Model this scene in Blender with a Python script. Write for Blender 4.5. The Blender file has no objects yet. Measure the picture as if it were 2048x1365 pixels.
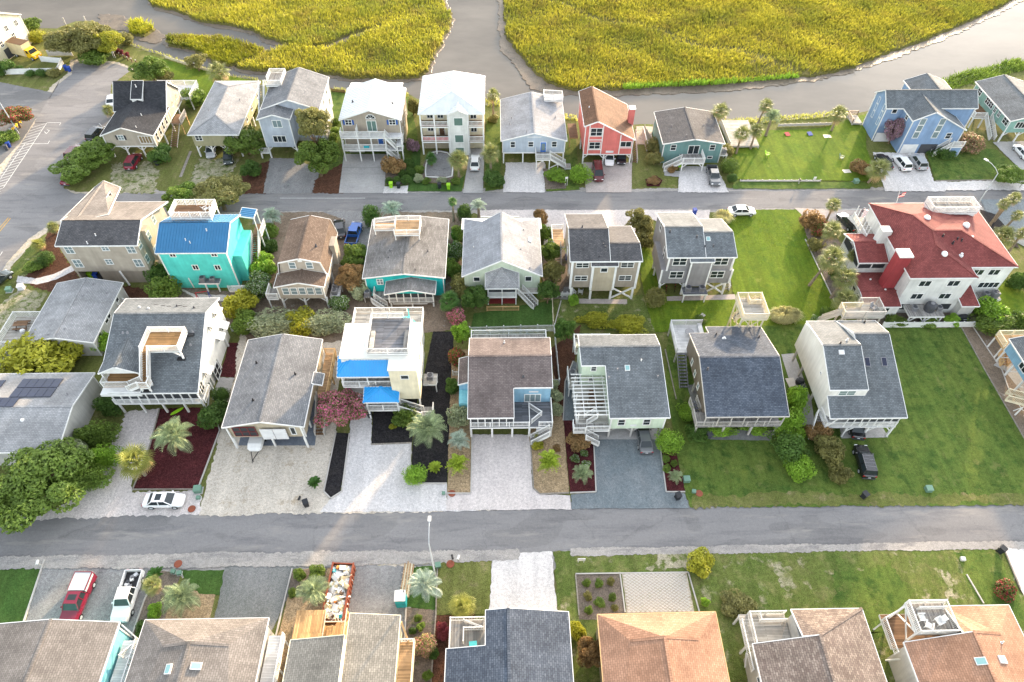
import bpy, math, random
import numpy as np
from mathutils import Vector, Matrix
random.seed(7)
C = bpy.context.scene.collection
sc = bpy.context.scene
# ------------------------------------------------------------------ camera, sky, sun, exposure
CAM_H = 76.0
F_PX, PITCH, ROLL, YAW = 1365.0, math.radians(49.65), math.radians(-0.69), math.radians(-1.58)
def cam_basis():
    cp, sp = math.cos(PITCH), math.sin(PITCH)
    fwd = Vector((0, cp, -sp)); right = Vector((1, 0, 0)); down = Vector((0, -sp, -cp))
    c, s = math.cos(ROLL), math.sin(ROLL)
    r2 = right*c + down*s; d2 = down*c - right*s
    R = Matrix.Rotation(YAW, 3, 'Z')
    return R @ r2, R @ d2, R @ fwd
CR, CD, CF = cam_basis()
cam = bpy.data.cameras.new('camera'); camo = bpy.data.objects.new('camera', cam); C.objects.link(camo)
up = -CD; back = -CF
camo.matrix_world = Matrix(((CR.x, up.x, back.x, 0), (CR.y, up.y, back.y, 0), (CR.z, up.z, back.z, CAM_H), (0, 0, 0, 1)))
cam.sensor_width = 36.0; cam.lens = F_PX/2048*36.0; cam.clip_start = 1.0; cam.clip_end = 3000.0
sc.camera = camo
SUN_AZ, SUN_EL = math.radians(30), math.radians(11.5)
w = bpy.data.worlds.new('World'); sc.world = w; w.use_nodes = True
wn = w.node_tree; bg = wn.nodes['Background']
sky = wn.nodes.new('ShaderNodeTexSky'); sky.sky_type = 'NISHITA'; sky.sun_disc = False
sky.sun_elevation = SUN_EL; sky.sun_rotation = SUN_AZ
sky.air_density = 1.0; sky.dust_density = 2.0; sky.ozone_density = 1.0
hs = wn.nodes.new('ShaderNodeHueSaturation'); hs.inputs['Saturation'].default_value = 0.36
wn.links.new(sky.outputs[0], hs.inputs['Color']); wn.links.new(hs.outputs[0], bg.inputs[0])
bg.inputs[1].default_value = 0.15
sl = bpy.data.lights.new('sun', 'SUN'); sl.energy = 2.0; sl.angle = math.radians(1.8); sl.color = (1.0, 0.71, 0.41)
so = bpy.data.objects.new('sun', sl); C.objects.link(so)
sdir = Vector((math.sin(SUN_AZ)*math.cos(SUN_EL), math.cos(SUN_AZ)*math.cos(SUN_EL), math.sin(SUN_EL)))
so.rotation_euler = sdir.to_track_quat('Z', 'Y').to_euler(); so.location = sdir*300
sc.view_settings.view_transform = 'Standard'; sc.view_settings.look = 'None'
sc.view_settings.gamma = 1.0; sc.view_settings.exposure = 2.65
sc.render.resolution_x = 1024; sc.render.resolution_y = 682
# ------------------------------------------------------------------ pixel -> place (a pixel is a direction, the height gives the distance)
def G(px, py, z=0.0):
    d = CF*F_PX + CR*(px-1024) + CD*(py-682.5)
    t = (z-CAM_H)/d.z
    return (t*d.x, t*d.y)
# ------------------------------------------------------------------ mesh builder
class MB:
    def __init__(s): s.v = []; s.f = []; s.uv = []
    def face(s, pts, uv=None):
        n = len(s.v); s.v += [tuple(p) for p in pts]; s.f.append(tuple(range(n, n+len(pts))))
        s.uv += uv if uv else [(p[0], p[1]) for p in pts]
    def box(s, x0, x1, y0, y1, z0, z1):
        a = [(x0,y0,z0),(x1,y0,z0),(x1,y1,z0),(x0,y1,z0),(x0,y0,z1),(x1,y0,z1),(x1,y1,z1),(x0,y1,z1)]
        for q in ((0,3,2,1),(4,5,6,7),(0,1,5,4),(1,2,6,5),(2,3,7,6),(3,0,4,7)): s.face([a[i] for i in q])
        return s
    def bar(s, p, q, w, h=None, up=(0,0,1)):
        p = Vector(p); q = Vector(q); h = h or w; d = (q-p)
        if d.length < 1e-6: return s
        d.normalize(); u = Vector(up)
        if abs(d.dot(u)) > .98: u = Vector((0, 1, 0))
        a = d.cross(u).normalized()*(w/2); b = a.cross(d).normalized()*(h/2)
        P = [p-a-b, p+a-b, p+a+b, p-a+b]; Q = [q-a-b, q+a-b, q+a+b, q-a+b]
        for i in range(4): j = (i+1) % 4; s.face([P[i], P[j], Q[j], Q[i]])
        s.face(P[::-1]); s.face(Q); return s
    def ext(s, prof, axis, a0, a1):
        mk = (lambda u, z, a: (u, a, z)) if axis == 'y' else (lambda u, z, a: (a, u, z))
        A = [mk(u, z, a0) for u, z in prof]; B = [mk(u, z, a1) for u, z in prof]
        n = len(prof); flip = axis == 'x'
        for i in range(n):
            j = (i+1) % n; q = [A[i], A[j], B[j], B[i]]
            s.face(q[::-1] if not flip else q)
        s.face(A if not flip else A[::-1]); s.face(B[::-1] if not flip else B); return s
    def prism(s, poly, z0, z1):
        n = len(poly)
        for i in range(n):
            a, b = poly[i], poly[(i+1) % n]
            s.face([(a[0],a[1],z0),(b[0],b[1],z0),(b[0],b[1],z1),(a[0],a[1],z1)])
        s.face([(p[0],p[1],z1) for p in poly]); s.face([(p[0],p[1],z0) for p in poly][::-1]); return s
    def tube(s, pts, rad, n=7, cap=True):
        rings = []
        for i, p in enumerate(pts):
            p = Vector(p); d = Vector(pts[min(i+1, len(pts)-1)])-Vector(pts[max(i-1, 0)]); d.normalize()
            u = Vector((1,0,0)) if abs(d.x) < .9 else Vector((0,1,0))
            a = d.cross(u).normalized(); b = d.cross(a)
            r = rad[i] if isinstance(rad, (list, tuple)) else rad
            rings.append([p+(a*math.cos(t)+b*math.sin(t))*r for t in [2*math.pi*k/n for k in range(n)]])
        for i in range(len(rings)-1):
            for k in range(n):
                j = (k+1) % n; s.face([rings[i][k], rings[i+1][k], rings[i+1][j], rings[i][j]])
        if cap: s.face(rings[0]); s.face(rings[-1][::-1])
        return s
    def lathe(s, prof, n=10, c=(0,0)):
        for i in range(len(prof)-1):
            (r0,z0),(r1,z1) = prof[i], prof[i+1]
            for k in range(n):
                a0, a1 = 2*math.pi*k/n, 2*math.pi*(k+1)/n
                P = [(c[0]+r*math.cos(a), c[1]+r*math.sin(a), z) for r, z, a in ((r0,z0,a0),(r0,z0,a1),(r1,z1,a1),(r1,z1,a0))]
                if r0 < 1e-5: P = [P[0], P[2], P[3]]
                elif r1 < 1e-5: P = P[:3]
                s.face(P)
        return s
    def slab(s, pts, th):
        P = [Vector(p) for p in pts]; n = Vector((0,0,0))
        for i in range(len(P)): n += (P[i]).cross(P[(i+1) % len(P)])
        if n.z < 0: P.reverse(); n = -n
        n.normalize(); u = Vector((-n.y, n.x, 0))
        u = u.normalized() if u.length > 1e-3 else Vector((1,0,0))
        v = n.cross(u)
        Bt = [p-Vector((0,0,th)) for p in P]
        s.face(P, [(p.dot(u), p.dot(v)) for p in P]); s.face(Bt[::-1])
        for i in range(len(P)):
            j = (i+1) % len(P); s.face([Bt[i], Bt[j], P[j], P[i]])
        return s
    def mesh(s, name, mat, o=(0,0,0), uv=True, smooth=False):
        me = bpy.data.meshes.new(name)
        me.from_pydata([(a-o[0], b-o[1], c-o[2]) for a, b, c in s.v], [], s.f)
        if uv and s.uv:
            l = me.uv_layers.new(name='UVMap'); l.data.foreach_set('uv', [c for t in s.uv for c in t])
        if mat: me.materials.append(MAT[mat] if isinstance(mat, str) else mat)
        if smooth: me.polygons.foreach_set('use_smooth', [True]*len(me.polygons))
        return me
def link(name, data, parent=None, loc=(0,0,0), rot=None, scale=None, kind=None):
    ob = bpy.data.objects.new(name, data); C.objects.link(ob)
    ob.parent = parent; ob.location = loc
    if rot is not None: ob.rotation_euler = rot if isinstance(rot, (tuple, list)) else (0, 0, rot)
    if scale is not None: ob.scale = scale if isinstance(scale, (tuple, list)) else (scale,)*3
    if kind: ob['kind'] = kind
    return ob
def tag(o, label, cat, group=None):
    o['label'] = label; o['category'] = cat
    if group: o['group'] = group
    return o
def thing(name, label, cat, loc, rz=0, group=None, scale=None):
    return tag(link(name, None, None, loc, rz, scale), label, cat, group)
# ------------------------------------------------------------------ materials
MAT = {}
def lin(h):
    h = h.lstrip('#'); c = [int(h[i:i+2], 16)/255 for i in (0, 2, 4)]
    return tuple(x/12.92 if x <= .04045 else ((x+.055)/1.055)**2.4 for x in c)
class NT:
    def __init__(s, name, rough=.7, spec=.3):
        s.m = bpy.data.materials.new(name); s.m.use_nodes = True; s.t = s.m.node_tree; MAT[name] = s.m
        s.b = s.t.nodes['Principled BSDF']; s.b.inputs['Roughness'].default_value = rough
        s.b.inputs['Specular IOR Level'].default_value = spec
        s.tc = s.t.nodes.new('ShaderNodeTexCoord')
    def n(s, typ, **k):
        x = s.t.nodes.new(typ)
        for a, b in k.items(): setattr(x, a, b)
        return x
    def l(s, a, b): s.t.links.new(a, b)
    def coord(s, kind='Object', scale=(1,1,1), rot=0):
        mp = s.n('ShaderNodeMapping'); mp.inputs['Scale'].default_value = scale; mp.inputs['Rotation'].default_value = (0, 0, rot)
        s.l(s.tc.outputs[kind], mp.inputs['Vector']); return mp.outputs[0]
    def noise(s, scale, detail=3, co=None, rough=.55, dist=0):
        x = s.n('ShaderNodeTexNoise'); x.inputs['Scale'].default_value = scale; x.inputs['Detail'].default_value = detail
        x.inputs['Roughness'].default_value = rough; x.inputs['Distortion'].default_value = dist
        s.l(co if co else s.tc.outputs['Object'], x.inputs['Vector']); return x.outputs['Fac']
    def ramp(s, fac, lo, hi, a=0., b=1.):
        r = s.n('ShaderNodeMapRange'); r.clamp = True
        for i, v in zip((1, 2, 3, 4), (lo, hi, a, b)): r.inputs[i].default_value = v
        s.l(fac, r.inputs[0]); return r.outputs[0]
    def mix(s, fac, A, B, mode='MIX'):
        x = s.n('ShaderNodeMix', data_type='RGBA', blend_type=mode)
        for i, v in ((0, fac), (6, A), (7, B)):
            if isinstance(v, (int, float)): x.inputs[i].default_value = v
            elif isinstance(v, tuple): x.inputs[i].default_value = (*v[:3], 1)
            else: s.l(v, x.inputs[i])
        return x.outputs[2]
    def grey(s, f):
        x = s.n('ShaderNodeCombineColor'); [s.l(f, x.inputs[i]) for i in range(3)]; return x.outputs[0]
    def col(s, c):
        if isinstance(c, tuple): s.b.inputs['Base Color'].default_value = (*c, 1)
        else: s.l(c, s.b.inputs['Base Color'])
    def bump(s, h, strength=.3, dist=.05):
        x = s.n('ShaderNodeBump'); x.inputs['Strength'].default_value = strength; x.inputs['Distance'].default_value = dist
        s.l(h, x.inputs['Height']); s.l(x.outputs[0], s.b.inputs['Normal'])
def plain(name, c, rough=.5, spec=.3, var=.12, sc_=1.2, metal=0):
    m = NT(name, rough, spec); k = tuple(x*(1-var) for x in c); j = tuple(min(1, x*(1+var*.5)) for x in c)
    m.col(m.mix(m.ramp(m.noise(sc_, 4), .3, .7), k, j)); m.b.inputs['Metallic'].default_value = metal
def siding(name, c, lap=.28, vert=False, strength=.7, dirt=.24):
    m = NT(name, .6, .25)
    sep = m.n('ShaderNodeSeparateXYZ'); m.l(m.tc.outputs['Object'], sep.inputs[0])
    src = sep.outputs[2]
    if vert:
        ad = m.n('ShaderNodeMath', operation='ADD'); m.l(sep.outputs[0], ad.inputs[0]); m.l(sep.outputs[1], ad.inputs[1]); src = ad.outputs[0]
    d = m.n('ShaderNodeMath', operation='DIVIDE'); m.l(src, d.inputs[0]); d.inputs[1].default_value = lap
    fr = m.n('ShaderNodeMath', operation='FRACT'); m.l(d.outputs[0], fr.inputs[0])
    shade = m.ramp(fr.outputs[0], .78, .97, 1.0, .72)
    n1 = m.ramp(m.noise(.5, 4), .3, .75, 1-dirt, 1.05)
    st = m.ramp(m.noise(1.0, 3, m.coord('Object', (2.5, 2.5, .25))), .35, .75, .88, 1.05)
    a = m.mix(1.0, c, m.grey(n1), 'MULTIPLY'); a = m.mix(1.0, a, m.grey(st), 'MULTIPLY'); a = m.mix(strength, a, m.grey(shade), 'MULTIPLY')
    m.col(a); m.bump(fr.outputs[0], .25, .02)
def shingle(name, a, b, c, row=.22, wid=.42, streak=.25):
    m = NT(name, .85, .15)
    co = m.coord('UV', (1, 1, 1))
    br = m.n('ShaderNodeTexBrick'); m.l(co, br.inputs['Vector'])
    br.inputs['Scale'].default_value = 1.0; br.inputs['Brick Width'].default_value = wid; br.inputs['Row Height'].default_value = row
    br.inputs['Mortar Size'].default_value = .022; br.inputs['Mortar Smooth'].default_value = .4; br.inputs['Bias'].default_value = 0
    br.inputs['Color1'].default_value = tuple(x*.95 for x in a)+(1,); br.inputs['Color2'].default_value = tuple(x*1.05 for x in b)+(1,)
    br.inputs['Mortar'].default_value = tuple(x*.5 for x in a)+(1,)
    v = m.ramp(m.noise(5.5, 3, co), .35, .7); col = m.mix(v, br.outputs[0], c)
    col = m.mix(.75, br.outputs[0], col)
    big = m.ramp(m.noise(.35, 4, co), .3, .72, 1-streak, 1.12)
    run = m.ramp(m.noise(1.0, 3, m.coord('UV', (1.6, .12, 1))), .3, .75, .86, 1.08)
    col = m.mix(1., col, m.grey(big), 'MULTIPLY'); col = m.mix(1., col, m.grey(run), 'MULTIPLY')
    m.col(col); m.bump(br.outputs[1], -.35, .02)
def seam_metal(name, c, rough=.35):
    m = NT(name, rough, .5); co = m.coord('UV')
    n = m.ramp(m.noise(.6, 4, co), .3, .7, .88, 1.06); m.col(m.mix(1., c, m.grey(n), 'MULTIPLY'))
def planks(name, c, pw=.15, rot=0., var=.35):
    m = NT(name, .8, .15); co = m.coord('Object', (1, 1, 1), rot)
    br = m.n('ShaderNodeTexBrick'); m.l(co, br.inputs['Vector']); br.inputs['Scale'].default_value = 1
    br.inputs['Brick Width'].default_value = 3.6; br.inputs['Row Height'].default_value = pw; br.inputs['Mortar Size'].default_value = .012
    br.inputs['Color1'].default_value = tuple(x*(1-var) for x in c)+(1,); br.inputs['Color2'].default_value = tuple(min(1, x*(1+var*.6)) for x in c)+(1,)
    br.inputs['Mortar'].default_value = tuple(x*.3 for x in c)+(1,)
    n = m.ramp(m.noise(1.2, 4), .3, .75, .8, 1.1); m.col(m.mix(1., br.outputs[0], m.grey(n), 'MULTIPLY'))
def ground(name, a, b, s=.25, c=None, cs=.8, clo=.52, chi=.62, grain=9., gamt=.35, c2=None, bump=.4, stretch=(1, 1, 1), rough=.95, speck=None, ruts=0., mow=0., cracks=0.):
    m = NT(name, rough, .1); co = m.coord('Object', stretch)
    col = m.mix(m.ramp(m.noise(s, 5, co, .6), .32, .68), a, b)
    if c2: col = m.mix(m.ramp(m.noise(s*3.1, 4, co, .6), .5, .68), col, c2)
    if c:
        f = m.ramp(m.noise(cs, 6, co, .68), clo, chi); col = m.mix(f, col, c)
    g1 = m.noise(grain, 3); g = m.ramp(g1, .3, .72, 1-gamt, 1+gamt*.6); col = m.mix(1., col, m.grey(g), 'MULTIPLY')
    g3 = m.ramp(m.noise(grain*.28, 4), .3, .7, 1-gamt*.45, 1+gamt*.35); col = m.mix(1., col, m.grey(g3), 'MULTIPLY')
    if speck:
        vo = m.n('ShaderNodeTexVoronoi'); vo.inputs['Scale'].default_value = 5.; m.l(m.tc.outputs['Object'], vo.inputs['Vector'])
        f = m.ramp(vo.outputs['Distance'], .10, .22, 1, 0); col = m.mix(f, col, speck)
    if ruts:
        f = m.ramp(m.noise(1., 4, m.coord('Object', (.75, .05, 1)), .6, .4), .36, .68, 1-ruts, 1+ruts*.6); col = m.mix(1., col, m.grey(f), 'MULTIPLY')
        st = m.ramp(m.noise(.5, 5, None, .7), .60, .74, 1, 1-ruts*1.4); col = m.mix(1., col, m.grey(st), 'MULTIPLY')
    if mow:
        f = m.ramp(m.noise(1., 3, m.coord('Object', (1.1, .07, 1), .25), .6, .3), .38, .62, 1-mow, 1+mow*.7); col = m.mix(1., col, m.grey(f), 'MULTIPLY')
        wd = m.ramp(m.noise(2.6, 3, None, .7), .60, .70); col = m.mix(wd, col, m.mix(1., col, (.72,.86,.62), 'MULTIPLY'))
    if cracks:
        vo = m.n('ShaderNodeTexVoronoi', feature='DISTANCE_TO_EDGE'); vo.inputs['Scale'].default_value = .07
        wp = m.n('ShaderNodeVectorMath', operation='MULTIPLY_ADD'); nv = m.n('ShaderNodeTexNoise'); nv.inputs['Scale'].default_value = .7; nv.inputs['Detail'].default_value = 5; m.l(m.tc.outputs['Object'], nv.inputs['Vector'])
        m.l(nv.outputs['Color'], wp.inputs[0]); wp.inputs[1].default_value = (2.6, 2.6, 0); m.l(m.tc.outputs['Object'], wp.inputs[2]); m.l(wp.outputs[0], vo.inputs['Vector'])
        f = m.ramp(vo.outputs['Distance'], .002, .006, 1-cracks, 1); col = m.mix(1., col, m.grey(f), 'MULTIPLY')
        pt = m.ramp(m.noise(.16, 2, m.coord('Object', (.6, 1.4, 1)), .4), .56, .575, 1, .88); col = m.mix(1., col, m.grey(pt), 'MULTIPLY')
        dr = m.ramp(m.noise(1., 5, m.coord('Object', (.10, .5, 1)), .7), .56, .72); col = m.mix(dr, col, (.27,.255,.235))
    m.col(col); m.bump(g1, bump, .06)
def leafmat(name, a, b, trans=.35, rough=.55, hi=None, hil=.62, big=None):
    m = NT(name, rough, .25); t = m.t
    oi = m.n('ShaderNodeObjectInfo')
    ge = m.n('ShaderNodeNewGeometry')
    a = tuple(x*1.3 for x in a); b = tuple(x*2.4 for x in b)
    n1 = m.ramp(m.noise(.9, 3, ge.outputs['Position']), .3, .7)
    n2 = m.ramp(m.noise(9., 2, ge.outputs['Position']), .3, .72)
    ad = m.n('ShaderNodeMath', operation='MULTIPLY_ADD'); m.l(n2, ad.inputs[0]); ad.inputs[1].default_value = .55; 
    sc2 = m.n('ShaderNodeMath', operation='MULTIPLY'); m.l(n1, sc2.inputs[0]); sc2.inputs[1].default_value = .45; m.l(sc2.outputs[0], ad.inputs[2])
    col = m.mix(ad.outputs[0], a, b)
    if big:
        col = m.mix(m.ramp(m.noise(.055, 5, ge.outputs['Position'], .65), .44, .62), col, big[0]); col = m.mix(m.ramp(m.noise(.16, 5, ge.outputs['Position'], .7), .50, .66, 0, .75), col, big[1])
    if hi: col = m.mix(m.ramp(m.noise(4.5, 4, ge.outputs['Position'], .7), hil, hil+.05), col, hi)
    rv = m.ramp(oi.outputs['Random'], 0, 1, .82, 1.15); col = m.mix(1., col, m.grey(rv), 'MULTIPLY')
    m.col(col)
    tr = m.n('ShaderNodeBsdfTranslucent'); m.l(col, tr.inputs[0])
    mx = m.n('ShaderNodeMixShader'); mx.inputs[0].default_value = trans
    out = t.nodes['Material Output']; m.l(m.b.outputs[0], mx.inputs[1]); m.l(tr.outputs[0], mx.inputs[2]); m.l(mx.outputs[0], out.inputs['Surface'])
# paints
for nm, c in dict(white=(.66,.66,.64), cream=(.74,.68,.50), grey_wood=(.42,.40,.37), raw_wood=(.55,.36,.17), pale_wood=(.62,.55,.40), black=(.02,.02,.022),
        dark_grey=(.06,.062,.07), mid_grey=(.22,.22,.23), concrete_grey=(.40,.39,.37), steel=(.45,.47,.48), blue_plastic=(.02,.06,.30), navy=(.015,.035,.09),
        lime=(.28,.55,.02), teal=(.02,.30,.36), red_paint=(.42,.02,.03), rust=(.22,.06,.03), brown=(.10,.055,.03), bin_black=(.022,.024,.028),
        box_green=(.13,.23,.17), yellow=(.75,.48,.02), blue_shutter=(.02,.08,.28), black_shutter=(.03,.03,.035), blue_door=(.02,.14,.50), aqua=(.10,.55,.55), orange=(.7,.25,.05), box_cream=(.62,.52,.32), stone=(.5,.47,.42), dark_red=(.20,.03,.03), pale_gray=(.6,.6,.6)).items():
    plain(nm, c, .55, .3)
plain('tyre', (.015,.015,.016), .8, .1); plain('trunk', (.16,.11,.07), .9, .05, .4, 6); plain('palm_trunk', (.24,.19,.14), .9, .05, .4, 5)
plain('lens_red', (.35,.01,.01), .2, .5); plain('lens_white', (.8,.8,.8), .2, .5)
plain('flag_red', (.5,.03,.05), .8, .1); plain('solar', (.008,.012,.035), .12, .6)
g = NT('glass', .06, .5); g.col((.02, .027, .03)); g = NT('glass_light', .06, .5); g.col((.16, .21, .22)); g = NT('glass_green', .08, .5); g.col((.10, .16, .14))
g = NT('screen', .5, .2); g.col((.035, .038, .042)); g = NT('glass_tan', .1, .5); g.col((.20, .15, .08))
g = NT('skylight_glass', .06, .6); g.col((.20, .36, .36))
def carpaint(name, c, metal=.0):
    m = NT(name, .22, .5); m.col(c); m.b.inputs['Coat Weight'].default_value = .6; m.b.inputs['Coat Roughness'].default_value = .06; m.b.inputs['Metallic'].default_value = metal
for nm, c in dict(car_white=(.75,.75,.74), car_black=(.012,.012,.015), car_red=(.16,.008,.025), car_maroon=(.10,.012,.014), car_blue=(.015,.09,.35), car_silver=(.35,.36,.37), car_grey=(.10,.105,.11), car_yellow=(.75,.45,.01), car_dark_green=(.02,.03,.028)).items(): carpaint(nm, c)
# walls
for nm, c in dict(w_taupe=(.33,.285,.23), w_grey=(.25,.245,.25), w_beige=(.40,.355,.29), w_tan=(.44,.38,.28), w_turq=(.09,.58,.52), w_teal=(.02,.42,.42), w_mint=(.50,.57,.45), w_palemint=(.60,.70,.55),
        w_white=(.66,.66,.63), w_cream=(.72,.65,.47), w_bluegrey=(.42,.48,.55), w_paleblue=(.40,.44,.50), w_coral=(.62,.17,.15), w_slate=(.15,.27,.26), w_blue=(.22,.33,.50), w_sky=(.24,.42,.55), w_olive=(.34,.32,.20),
        w_green=(.22,.37,.32), w_lightgrey=(.50,.49,.46), w_redclad=(.30,.045,.05), w_bluetrim=(.23,.42,.56), w_cyan=(.22,.55,.62)).items(): siding(nm, c)
siding('w_weathered', (.20,.165,.13), .3, True, .8, .4)
siding('stucco', (.66,.65,.60), 9, False, 0, .1)
# roofs
shingle('r_grey', (.17,.175,.185), (.24,.245,.25), (.12,.125,.135)); shingle('r_light', (.28,.285,.29), (.36,.36,.36), (.22,.225,.235))
shingle('r_dark', (.035,.037,.042), (.06,.062,.068), (.025,.026,.03)); shingle('r_brown', (.14,.10,.075), (.20,.15,.115), (.10,.07,.055))
shingle('r_mauve', (.145,.115,.11), (.20,.165,.155), (.10,.085,.08)); shingle('r_tan', (.195,.175,.158), (.255,.232,.212), (.145,.13,.118))
shingle('r_charcoal', (.085,.085,.09), (.135,.13,.13), (.05,.05,.055)); shingle('r_red', (.20,.055,.05), (.26,.075,.068), (.15,.042,.04))
shingle('r_weather', (.20,.19,.18), (.28,.27,.26), (.13,.125,.12), .2, .8, .4); shingle('r_orange', (.33,.185,.12), (.41,.24,.16), (.26,.15,.10))
shingle('r_slate', (.13,.145,.155), (.19,.205,.215), (.09,.10,.11)); shingle('r_navy', (.07,.085,.11), (.12,.14,.17), (.04,.05,.07)); shingle('r_taupe', (.21,.20,.175), (.29,.275,.24), (.15,.14,.125))
shingle('r_rust', (.16,.085,.05), (.21,.115,.07), (.12,.065,.04), .2, .5, .35); shingle('r_blend', (.17,.13,.11), (.30,.25,.21), (.12,.095,.085))
shingle('r_bluegrey', (.27,.28,.30), (.33,.34,.36), (.21,.22,.24)); shingle('r_fade', (.24,.22,.21), (.32,.29,.28), (.18,.17,.165), .22, .5, .5)
seam_metal('m_white', (.58,.60,.60)); seam_metal('m_blue', (.028,.15,.30)); seam_metal('m_bright', (.01,.27,.62)); seam_metal('membrane', (.66,.65,.60), .7)
# decks
planks('d_grey', (.30,.285,.265), .16, math.pi/2); planks('d_gold', (.36,.21,.09)); planks('d_new', (.55,.34,.16), .15, math.pi/2); planks('d_slate', (.16,.165,.18)); planks('d_pale', (.42,.40,.36)); planks('d_white', (.6,.6,.6), .15, 0, .15); planks('d_tan', (.45,.30,.17)); planks('d_brown', (.20,.12,.07))
# grounds
ground('gravel_pink', (.60,.55,.52), (.54,.49,.47), .3, grain=13, gamt=.42, ruts=.10); ground('gravel_white', (.62,.59,.57), (.55,.53,.52), .3, grain=13, gamt=.42, ruts=.10, speck=(.62,.61,.6))
ground('gravel_shell', (.58,.52,.44), (.50,.45,.38), .22, (.40,.33,.24), .5, .55, .7, grain=13, gamt=.42, ruts=.10, speck=(.56,.53,.48)); ground('gravel_tan', (.38,.28,.17), (.30,.22,.13), .5, grain=7, gamt=.5, speck=(.46,.37,.26))
ground('gravel_blue', (.155,.185,.20), (.21,.23,.24), .3, grain=13, gamt=.42, ruts=.10); ground('gravel_grey', (.27,.265,.26), (.22,.22,.22), .25, (.16,.16,.16), .4, .58, .68, grain=13, gamt=.42, ruts=.10)
ground('gravel_greygreen', (.17,.18,.17), (.22,.22,.215), .2, (.26,.25,.24), .35, .6, .7, grain=13, gamt=.42, ruts=.10)
ground('sand', (.50,.44,.36), (.42,.37,.30), .4, grain=8, gamt=.4, c2=(.36,.33,.22)); ground('sandy_grass', (.40,.36,.28), (.16,.17,.065), .35, (.10,.13,.035), 1.1, .5, .6, grain=8, gamt=.45)
ground('mulch_maroon', (.085,.022,.024), (.055,.016,.018), .8, grain=9, gamt=.6, speck=(.13,.045,.04)); ground('mulch_black', (.022,.021,.023), (.035,.032,.032), .8, grain=9, gamt=.6, speck=(.06,.055,.05))
ground('mulch_brown', (.115,.055,.033), (.075,.038,.025), .6, grain=9, gamt=.6); ground('soil', (.155,.125,.10), (.20,.165,.135), .4, (.11,.12,.055), .7, .58, .68, grain=8, gamt=.45)
ground('dirt', (.17,.13,.095), (.22,.175,.135), .3, (.31,.285,.25), .45, .6, .68, grain=7, gamt=.4); ground('concrete', (.38,.37,.355), (.31,.305,.30), .25, (.25,.245,.24), .5, .6, .75, grain=6, gamt=.15, bump=.1)
ground('concrete_pink', (.42,.37,.34), (.36,.32,.30), .3, grain=6, gamt=.2, bump=.1); ground('slab_blue', (.13,.15,.185), (.17,.19,.22), .5, grain=6, gamt=.2, bump=.1); ground('slab_dark', (.14,.14,.14), (.2,.2,.195), .5, grain=6, gamt=.2)
ground('asphalt', (.185,.180,.180), (.225,.218,.215), .12, (.158,.154,.157), .5, .5, .66, grain=11, gamt=.16, bump=.12, stretch=(.22, 1.6, 1), cracks=.12); ground('asphalt_lot', (.15,.148,.15), (.19,.185,.18), .15, (.21,.205,.20), .4, .56, .7, grain=11, gamt=.16, bump=.12, cracks=.1)
ground('shoulder', (.37,.345,.315), (.29,.275,.26), .3, (.22,.21,.205), .7, .5, .66, grain=8, gamt=.3, stretch=(.4, 1.3, 1))
ground('lawn', (.070,.118,.024), (.120,.162,.034), .22, (.17,.18,.06), .45, .58, .72, mow=.14, grain=10, gamt=.45, c2=(.045,.09,.018)); ground('lawn_bright', (.085,.145,.012), (.135,.185,.018), .18, (.21,.25,.05), .5, .6, .75, mow=.14, grain=10, gamt=.4, c2=(.075,.135,.014))
ground('lawn_dark', (.042,.090,.020), (.065,.118,.028), .4, mow=.14, grain=10, gamt=.4); ground('lawn_patchy', (.085,.125,.028), (.13,.155,.042), .22, (.36,.32,.22), .5, .57, .70, mow=.14, grain=10, gamt=.5, c2=(.17,.175,.065)); ground('lawn_dry', (.115,.135,.035), (.16,.165,.055), .3, (.22,.19,.10), .6, .55, .7, mow=.14, grain=10, gamt=.5)
ground('mud', (.125,.10,.078), (.17,.14,.105), .25, (.10,.085,.07), .6, .5, .65, grain=4, gamt=.25, rough=.5); ground('marsh_soil', (.10,.095,.03), (.15,.135,.04), .2, (.07,.06,.03), .3, .55, .7, grain=4, gamt=.4)
ground('paint_white', (.62,.62,.6), (.52,.52,.5), 2, grain=6, gamt=.2); ground('paint_yellow', (.62,.36,.06), (.55,.32,.05), 2, grain=6, gamt=.2); ground('timber', (.30,.27,.23), (.22,.2,.17), 2, grain=6, gamt=.3)
m = NT('water', .2, .12); m.b.inputs['IOR'].default_value = 1.33
col = m.mix(m.ramp(m.noise(.045, 6, m.coord('Object', (.5, 1, 1)), .65), .38, .62), (.10,.094,.085), (.15,.14,.125)); m.col(col)
wv = m.noise(2.4, 5, m.coord('Object', (.5, 1.3, 1)), .65); m.bump(wv, .10, .06)
m.b.inputs['Specular IOR Level'].default_value = 0; gl = m.n('ShaderNodeBsdfGlossy'); gl.inputs['Roughness'].default_value = .05; m.l(m.b.inputs['Normal'].links[0].from_socket, gl.inputs['Normal'])
fr = m.n('ShaderNodeFresnel'); fr.inputs['IOR'].default_value = 1.33; mx = m.n('ShaderNodeMixShader'); m.l(m.ramp(fr.outputs[0], 0, 1, .02, .17), mx.inputs[0]); m.l(m.b.outputs[0], mx.inputs[1]); m.l(gl.outputs[0], mx.inputs[2]); m.l(mx.outputs[0], m.t.nodes['Material Output'].inputs['Surface'])
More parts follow.
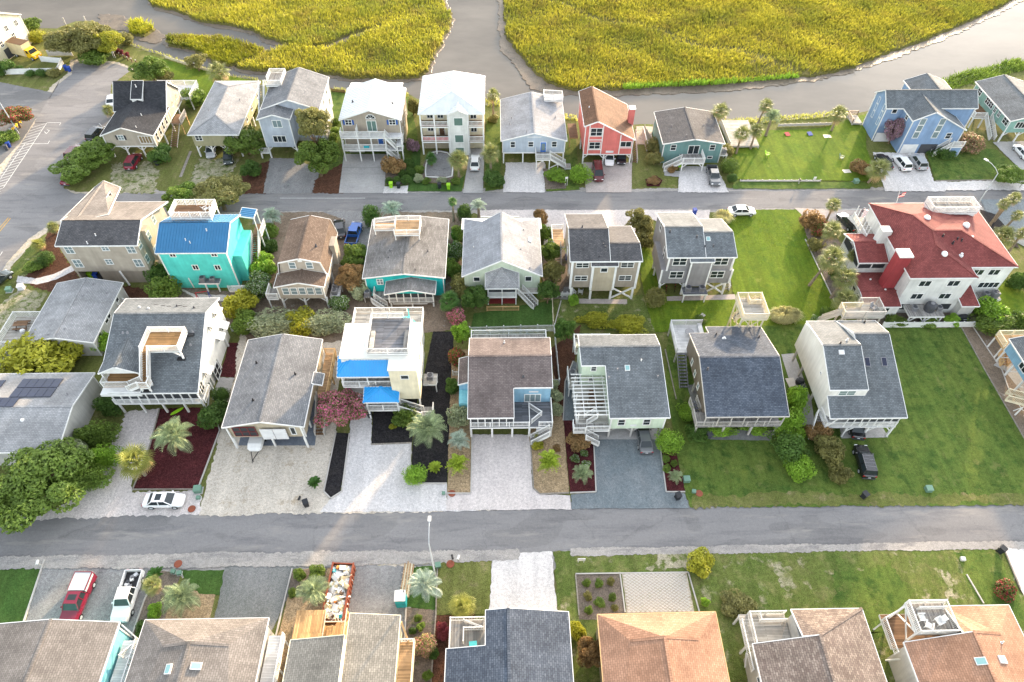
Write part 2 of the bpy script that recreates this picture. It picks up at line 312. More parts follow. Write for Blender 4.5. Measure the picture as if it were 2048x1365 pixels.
# leaves
leafmat('lf_dark', (.020,.048,.010), (.060,.105,.020)); leafmat('lf_mid', (.035,.070,.012), (.105,.150,.025)); leafmat('lf_yellow', (.085,.105,.010), (.24,.23,.022))
leafmat('lf_bright', (.055,.12,.012), (.15,.24,.025)); leafmat('lf_silver', (.10,.13,.065), (.30,.32,.20)); leafmat('lf_olive', (.055,.060,.018), (.15,.14,.045)); leafmat('lf_rusty', (.07,.055,.02), (.20,.12,.05))
leafmat('lf_maroon', (.06,.012,.016), (.14,.03,.035)); leafmat('lf_pink', (.045,.075,.018), (.11,.14,.03), hi=(.85,.22,.40), hil=.49); leafmat('lf_lilac', (.06,.055,.035), (.14,.11,.08), hi=(.48,.28,.38), hil=.47); leafmat('lf_redflower', (.03,.06,.012), (.08,.11,.02), hi=(.55,.04,.09), hil=.52)
leafmat('lf_white', (.03,.07,.015), (.09,.14,.03), hi=(.7,.7,.62), hil=.55); leafmat('lf_rose', (.07,.09,.03), (.17,.17,.06), hi=(.60,.28,.24), hil=.50)
leafmat('fr_sabal', (.05,.07,.02), (.155,.16,.055), .3); leafmat('fr_yellow', (.065,.085,.018), (.185,.185,.042), .35); leafmat('fr_pindo', (.055,.085,.04), (.19,.225,.12), .25); leafmat('fr_blue', (.10,.135,.10), (.25,.29,.235), .2); leafmat('fr_dark', (.018,.055,.012), (.05,.105,.02), .25); leafmat('fr_lime', (.10,.15,.015), (.22,.27,.03), .3)
leafmat('lg_bright', (.065,.10,.008), (.12,.165,.014), .4); leafmat('lg_lawn', (.045,.075,.014), (.10,.125,.026), .3); leafmat('lg_dry', (.065,.085,.02), (.16,.15,.05), .3); leafmat('fr_dead', (.16,.10,.05), (.30,.20,.10), .2); leafmat('marsh_grass', (.075,.085,.008), (.255,.235,.027), .5, .6, big=((.19,.215,.03), (.20,.165,.042))); leafmat('marsh_green', (.085,.11,.009), (.27,.26,.02), .5, .6, big=((.14,.17,.02), (.20,.16,.03))); leafmat('pale_grass', (.18,.18,.08), (.36,.34,.18), .4); leafmat('edge_grass', (.10,.12,.03), (.25,.25,.06), .4)
# ================================================================== the ground
def jitter(poly, step=.6, amp=.12, seed=0):
    rnd = random.Random(seed); out = []
    for i in range(len(poly)):
        a, b = poly[i], poly[(i+1) % len(poly)]; L = math.hypot(b[0]-a[0], b[1]-a[1]); n = max(1, int(L/step))
        nx, ny = -(b[1]-a[1])/max(L, 1e-6), (b[0]-a[0])/max(L, 1e-6); ph = rnd.uniform(0, 6)
        for k in range(n):
            t = k/n; d = 0 if k == 0 else (rnd.uniform(-amp, amp)*.75+amp*.4*math.sin(ph+k*step*.31)+amp*.35*math.sin(ph*2+k*step*.83))
            out.append((a[0]+(b[0]-a[0])*t+nx*d, a[1]+(b[1]-a[1])*t+ny*d))
    return out
LAYER = [0]; SEC = [0]
def section(): LAYER[0] = 12; SEC[0] += 1
def lz(): return .003*LAYER[0]+.0007*SEC[0]
def area2(p): return sum(p[i][0]*p[(i+1) % len(p)][1]-p[(i+1) % len(p)][0]*p[i][1] for i in range(len(p)))
def patch(name, pts, mat, z=None, world=False, amp=.12, step=.35):
    """one sheet of ground; every new sheet lies 3 mm above the last"""
    LAYER[0] += 1
    if z is None: z = lz()
    p = [tuple(q) for q in pts] if world else [G(a, b) for a, b in pts]
    if amp: p = jitter(p, step, amp, LAYER[0])
    if area2(p) < 0: p.reverse()
    me = bpy.data.meshes.new(name); me.from_pydata([(x, y, z) for x, y in p], [], [tuple(range(len(p)))]); me.materials.append(MAT[mat])
    return link(name, me, kind='structure')
# bed of the creek, reaching the horizon
b = MB(); b.face([(-1500,-1500,-2.2),(1500,-1500,-2.2),(1500,1500,-2.2),(-1500,1500,-2.2)]); link('terrain', b.mesh('terrain', 'mud'), kind='structure')
b = MB(); b.face([(-1500,60,-.9),(1500,60,-.9),(1500,1500,-.9),(-1500,1500,-.9)]); link('water', b.mesh('water', 'water'), kind='structure')
SHORE = [(-200,30),(48,40),(82,57),(115,57),(124,53),(152,43),(178,43),(206,51),(236,63),(257,82),(261,90),(296,103),(332,114),(378,130),(418,141),(464,154),(517,160),(665,178),(688,181),(817,188),(838,200),(972,211),(998,211),(1130,236),(1153,239),(1270,250),(1285,249),(1453,249),(1470,244),(1526,246),(1564,241),(1638,236),(1698,229),(1736,223),(1800,200),(1898,176),(1951,162),(2005,148),(2048,135),(2300,60)]
sh = [G(a, b) for a, b in SHORE]
land = [(-1500, -1500), (1500, -1500), (1500, sh[-1][1]+60)] + sh[::-1] + [(-1500, sh[0][1])]
b = MB(); p = jitter(sh, .8, .12, 5)[:-60]
p = []
for i in range(len(sh)-1):
    n = max(1, int(math.dist(sh[i], sh[i+1])/1.0))
    for k in range(n): t = k/n; p.append((sh[i][0]+(sh[i+1][0]-sh[i][0])*t+random.uniform(-.12,.12), sh[i][1]+(sh[i+1][1]-sh[i][1])*t+random.uniform(-.12,.12)))
p.append(sh[-1])
b.face([(-1500,-1500,0),(1500,-1500,0),(1500,sh[-1][1]+60,0)]+[(x,y,0) for x, y in p[::-1]]+[(-1500,sh[0][1],0)])
for i in range(len(p)-1):
    a, c = p[i], p[i+1]; b.face([(a[0],a[1],0),(c[0],c[1],0),(c[0],c[1]+.5,-1.2),(a[0],a[1]+.5,-1.2)])
link('ground', b.mesh('ground', 'lawn_dry'), kind='structure')
def inpoly(X, Y, poly):
    r = np.zeros(len(X), bool); n = len(poly); j = n-1
    for i in range(n):
        xi, yi = poly[i]; xj, yj = poly[j]
        c = ((yi > Y) != (yj > Y)) & (X < (xj-xi)*(Y-yi)/((yj-yi) if yj != yi else 1e-9)+xi); r ^= c; j = i
    return r
def blades(name, poly, dens, hmin, hmax, wid, mat, base, seed, lean=.35, label=None, cat=None, kind='stuff', gaps=None):
    """a field of grass: single blades, tufted, as one mesh"""
    rs = np.random.RandomState(seed); P = np.array(poly); lo, hi = P.min(0), P.max(0)
    n = int((hi[0]-lo[0])*(hi[1]-lo[1])*dens); X = rs.uniform(lo[0], hi[0], n); Y = rs.uniform(lo[1], hi[1], n)
    k = inpoly(X, Y, poly)
    if gaps is not None: k &= gaps(X, Y, rs)
    X, Y = X[k], Y[k]; n = len(X)
    pt = .5+.5*np.sin(X*.21+1.7*np.sin(Y*.13))*np.cos(Y*.27+1.3*np.sin(X*.17)); H = (hmin+(hmax-hmin)*pt)*rs.uniform(.7, 1.15, n)
    a = rs.uniform(0, math.pi, n); dx, dy = np.cos(a)*wid*rs.uniform(.6, 1.4, n), np.sin(a)*wid; lx, ly = rs.normal(0, lean, n)*H, rs.normal(0, lean, n)*H
    V = np.zeros((n, 4, 3)); V[:,0] = np.stack([X-dx, Y-dy, np.full(n, base)], 1); V[:,1] = np.stack([X+dx, Y+dy, np.full(n, base)], 1)
    V[:,2] = np.stack([X+dx*.7+lx*.6, Y+dy*.7+ly*.6, base+H*.72], 1); V[:,3] = np.stack([X-dx*.2+lx, Y-dy*.2+ly, base+H], 1)
    me = bpy.data.meshes.new(name); me.vertices.add(n*4); me.vertices.foreach_set('co', V.ravel()); me.loops.add(n*4); me.loops.foreach_set('vertex_index', np.arange(n*4, dtype=np.int32))
    me.polygons.add(n); me.polygons.foreach_set('loop_start', np.arange(0, n*4, 4, dtype=np.int32)); me.update(calc_edges=True); me.materials.append(MAT[mat])
    o = link(name, me, kind=kind)
    if label: tag(o, label, cat)
    return o
def px(l): return [G(a, b, -.4) for a, b in l]
# salt marsh: mud banks, soil and grass
MUD2 = [(985,-60),(996,0),(998,38),(1000,76),(1005,101),(1036,137),(1061,175),(1092,181),(1158,188),(1272,187),(1412,182),(1526,173),(1638,156),(1703,143),(1822,102),(1932,57),(2046,0),(2200,-80)]
MA2 = [(1012,-60),(1010,0),(1008,25),(1015,71),(1033,99),(1066,137),(1097,163),(1142,176),(1158,178),(1247,174),(1336,168),(1425,165),(1516,157),(1560,152),(1631,150),(1703,133),(1774,105),(1858,74),(1941,40),(2020,0),(2150,-80)]
MA1 = [(280,-60),(299,0),(307,10),(352,20),(408,41),(467,50),(507,58),(530,74),(568,85),(619,94),(655,86),(690,70),(760,48),(765,54),(700,78),(660,96),(632,98),(594,91),(556,95),(533,104),(479,125),(474,132),(505,138),(568,138),(644,142),(690,152),(802,155),(838,152),(856,137),(868,107),(899,51),(901,33),(886,0),(880,-60)]
IS1 = [(332,79),(342,71),(378,71),(429,74),(487,86),(528,98),(512,112),(459,130),(423,117),(388,97),(337,89)]
IS2 = [(256,48),(284,43),(307,56),(286,71),(258,63)]
def bank(name, pts, mat, z, zlow=-1.3, out=.8, close=True):
    p = jitter(px(pts), .7, .45, len(pts))
    if area2(p) < 0: p.reverse()
    b = MB(); b.face([(x, y, z) for x, y in p]); n = len(p)
    for i in range(n):
        a, c = p[i], p[(i+1) % n]; L = max(1e-6, math.dist(a, c)); nx, ny = (c[1]-a[1])/L*out, -(c[0]-a[0])/L*out
        b.face([(a[0]+nx,a[1]+ny,zlow),(c[0]+nx,c[1]+ny,zlow),(c[0],c[1],z),(a[0],a[1],z)])
    link(name, b.mesh(name, mat), kind='structure'); return p
bank('mud_bank', MUD2, 'mud', -.78)
bank('mud_bank', [(282,-60),(297,2),(307,15),(352,27),(408,47),(467,57),(507,66),(530,82),(568,92),(619,103),(670,92),(665,100),(632,102),(594,95),(556,99),(533,108),(470,126),(470,138),(505,144),(568,144),(644,148),(690,158),(802,161),(842,157),(862,139),(873,107),(904,51),(906,33),(892,0),(885,-60)], 'mud', -.78)
bank('mud_flat', [(195,25),(238,27),(263,42),(307,55),(332,69),(309,84),(276,76),(251,58),(195,50)], 'mud', -.80)
bank('mud_bank', [(327,82),(340,68),(378,68),(429,71),(487,83),(533,98),(515,116),(459,134),(423,121),(388,101),(333,92)], 'mud', -.78)
m2 = bank('marsh_ground', MA2, 'marsh_soil', -.45); m1 = bank('marsh_ground', MA1, 'marsh_soil', -.45); i1 = bank('marsh_ground', IS1, 'marsh_soil', -.45); i2 = bank('marsh_ground', IS2, 'marsh_soil', -.45)
def gap2(X, Y, rs):
    d = np.abs((Y-158)+(X-45)*.62+2*np.sin(X*.3))          # old drain line through the marsh, worn thin
    t = np.sin(X*.09+2)*np.sin(Y*.12+X*.05)
    return (d > rs.uniform(-.6, 2.6, len(X))) & ((t < .72) | (rs.uniform(0, 1, len(X)) < .5))
blades('marsh_grass', m2, 17, .55, 1.15, .085, 'marsh_grass', -.5, 1, label='golden green salt marsh grass filling the wide bank across the creek', cat='marsh grass', gaps=gap2)
blades('marsh_grass', m1, 17, .55, 1.15, .085, 'marsh_grass', -.5, 2, label='golden green salt marsh grass left of the side creek', cat='marsh grass')
blades('marsh_grass', i1, 24, .7, 1.3, .085, 'marsh_green', -.5, 3, label='tongue of bright marsh grass lying in the narrow creek', cat='marsh grass')
blades('marsh_grass', i2, 26, .8, 1.4, .085, 'marsh_green', -.5, 4, label='small tuft of marsh grass on the mud flat', cat='marsh grass')
# greener fringe along the water's edge
def fringe(l, wdt, name, seed, mat, label, dens=20, h=(.4, .9), base=-.5):
    for p in [[G(a, b, 0) for a, b in l]]:
        q = p+[(x, y+wdt) for x, y in p[::-1]]; blades(name, q, dens, h[0], h[1], .07, mat, base, seed, label=label, cat='shore grass')
fringe([(1247,176),(1336,170),(1425,167),(1516,159),(1600,153)], 1.6, 'shore_grass', 11, 'lf_bright', 'fresh green shore grass fringing the marsh opposite the dark roofed green house', 26, (.5, 1.1))
fringe([(972,214),(1000,214)], 2.2, 'shore_grass', 12, 'edge_grass', 'shore grass clump at the water between white tower house and grey house', base=0)
fringe([(1128,240),(1155,243)], 2.0, 'shore_grass', 13, 'edge_grass', 'shore grass strip at the water beside the coral house', base=0)
fringe([(1453,250),(1526,248),(1564,243),(1638,238),(1698,231)], 2.0, 'shore_grass', 14, 'edge_grass', 'straw coloured shore grass behind the bright lawn and low bulkhead', base=-.2)
fringe([(1890,185),(1951,166),(2005,152),(2060,138)], 4.5, 'shore_grass', 15, 'lf_mid', 'overgrown shore plants behind the blue house and green house', 26, (.6, 1.5), base=-.3)
fringe([(665,184),(690,187),(817,196)], 1.6, 'shore_grass', 16, 'edge_grass', 'shore grass strip behind the white metal roofed house', base=0)
fringe([(258,90),(296,104),(332,115),(378,132),(418,143),(464,156),(517,162)], 1.0, 'shore_grass', 17, 'edge_grass', 'thin shore grass on the bulkhead left of the hip roofed house', 12, (.25,.5), base=0)
# ---- streets
yN, yS = 99.6, 94.5
patch('shoulder', [(-64,yS-1.1),(170,yS-1.1),(170,yN+.9),(-64,yN+.9)], 'shoulder', world=True, amp=.35)
patch('shoulder', [(-170,30.0),(170,30.6),(170,38.8),(-170,38.8)], 'shoulder', world=True, amp=.35)
patch('shoulder', [(-140,650),(5,560),(30,525),(70,485),(115,450),(170,432),(260,412),(260,384),(150,384),(122,378),(128,348),(180,288),(200,260),(216,238),(216,168),(268,138),(240,126),(190,117),(140,120),(135,148),(105,170),(60,225),(20,290),(0,330),(-140,470)], 'sand', amp=.2)
patch('parking_lot', [(-160,165),(0,165),(108,186),(121,157),(100,205),(70,240),(45,280),(0,330),(-160,420)], 'asphalt_lot', amp=.1)
patch('road', [(-66,yS),(170,yS),(170,yN),(-66,yN)], 'asphalt', world=True, amp=.16)
patch('road', [(-140,640),(0,546),(18,522),(57,478),(107,445),(165,428),(262,409),(262,386),(150,388),(128,378),(134,350),(185,290),(205,262),(222,240),(222,170),(263,140),(240,130),(190,121),(148,124),(143,150),(118,168),(88,212),(70,245),(45,283),(0,352),(-140,520)], 'asphalt', amp=.12)
patch('road', [(-170,32.3),(170,32.7),(170,37.8),(-170,37.8)], 'asphalt', world=True, amp=.18)
# markings
def stripe(name, segs, wdt, mat):
    LAYER[0] += 1; z = lz(); b = MB()
    for a, c in segs:
        a, c = G(*a), G(*c); L = math.dist(a, c); nx, ny = -(c[1]-a[1])/L*wdt/2, (c[0]-a[0])/L*wdt/2
        q = [(a[0]+nx,a[1]+ny,z),(a[0]-nx,a[1]-ny,z),(c[0]-nx,c[1]-ny,z),(c[0]+nx,c[1]+ny,z)]
        if area2(q) < 0: q.reverse()
        b.face(q)
    link(name, b.mesh(name, mat), kind='structure')
segs = [((94,246),(7,376)),((70,246),(122,246)),((50,288),(-30,402)),((94,246),(70,246)),((65,288),(96,288)),((96,288),(99,282)),((122,246),(119,251)),((42,288),(66,288))]
for k in range(22):
    t = k/21; L = ((72-130*max(0,t-.3)*1.02-(22*min(t,.3)/.3)), 246+42*min(t,.3)/.3+150*max(0,t-.3)); R = (94-87*t*1.05, 246+130*t*1.05)
    segs.append(((R[0]-1.5, R[1]+1), (R[0]-30, R[1]+10)))
stripe('road_marking', segs, .11, 'paint_white')
stripe('road_marking', [((-12,470),(17,436)),((-8,473),(21,437))], .13, 'paint_yellow'); stripe('road_marking', [((0,512),(5,504)),((186,253),(200,254)),((198,247),(205,254)),((150,289),(162,291)),((93,268),(99,262)),((99,262),(94,260)),((93,268),(89,264))], .11, 'paint_white')
stripe('road_marking', [((1940,419),(2048,419)),((560,397),(730,397)),((1650,418),(1720,420))], .10, 'paint_white')
section()
# ---- lots, north side of the back street
patch('lawn', [(268,140),(300,112),(420,145),(520,165),(500,200),(420,200),(380,180),(370,165),(300,150)], 'lawn_bright')
patch('lawn', [(560,170),(690,185),(820,195),(840,300),(815,380),(690,385),(650,330),(660,260)], 'lawn')
patch('driveway', [(224,328),(300,325),(318,345),(314,386),(212,386),(222,355)], 'sandy_grass', amp=.5)
patch('driveway', [(400,318),(478,318),(458,350),(446,386),(370,386),(385,350)], 'sandy_grass', amp=.5)
patch('path', [(379,303),(384,303),(364,355),(358,355)], 'timber', amp=0)
patch('garden_bed', [(487,335),(545,322),(534,388),(474,388),(480,370)], 'mulch_brown', amp=.25)
patch('driveway', [(540,317),(592,317),(640,345),(628,388),(526,388)], 'gravel_grey')
patch('garden_bed', [(628,362),(700,318),(686,388),(622,388)], 'mulch_brown', amp=.25)
patch('driveway', [(688,309),(776,309),(768,387),(678,387)], 'concrete', amp=.02)
stripe('driveway_joint', [((684,349),(771,349)),((686,336),(773,336))], .07, 'slab_dark')
patch('garden_bed', [(770,330),(812,330),(818,370),(770,372)], 'soil')
patch('shoulder', [(768,374),(818,372),(815,388),(766,388)], 'gravel_white')
patch('lawn', [(826,300),(842,300),(838,366),(905,372),(930,350),(924,384),(815,384)], 'lawn_dark', amp=.05)
patch('garden_bed', [(846,330),(856,304),(880,300),(902,306),(910,330),(906,366),(845,366)], 'soil')
patch('garden_bed', [(852,330),(860,309),(880,306),(898,310),(904,330),(902,352),(890,354),(852,352)], 'gravel_grey', amp=.03)
patch('driveway', [(940,298),(969,298),(966,387),(926,387)], 'concrete', amp=.02)
patch('lawn', [(972,238),(1000,235),(1003,300),(1000,380),(970,384)], 'lawn')
patch('driveway', [(1011,326),(1090,326),(1089,386),(1006,386)], 'gravel_white')
patch('garden_bed', [(1086,338),(1137,338),(1132,378),(1090,380)], 'soil')
patch('lawn', [(1128,262),(1150,262),(1160,380),(1092,384),(1092,380),(1133,378)], 'lawn')
patch('driveway', [(1166,326),(1264,326),(1263,386),(1172,386)], 'concrete_pink', amp=.03)
patch('beach', [(1272,254),(1308,254),(1300,290),(1272,290)], 'sand')
patch('driveway', [(1358,334),(1432,334),(1458,386),(1356,386)], 'gravel_white')
patch('path', [(1328,343),(1358,343),(1358,355),(1328,352)], 'concrete')
patch('garden_bed', [(1290,360),(1312,352),(1325,362),(1318,374),(1294,374)], 'mulch_maroon')
patch('lawn', [(1462,262),(1550,262),(1640,258),(1735,228),(1732,300),(1752,345),(1745,364),(1466,360)], 'lawn_bright')
patch('lawn', [(1466,363),(1745,366),(1740,379),(1466,379)], 'lawn')
patch('driveway', [(1745,306),(1848,308),(1868,364),(1890,370),(1890,384),(1770,384)], 'gravel_white')
patch('lawn', [(1850,296),(1940,296),(1990,300),(2048,345),(2048,360),(1870,362)], 'lawn')
patch('shoulder', [(1868,364),(2100,362),(2100,382),(1868,382)], 'gravel_white', amp=.2)
patch('driveway', [(1985,286),(2100,282),(2100,345),(2040,340)], 'concrete')
section()
# ---- lots, south side of the back street
patch('verge', [(22,545),(60,492),(110,455),(165,436),(130,460),(112,490),(75,545),(30,570),(0,600),(-60,640),(-60,600)], 'lawn_patchy', amp=.3)
patch('garden_bed', [(98,452),(128,450),(118,492),(160,560),(320,580),(345,640),(240,640),(60,568),(48,556),(85,505)], 'mulch_brown', amp=.3)
patch('path', [(36,552),(70,558),(110,548),(146,530),(150,541),(112,560),(72,570),(34,566)], 'gravel_white', amp=.08)
patch('verge', [(-60,640),(0,610),(40,575),(95,590),(60,640),(0,720),(-60,760)], 'sandy_grass', amp=.3)
patch('yard', [(300,560),(350,575),(480,585),(500,650),(330,650)], 'soil'); patch('yard', [(350,572),(390,590),(480,592),(484,604),(400,604)], 'gravel_pink')
patch('yard', [(520,440),(560,425),(930,425),(920,660),(500,700),(480,640)], 'dirt', amp=.2)
patch('driveway', [(640,424),(752,424),(738,500),(690,500),(690,440)], 'gravel_grey'); patch('driveway', [(505,424),(560,424),(560,445),(505,450)], 'gravel_greygreen')
patch('driveway', [(960,421),(1420,421),(1412,470),(1300,440),(1290,470),(1140,470),(1088,505),(1088,440),(960,435)], 'gravel_pink')
patch('yard', [(1085,500),(1140,500),(1140,600),(1085,600)], 'soil')
patch('lawn', [(948,628),(1104,602),(1106,652),(940,662)], 'lawn_dark', amp=.1)
patch('lawn', [(1108,600),(1300,590),(1320,610),(1320,664),(1115,660)], 'lawn_patchy', amp=.2)
patch('slab', [(1143,598),(1254,600),(1254,609),(1146,608)], 'concrete_pink', amp=.03); patch('slab', [(1128,575),(1146,575),(1146,600),(1120,600)], 'gravel_grey', amp=.03)
patch('lawn', [(1270,480),(1290,470),(1330,590),(1470,600),(1440,470),(1440,420),(1600,420),(1622,480),(1650,560),(1690,610),(1660,660),(1310,665),(1290,600)], 'lawn_bright', amp=.15)
patch('driveway', [(1588,417),(1760,424),(1740,470),(1620,445)], 'concrete_pink', amp=.05)
patch('garden_bed', [(1602,430),(1650,440),(1700,520),(1720,640),(1672,610),(1640,540),(1615,480)], 'soil', amp=.15)
patch('slab', [(1333,594),(1470,590),(1471,600),(1334,603)], 'concrete_pink', amp=.02)
patch('yard', [(1700,600),(1960,600),(1990,560),(2100,640),(2100,660),(1720,655)], 'soil'); patch('lawn', [(1980,575),(2010,560),(2100,620),(2100,650),(2010,640)], 'lawn_bright', amp=.1)
patch('driveway', [(1960,400),(2100,400),(2100,520),(2020,480),(1985,455)], 'gravel_blue', amp=.05); patch('garden_bed', [(1958,420),(1990,430),(2012,455),(2040,500),(2000,480),(1970,450)], 'mulch_black', amp=.1)
section()
# ---- lots, north side of the front street
patch('lawn', [(-100,700),(40,760),(200,760),(230,840),(190,960),(0,1030),(-100,1030)], 'lawn_dry')
patch('driveway', [(254,826),(322,818),(300,895),(264,966),(264,985),(404,978),(404,1030),(60,1040),(130,1010),(200,940)], 'gravel_pink', amp=.25)
patch('garden_bed', [(320,818),(424,815),(440,862),(396,980),(266,980),(299,897)], 'mulch_maroon', amp=.08)
patch('garden_bed', [(457,686),(490,686),(470,756),(440,754)], 'mulch_maroon', amp=.08); patch('slab', [(438,756),(470,757),(455,800),(425,800)], 'concrete')
patch('driveway', [(478,662),(700,652),(676,780),(672,870),(648,985),(660,1000),(900,1000),(1000,1022),(398,1032),(440,862),(470,756)], 'gravel_shell', amp=.2)
patch('slab', [(477,892),(630,892),(642,800),(600,790),(500,800)], 'slab_blue', amp=.02)
patch('garden_bed', [(673,866),(699,868),(681,984),(662,996),(648,984)], 'mulch_black', amp=.04)
patch('driveway', [(705,740),(748,770),(742,890),(824,886),(820,968),(894,968),(892,1010),(960,1022),(640,1026),(662,998),(682,984),(700,868)], 'gravel_white', amp=.1)
patch('garden_bed', [(748,790),(836,790),(824,887),(743,888)], 'mulch_black', amp=.04); patch('garden_bed', [(826,886),(838,800),(866,664),(908,664),(894,968),(822,967)], 'mulch_black', amp=.05)
patch('garden_bed', [(904,700),(946,700),(944,986),(894,986)], 'gravel_tan', amp=.06)
patch('driveway', [(944,870),(1060,870),(1066,978),(1080,990),(1140,992),(1144,1020),(892,1021),(894,988),(942,988)], 'gravel_pink', amp=.08)
patch('garden_bed', [(1058,866),(1100,760),(1128,700),(1127,845),(1138,986),(1080,988),(1067,977)], 'gravel_tan', amp=.05)
patch('garden_bed', [(1100,700),(1162,650),(1150,720),(1124,840)], 'mulch_brown', amp=.1)
patch('side_yard', [(1126,842),(1132,760),(1146,722),(1175,740),(1180,842)], 'gravel_blue', amp=.04)
patch('garden_bed', [(1127,842),(1190,842),(1191,985),(1140,986)], 'mulch_maroon', amp=.04)
patch('driveway', [(1187,876),(1318,876),(1331,985),(1370,988),(1378,1017),(1142,1019),(1142,990),(1191,986)], 'gravel_blue', amp=.06)
patch('slab', [(1187,858),(1314,858),(1318,880),(1187,880)], 'concrete', amp=.01)
patch('garden_bed', [(1317,876),(1352,905),(1370,983),(1333,984)], 'mulch_maroon', amp=.05)
patch('lawn', [(1338,664),(1590,650),(1760,656),(1922,656),(1968,740),(2060,900),(2100,1010),(1380,1016),(1370,980),(1352,900),(1330,760)], 'lawn', amp=.15)
patch('verge', [(1385,992),(1560,985),(1700,988),(2090,992),(2100,1008),(1384,1014)], 'lawn_dry', amp=.4)
patch('slab', [(1420,858),(1545,862),(1542,882),(1420,880)], 'slab_dark', amp=.05); patch('slab', [(1675,830),(1752,832),(1776,876),(1682,878)], 'concrete', amp=.03); patch('slab', [(1562,710),(1588,708),(1622,800),(1630,860),(1605,850)], 'concrete', amp=.03)
patch('slab', [(1374,772),(1388,770),(1410,820),(1402,840),(1385,810)], 'slab_dark', amp=.03)
patch('yard', [(1922,656),(2100,650),(2100,1000),(2060,900),(1968,740)], 'dirt', amp=.1); patch('slab', [(1986,732),(2008,742),(2100,860),(2100,840),(2020,700)], 'concrete', amp=.03)
section()
# ---- lots, south side of the front street
patch('lawn', [(-100,1122),(88,1120),(48,1246),(0,1365),(-100,1365)], 'lawn_dark', amp=.06)
patch('driveway', [(90,1112),(320,1112),(300,1180),(262,1270),(230,1365),(0,1365),(50,1246)], 'gravel_grey', amp=.12)
patch('garden_bed', [(316,1140),(362,1148),(330,1245),(280,1365),(235,1365),(290,1200)], 'soil', amp=.08); patch('garden_bed', [(388,1182),(432,1188),(418,1250),(326,1250),(342,1200)], 'gravel_tan', amp=.06)
patch('lawn', [(358,1142),(453,1140),(440,1190),(398,1188)], 'lawn_dark', amp=.08)
patch('driveway', [(455,1114),(606,1110),(584,1180),(540,1270),(520,1365),(400,1365),(430,1230)], 'gravel_greygreen', amp=.12)
patch('garden_bed', [(585,1140),(660,1136),(700,1240),(640,1300),(560,1365),(520,1365),(560,1260),(580,1180)], 'gravel_tan', amp=.08)
patch('garden_bed', [(585,1140),(656,1138),(640,1185),(576,1196)], 'soil', amp=.08)
patch('driveway', [(608,1110),(835,1112),(818,1240),(800,1365),(700,1365),(690,1140),(608,1132)], 'gravel_grey', amp=.15)
patch('verge', [(690,1116),(850,1112),(872,1125),(816,1132),(700,1130)], 'sand', amp=.2)
patch('garden_bed', [(818,1134),(878,1132),(872,1220),(812,1216)], 'lawn_dark', amp=.1); patch('garden_bed', [(812,1216),(872,1220),(862,1365),(806,1365)], 'soil', amp=.06)
patch('lawn', [(876,1110),(986,1108),(978,1228),(872,1230)], 'lawn_dry', amp=.1); patch('garden_bed', [(872,1231),(950,1229),(950,1365),(860,1365)], 'mulch_brown', amp=.05)
patch('driveway', [(986,1106),(1104,1104),(1128,1365),(970,1365)], 'gravel_white', amp=.1)
patch('lawn', [(1106,1104),(2006,1094),(2036,1180),(2100,1280),(2100,1365),(1125,1365)], 'lawn_patchy', amp=.15)
patch('lawn', [(1660,1150),(1780,1120),(1830,1180),(1800,1260),(1700,1280)], 'lawn', amp=.6); patch('lawn', [(1905,1105),(1985,1100),(2030,1180),(2060,1260),(1985,1240),(1930,1160)], 'lawn', amp=.3)
patch('garden_bed', [(1151,1150),(1240,1148),(1252,1240),(1158,1240)], 'soil', amp=.03)
patch('driveway', [(2006,1094),(2100,1092),(2100,1280),(2040,1180)], 'gravel_white', amp=.08)
patch('sand_patch', [(1545,1130),(1585,1140),(1590,1180),(1560,1175)], 'sandy_grass', amp=.5); patch('sand_patch', [(1880,1140),(1900,1150),(1912,1195),(1895,1200)], 'sandy_grass', amp=.4); patch('sand_patch', [(1320,1105),(1400,1105),(1385,1140),(1290,1140)], 'sandy_grass', amp=.4)
for i_, (lp, mt, lb) in enumerate((([(1462,262),(1550,262),(1640,258),(1735,228),(1732,300),(1752,345),(1745,364),(1466,360)],'lg_bright','short bright lawn grass left of the big blue house'),([(1440,420),(1600,420),(1622,480),(1650,560),(1690,610),(1660,660),(1310,665),(1290,600),(1330,606),(1470,606),(1475,560)],'lg_bright','short lawn grass between the grey house and the palm bed'),([(1600,700),(1830,670),(1910,668),(1960,760),(2040,900),(2048,1008),(1382,1014),(1372,985),(1355,905),(1560,890)],'lg_lawn','short lawn grass around the black suv'),([(1260,1104),(2006,1094),(2036,1180),(2100,1280),(2100,1365),(1400,1365),(1400,1230),(1376,1146),(1260,1144)],'lg_dry','thin lawn grass south of the front street at the right'),([(876,1110),(986,1108),(978,1228),(872,1230)],'lg_dry','thin lawn grass left of the white gravel drive'))):
    q_ = [G(a, b) for a, b in lp]; blades('lawn_grass', q_, 16, .05, .13, .045, mt, .05, 70+i_, .5, lb, 'grass')
patch('shoulder', [(-170,31.0),(-60,31.3),(-20,31.1),(2,31.5),(2,32.75),(-30,32.9),(-70,32.7),(-170,32.9)], 'shoulder', world=True, amp=.16, step=.22)
patch('shoulder', [(8,31.9),(60,32.0),(140,32.0),(140,32.9),(60,32.95),(8,32.8)], 'shoulder', world=True, amp=.12, step=.22)
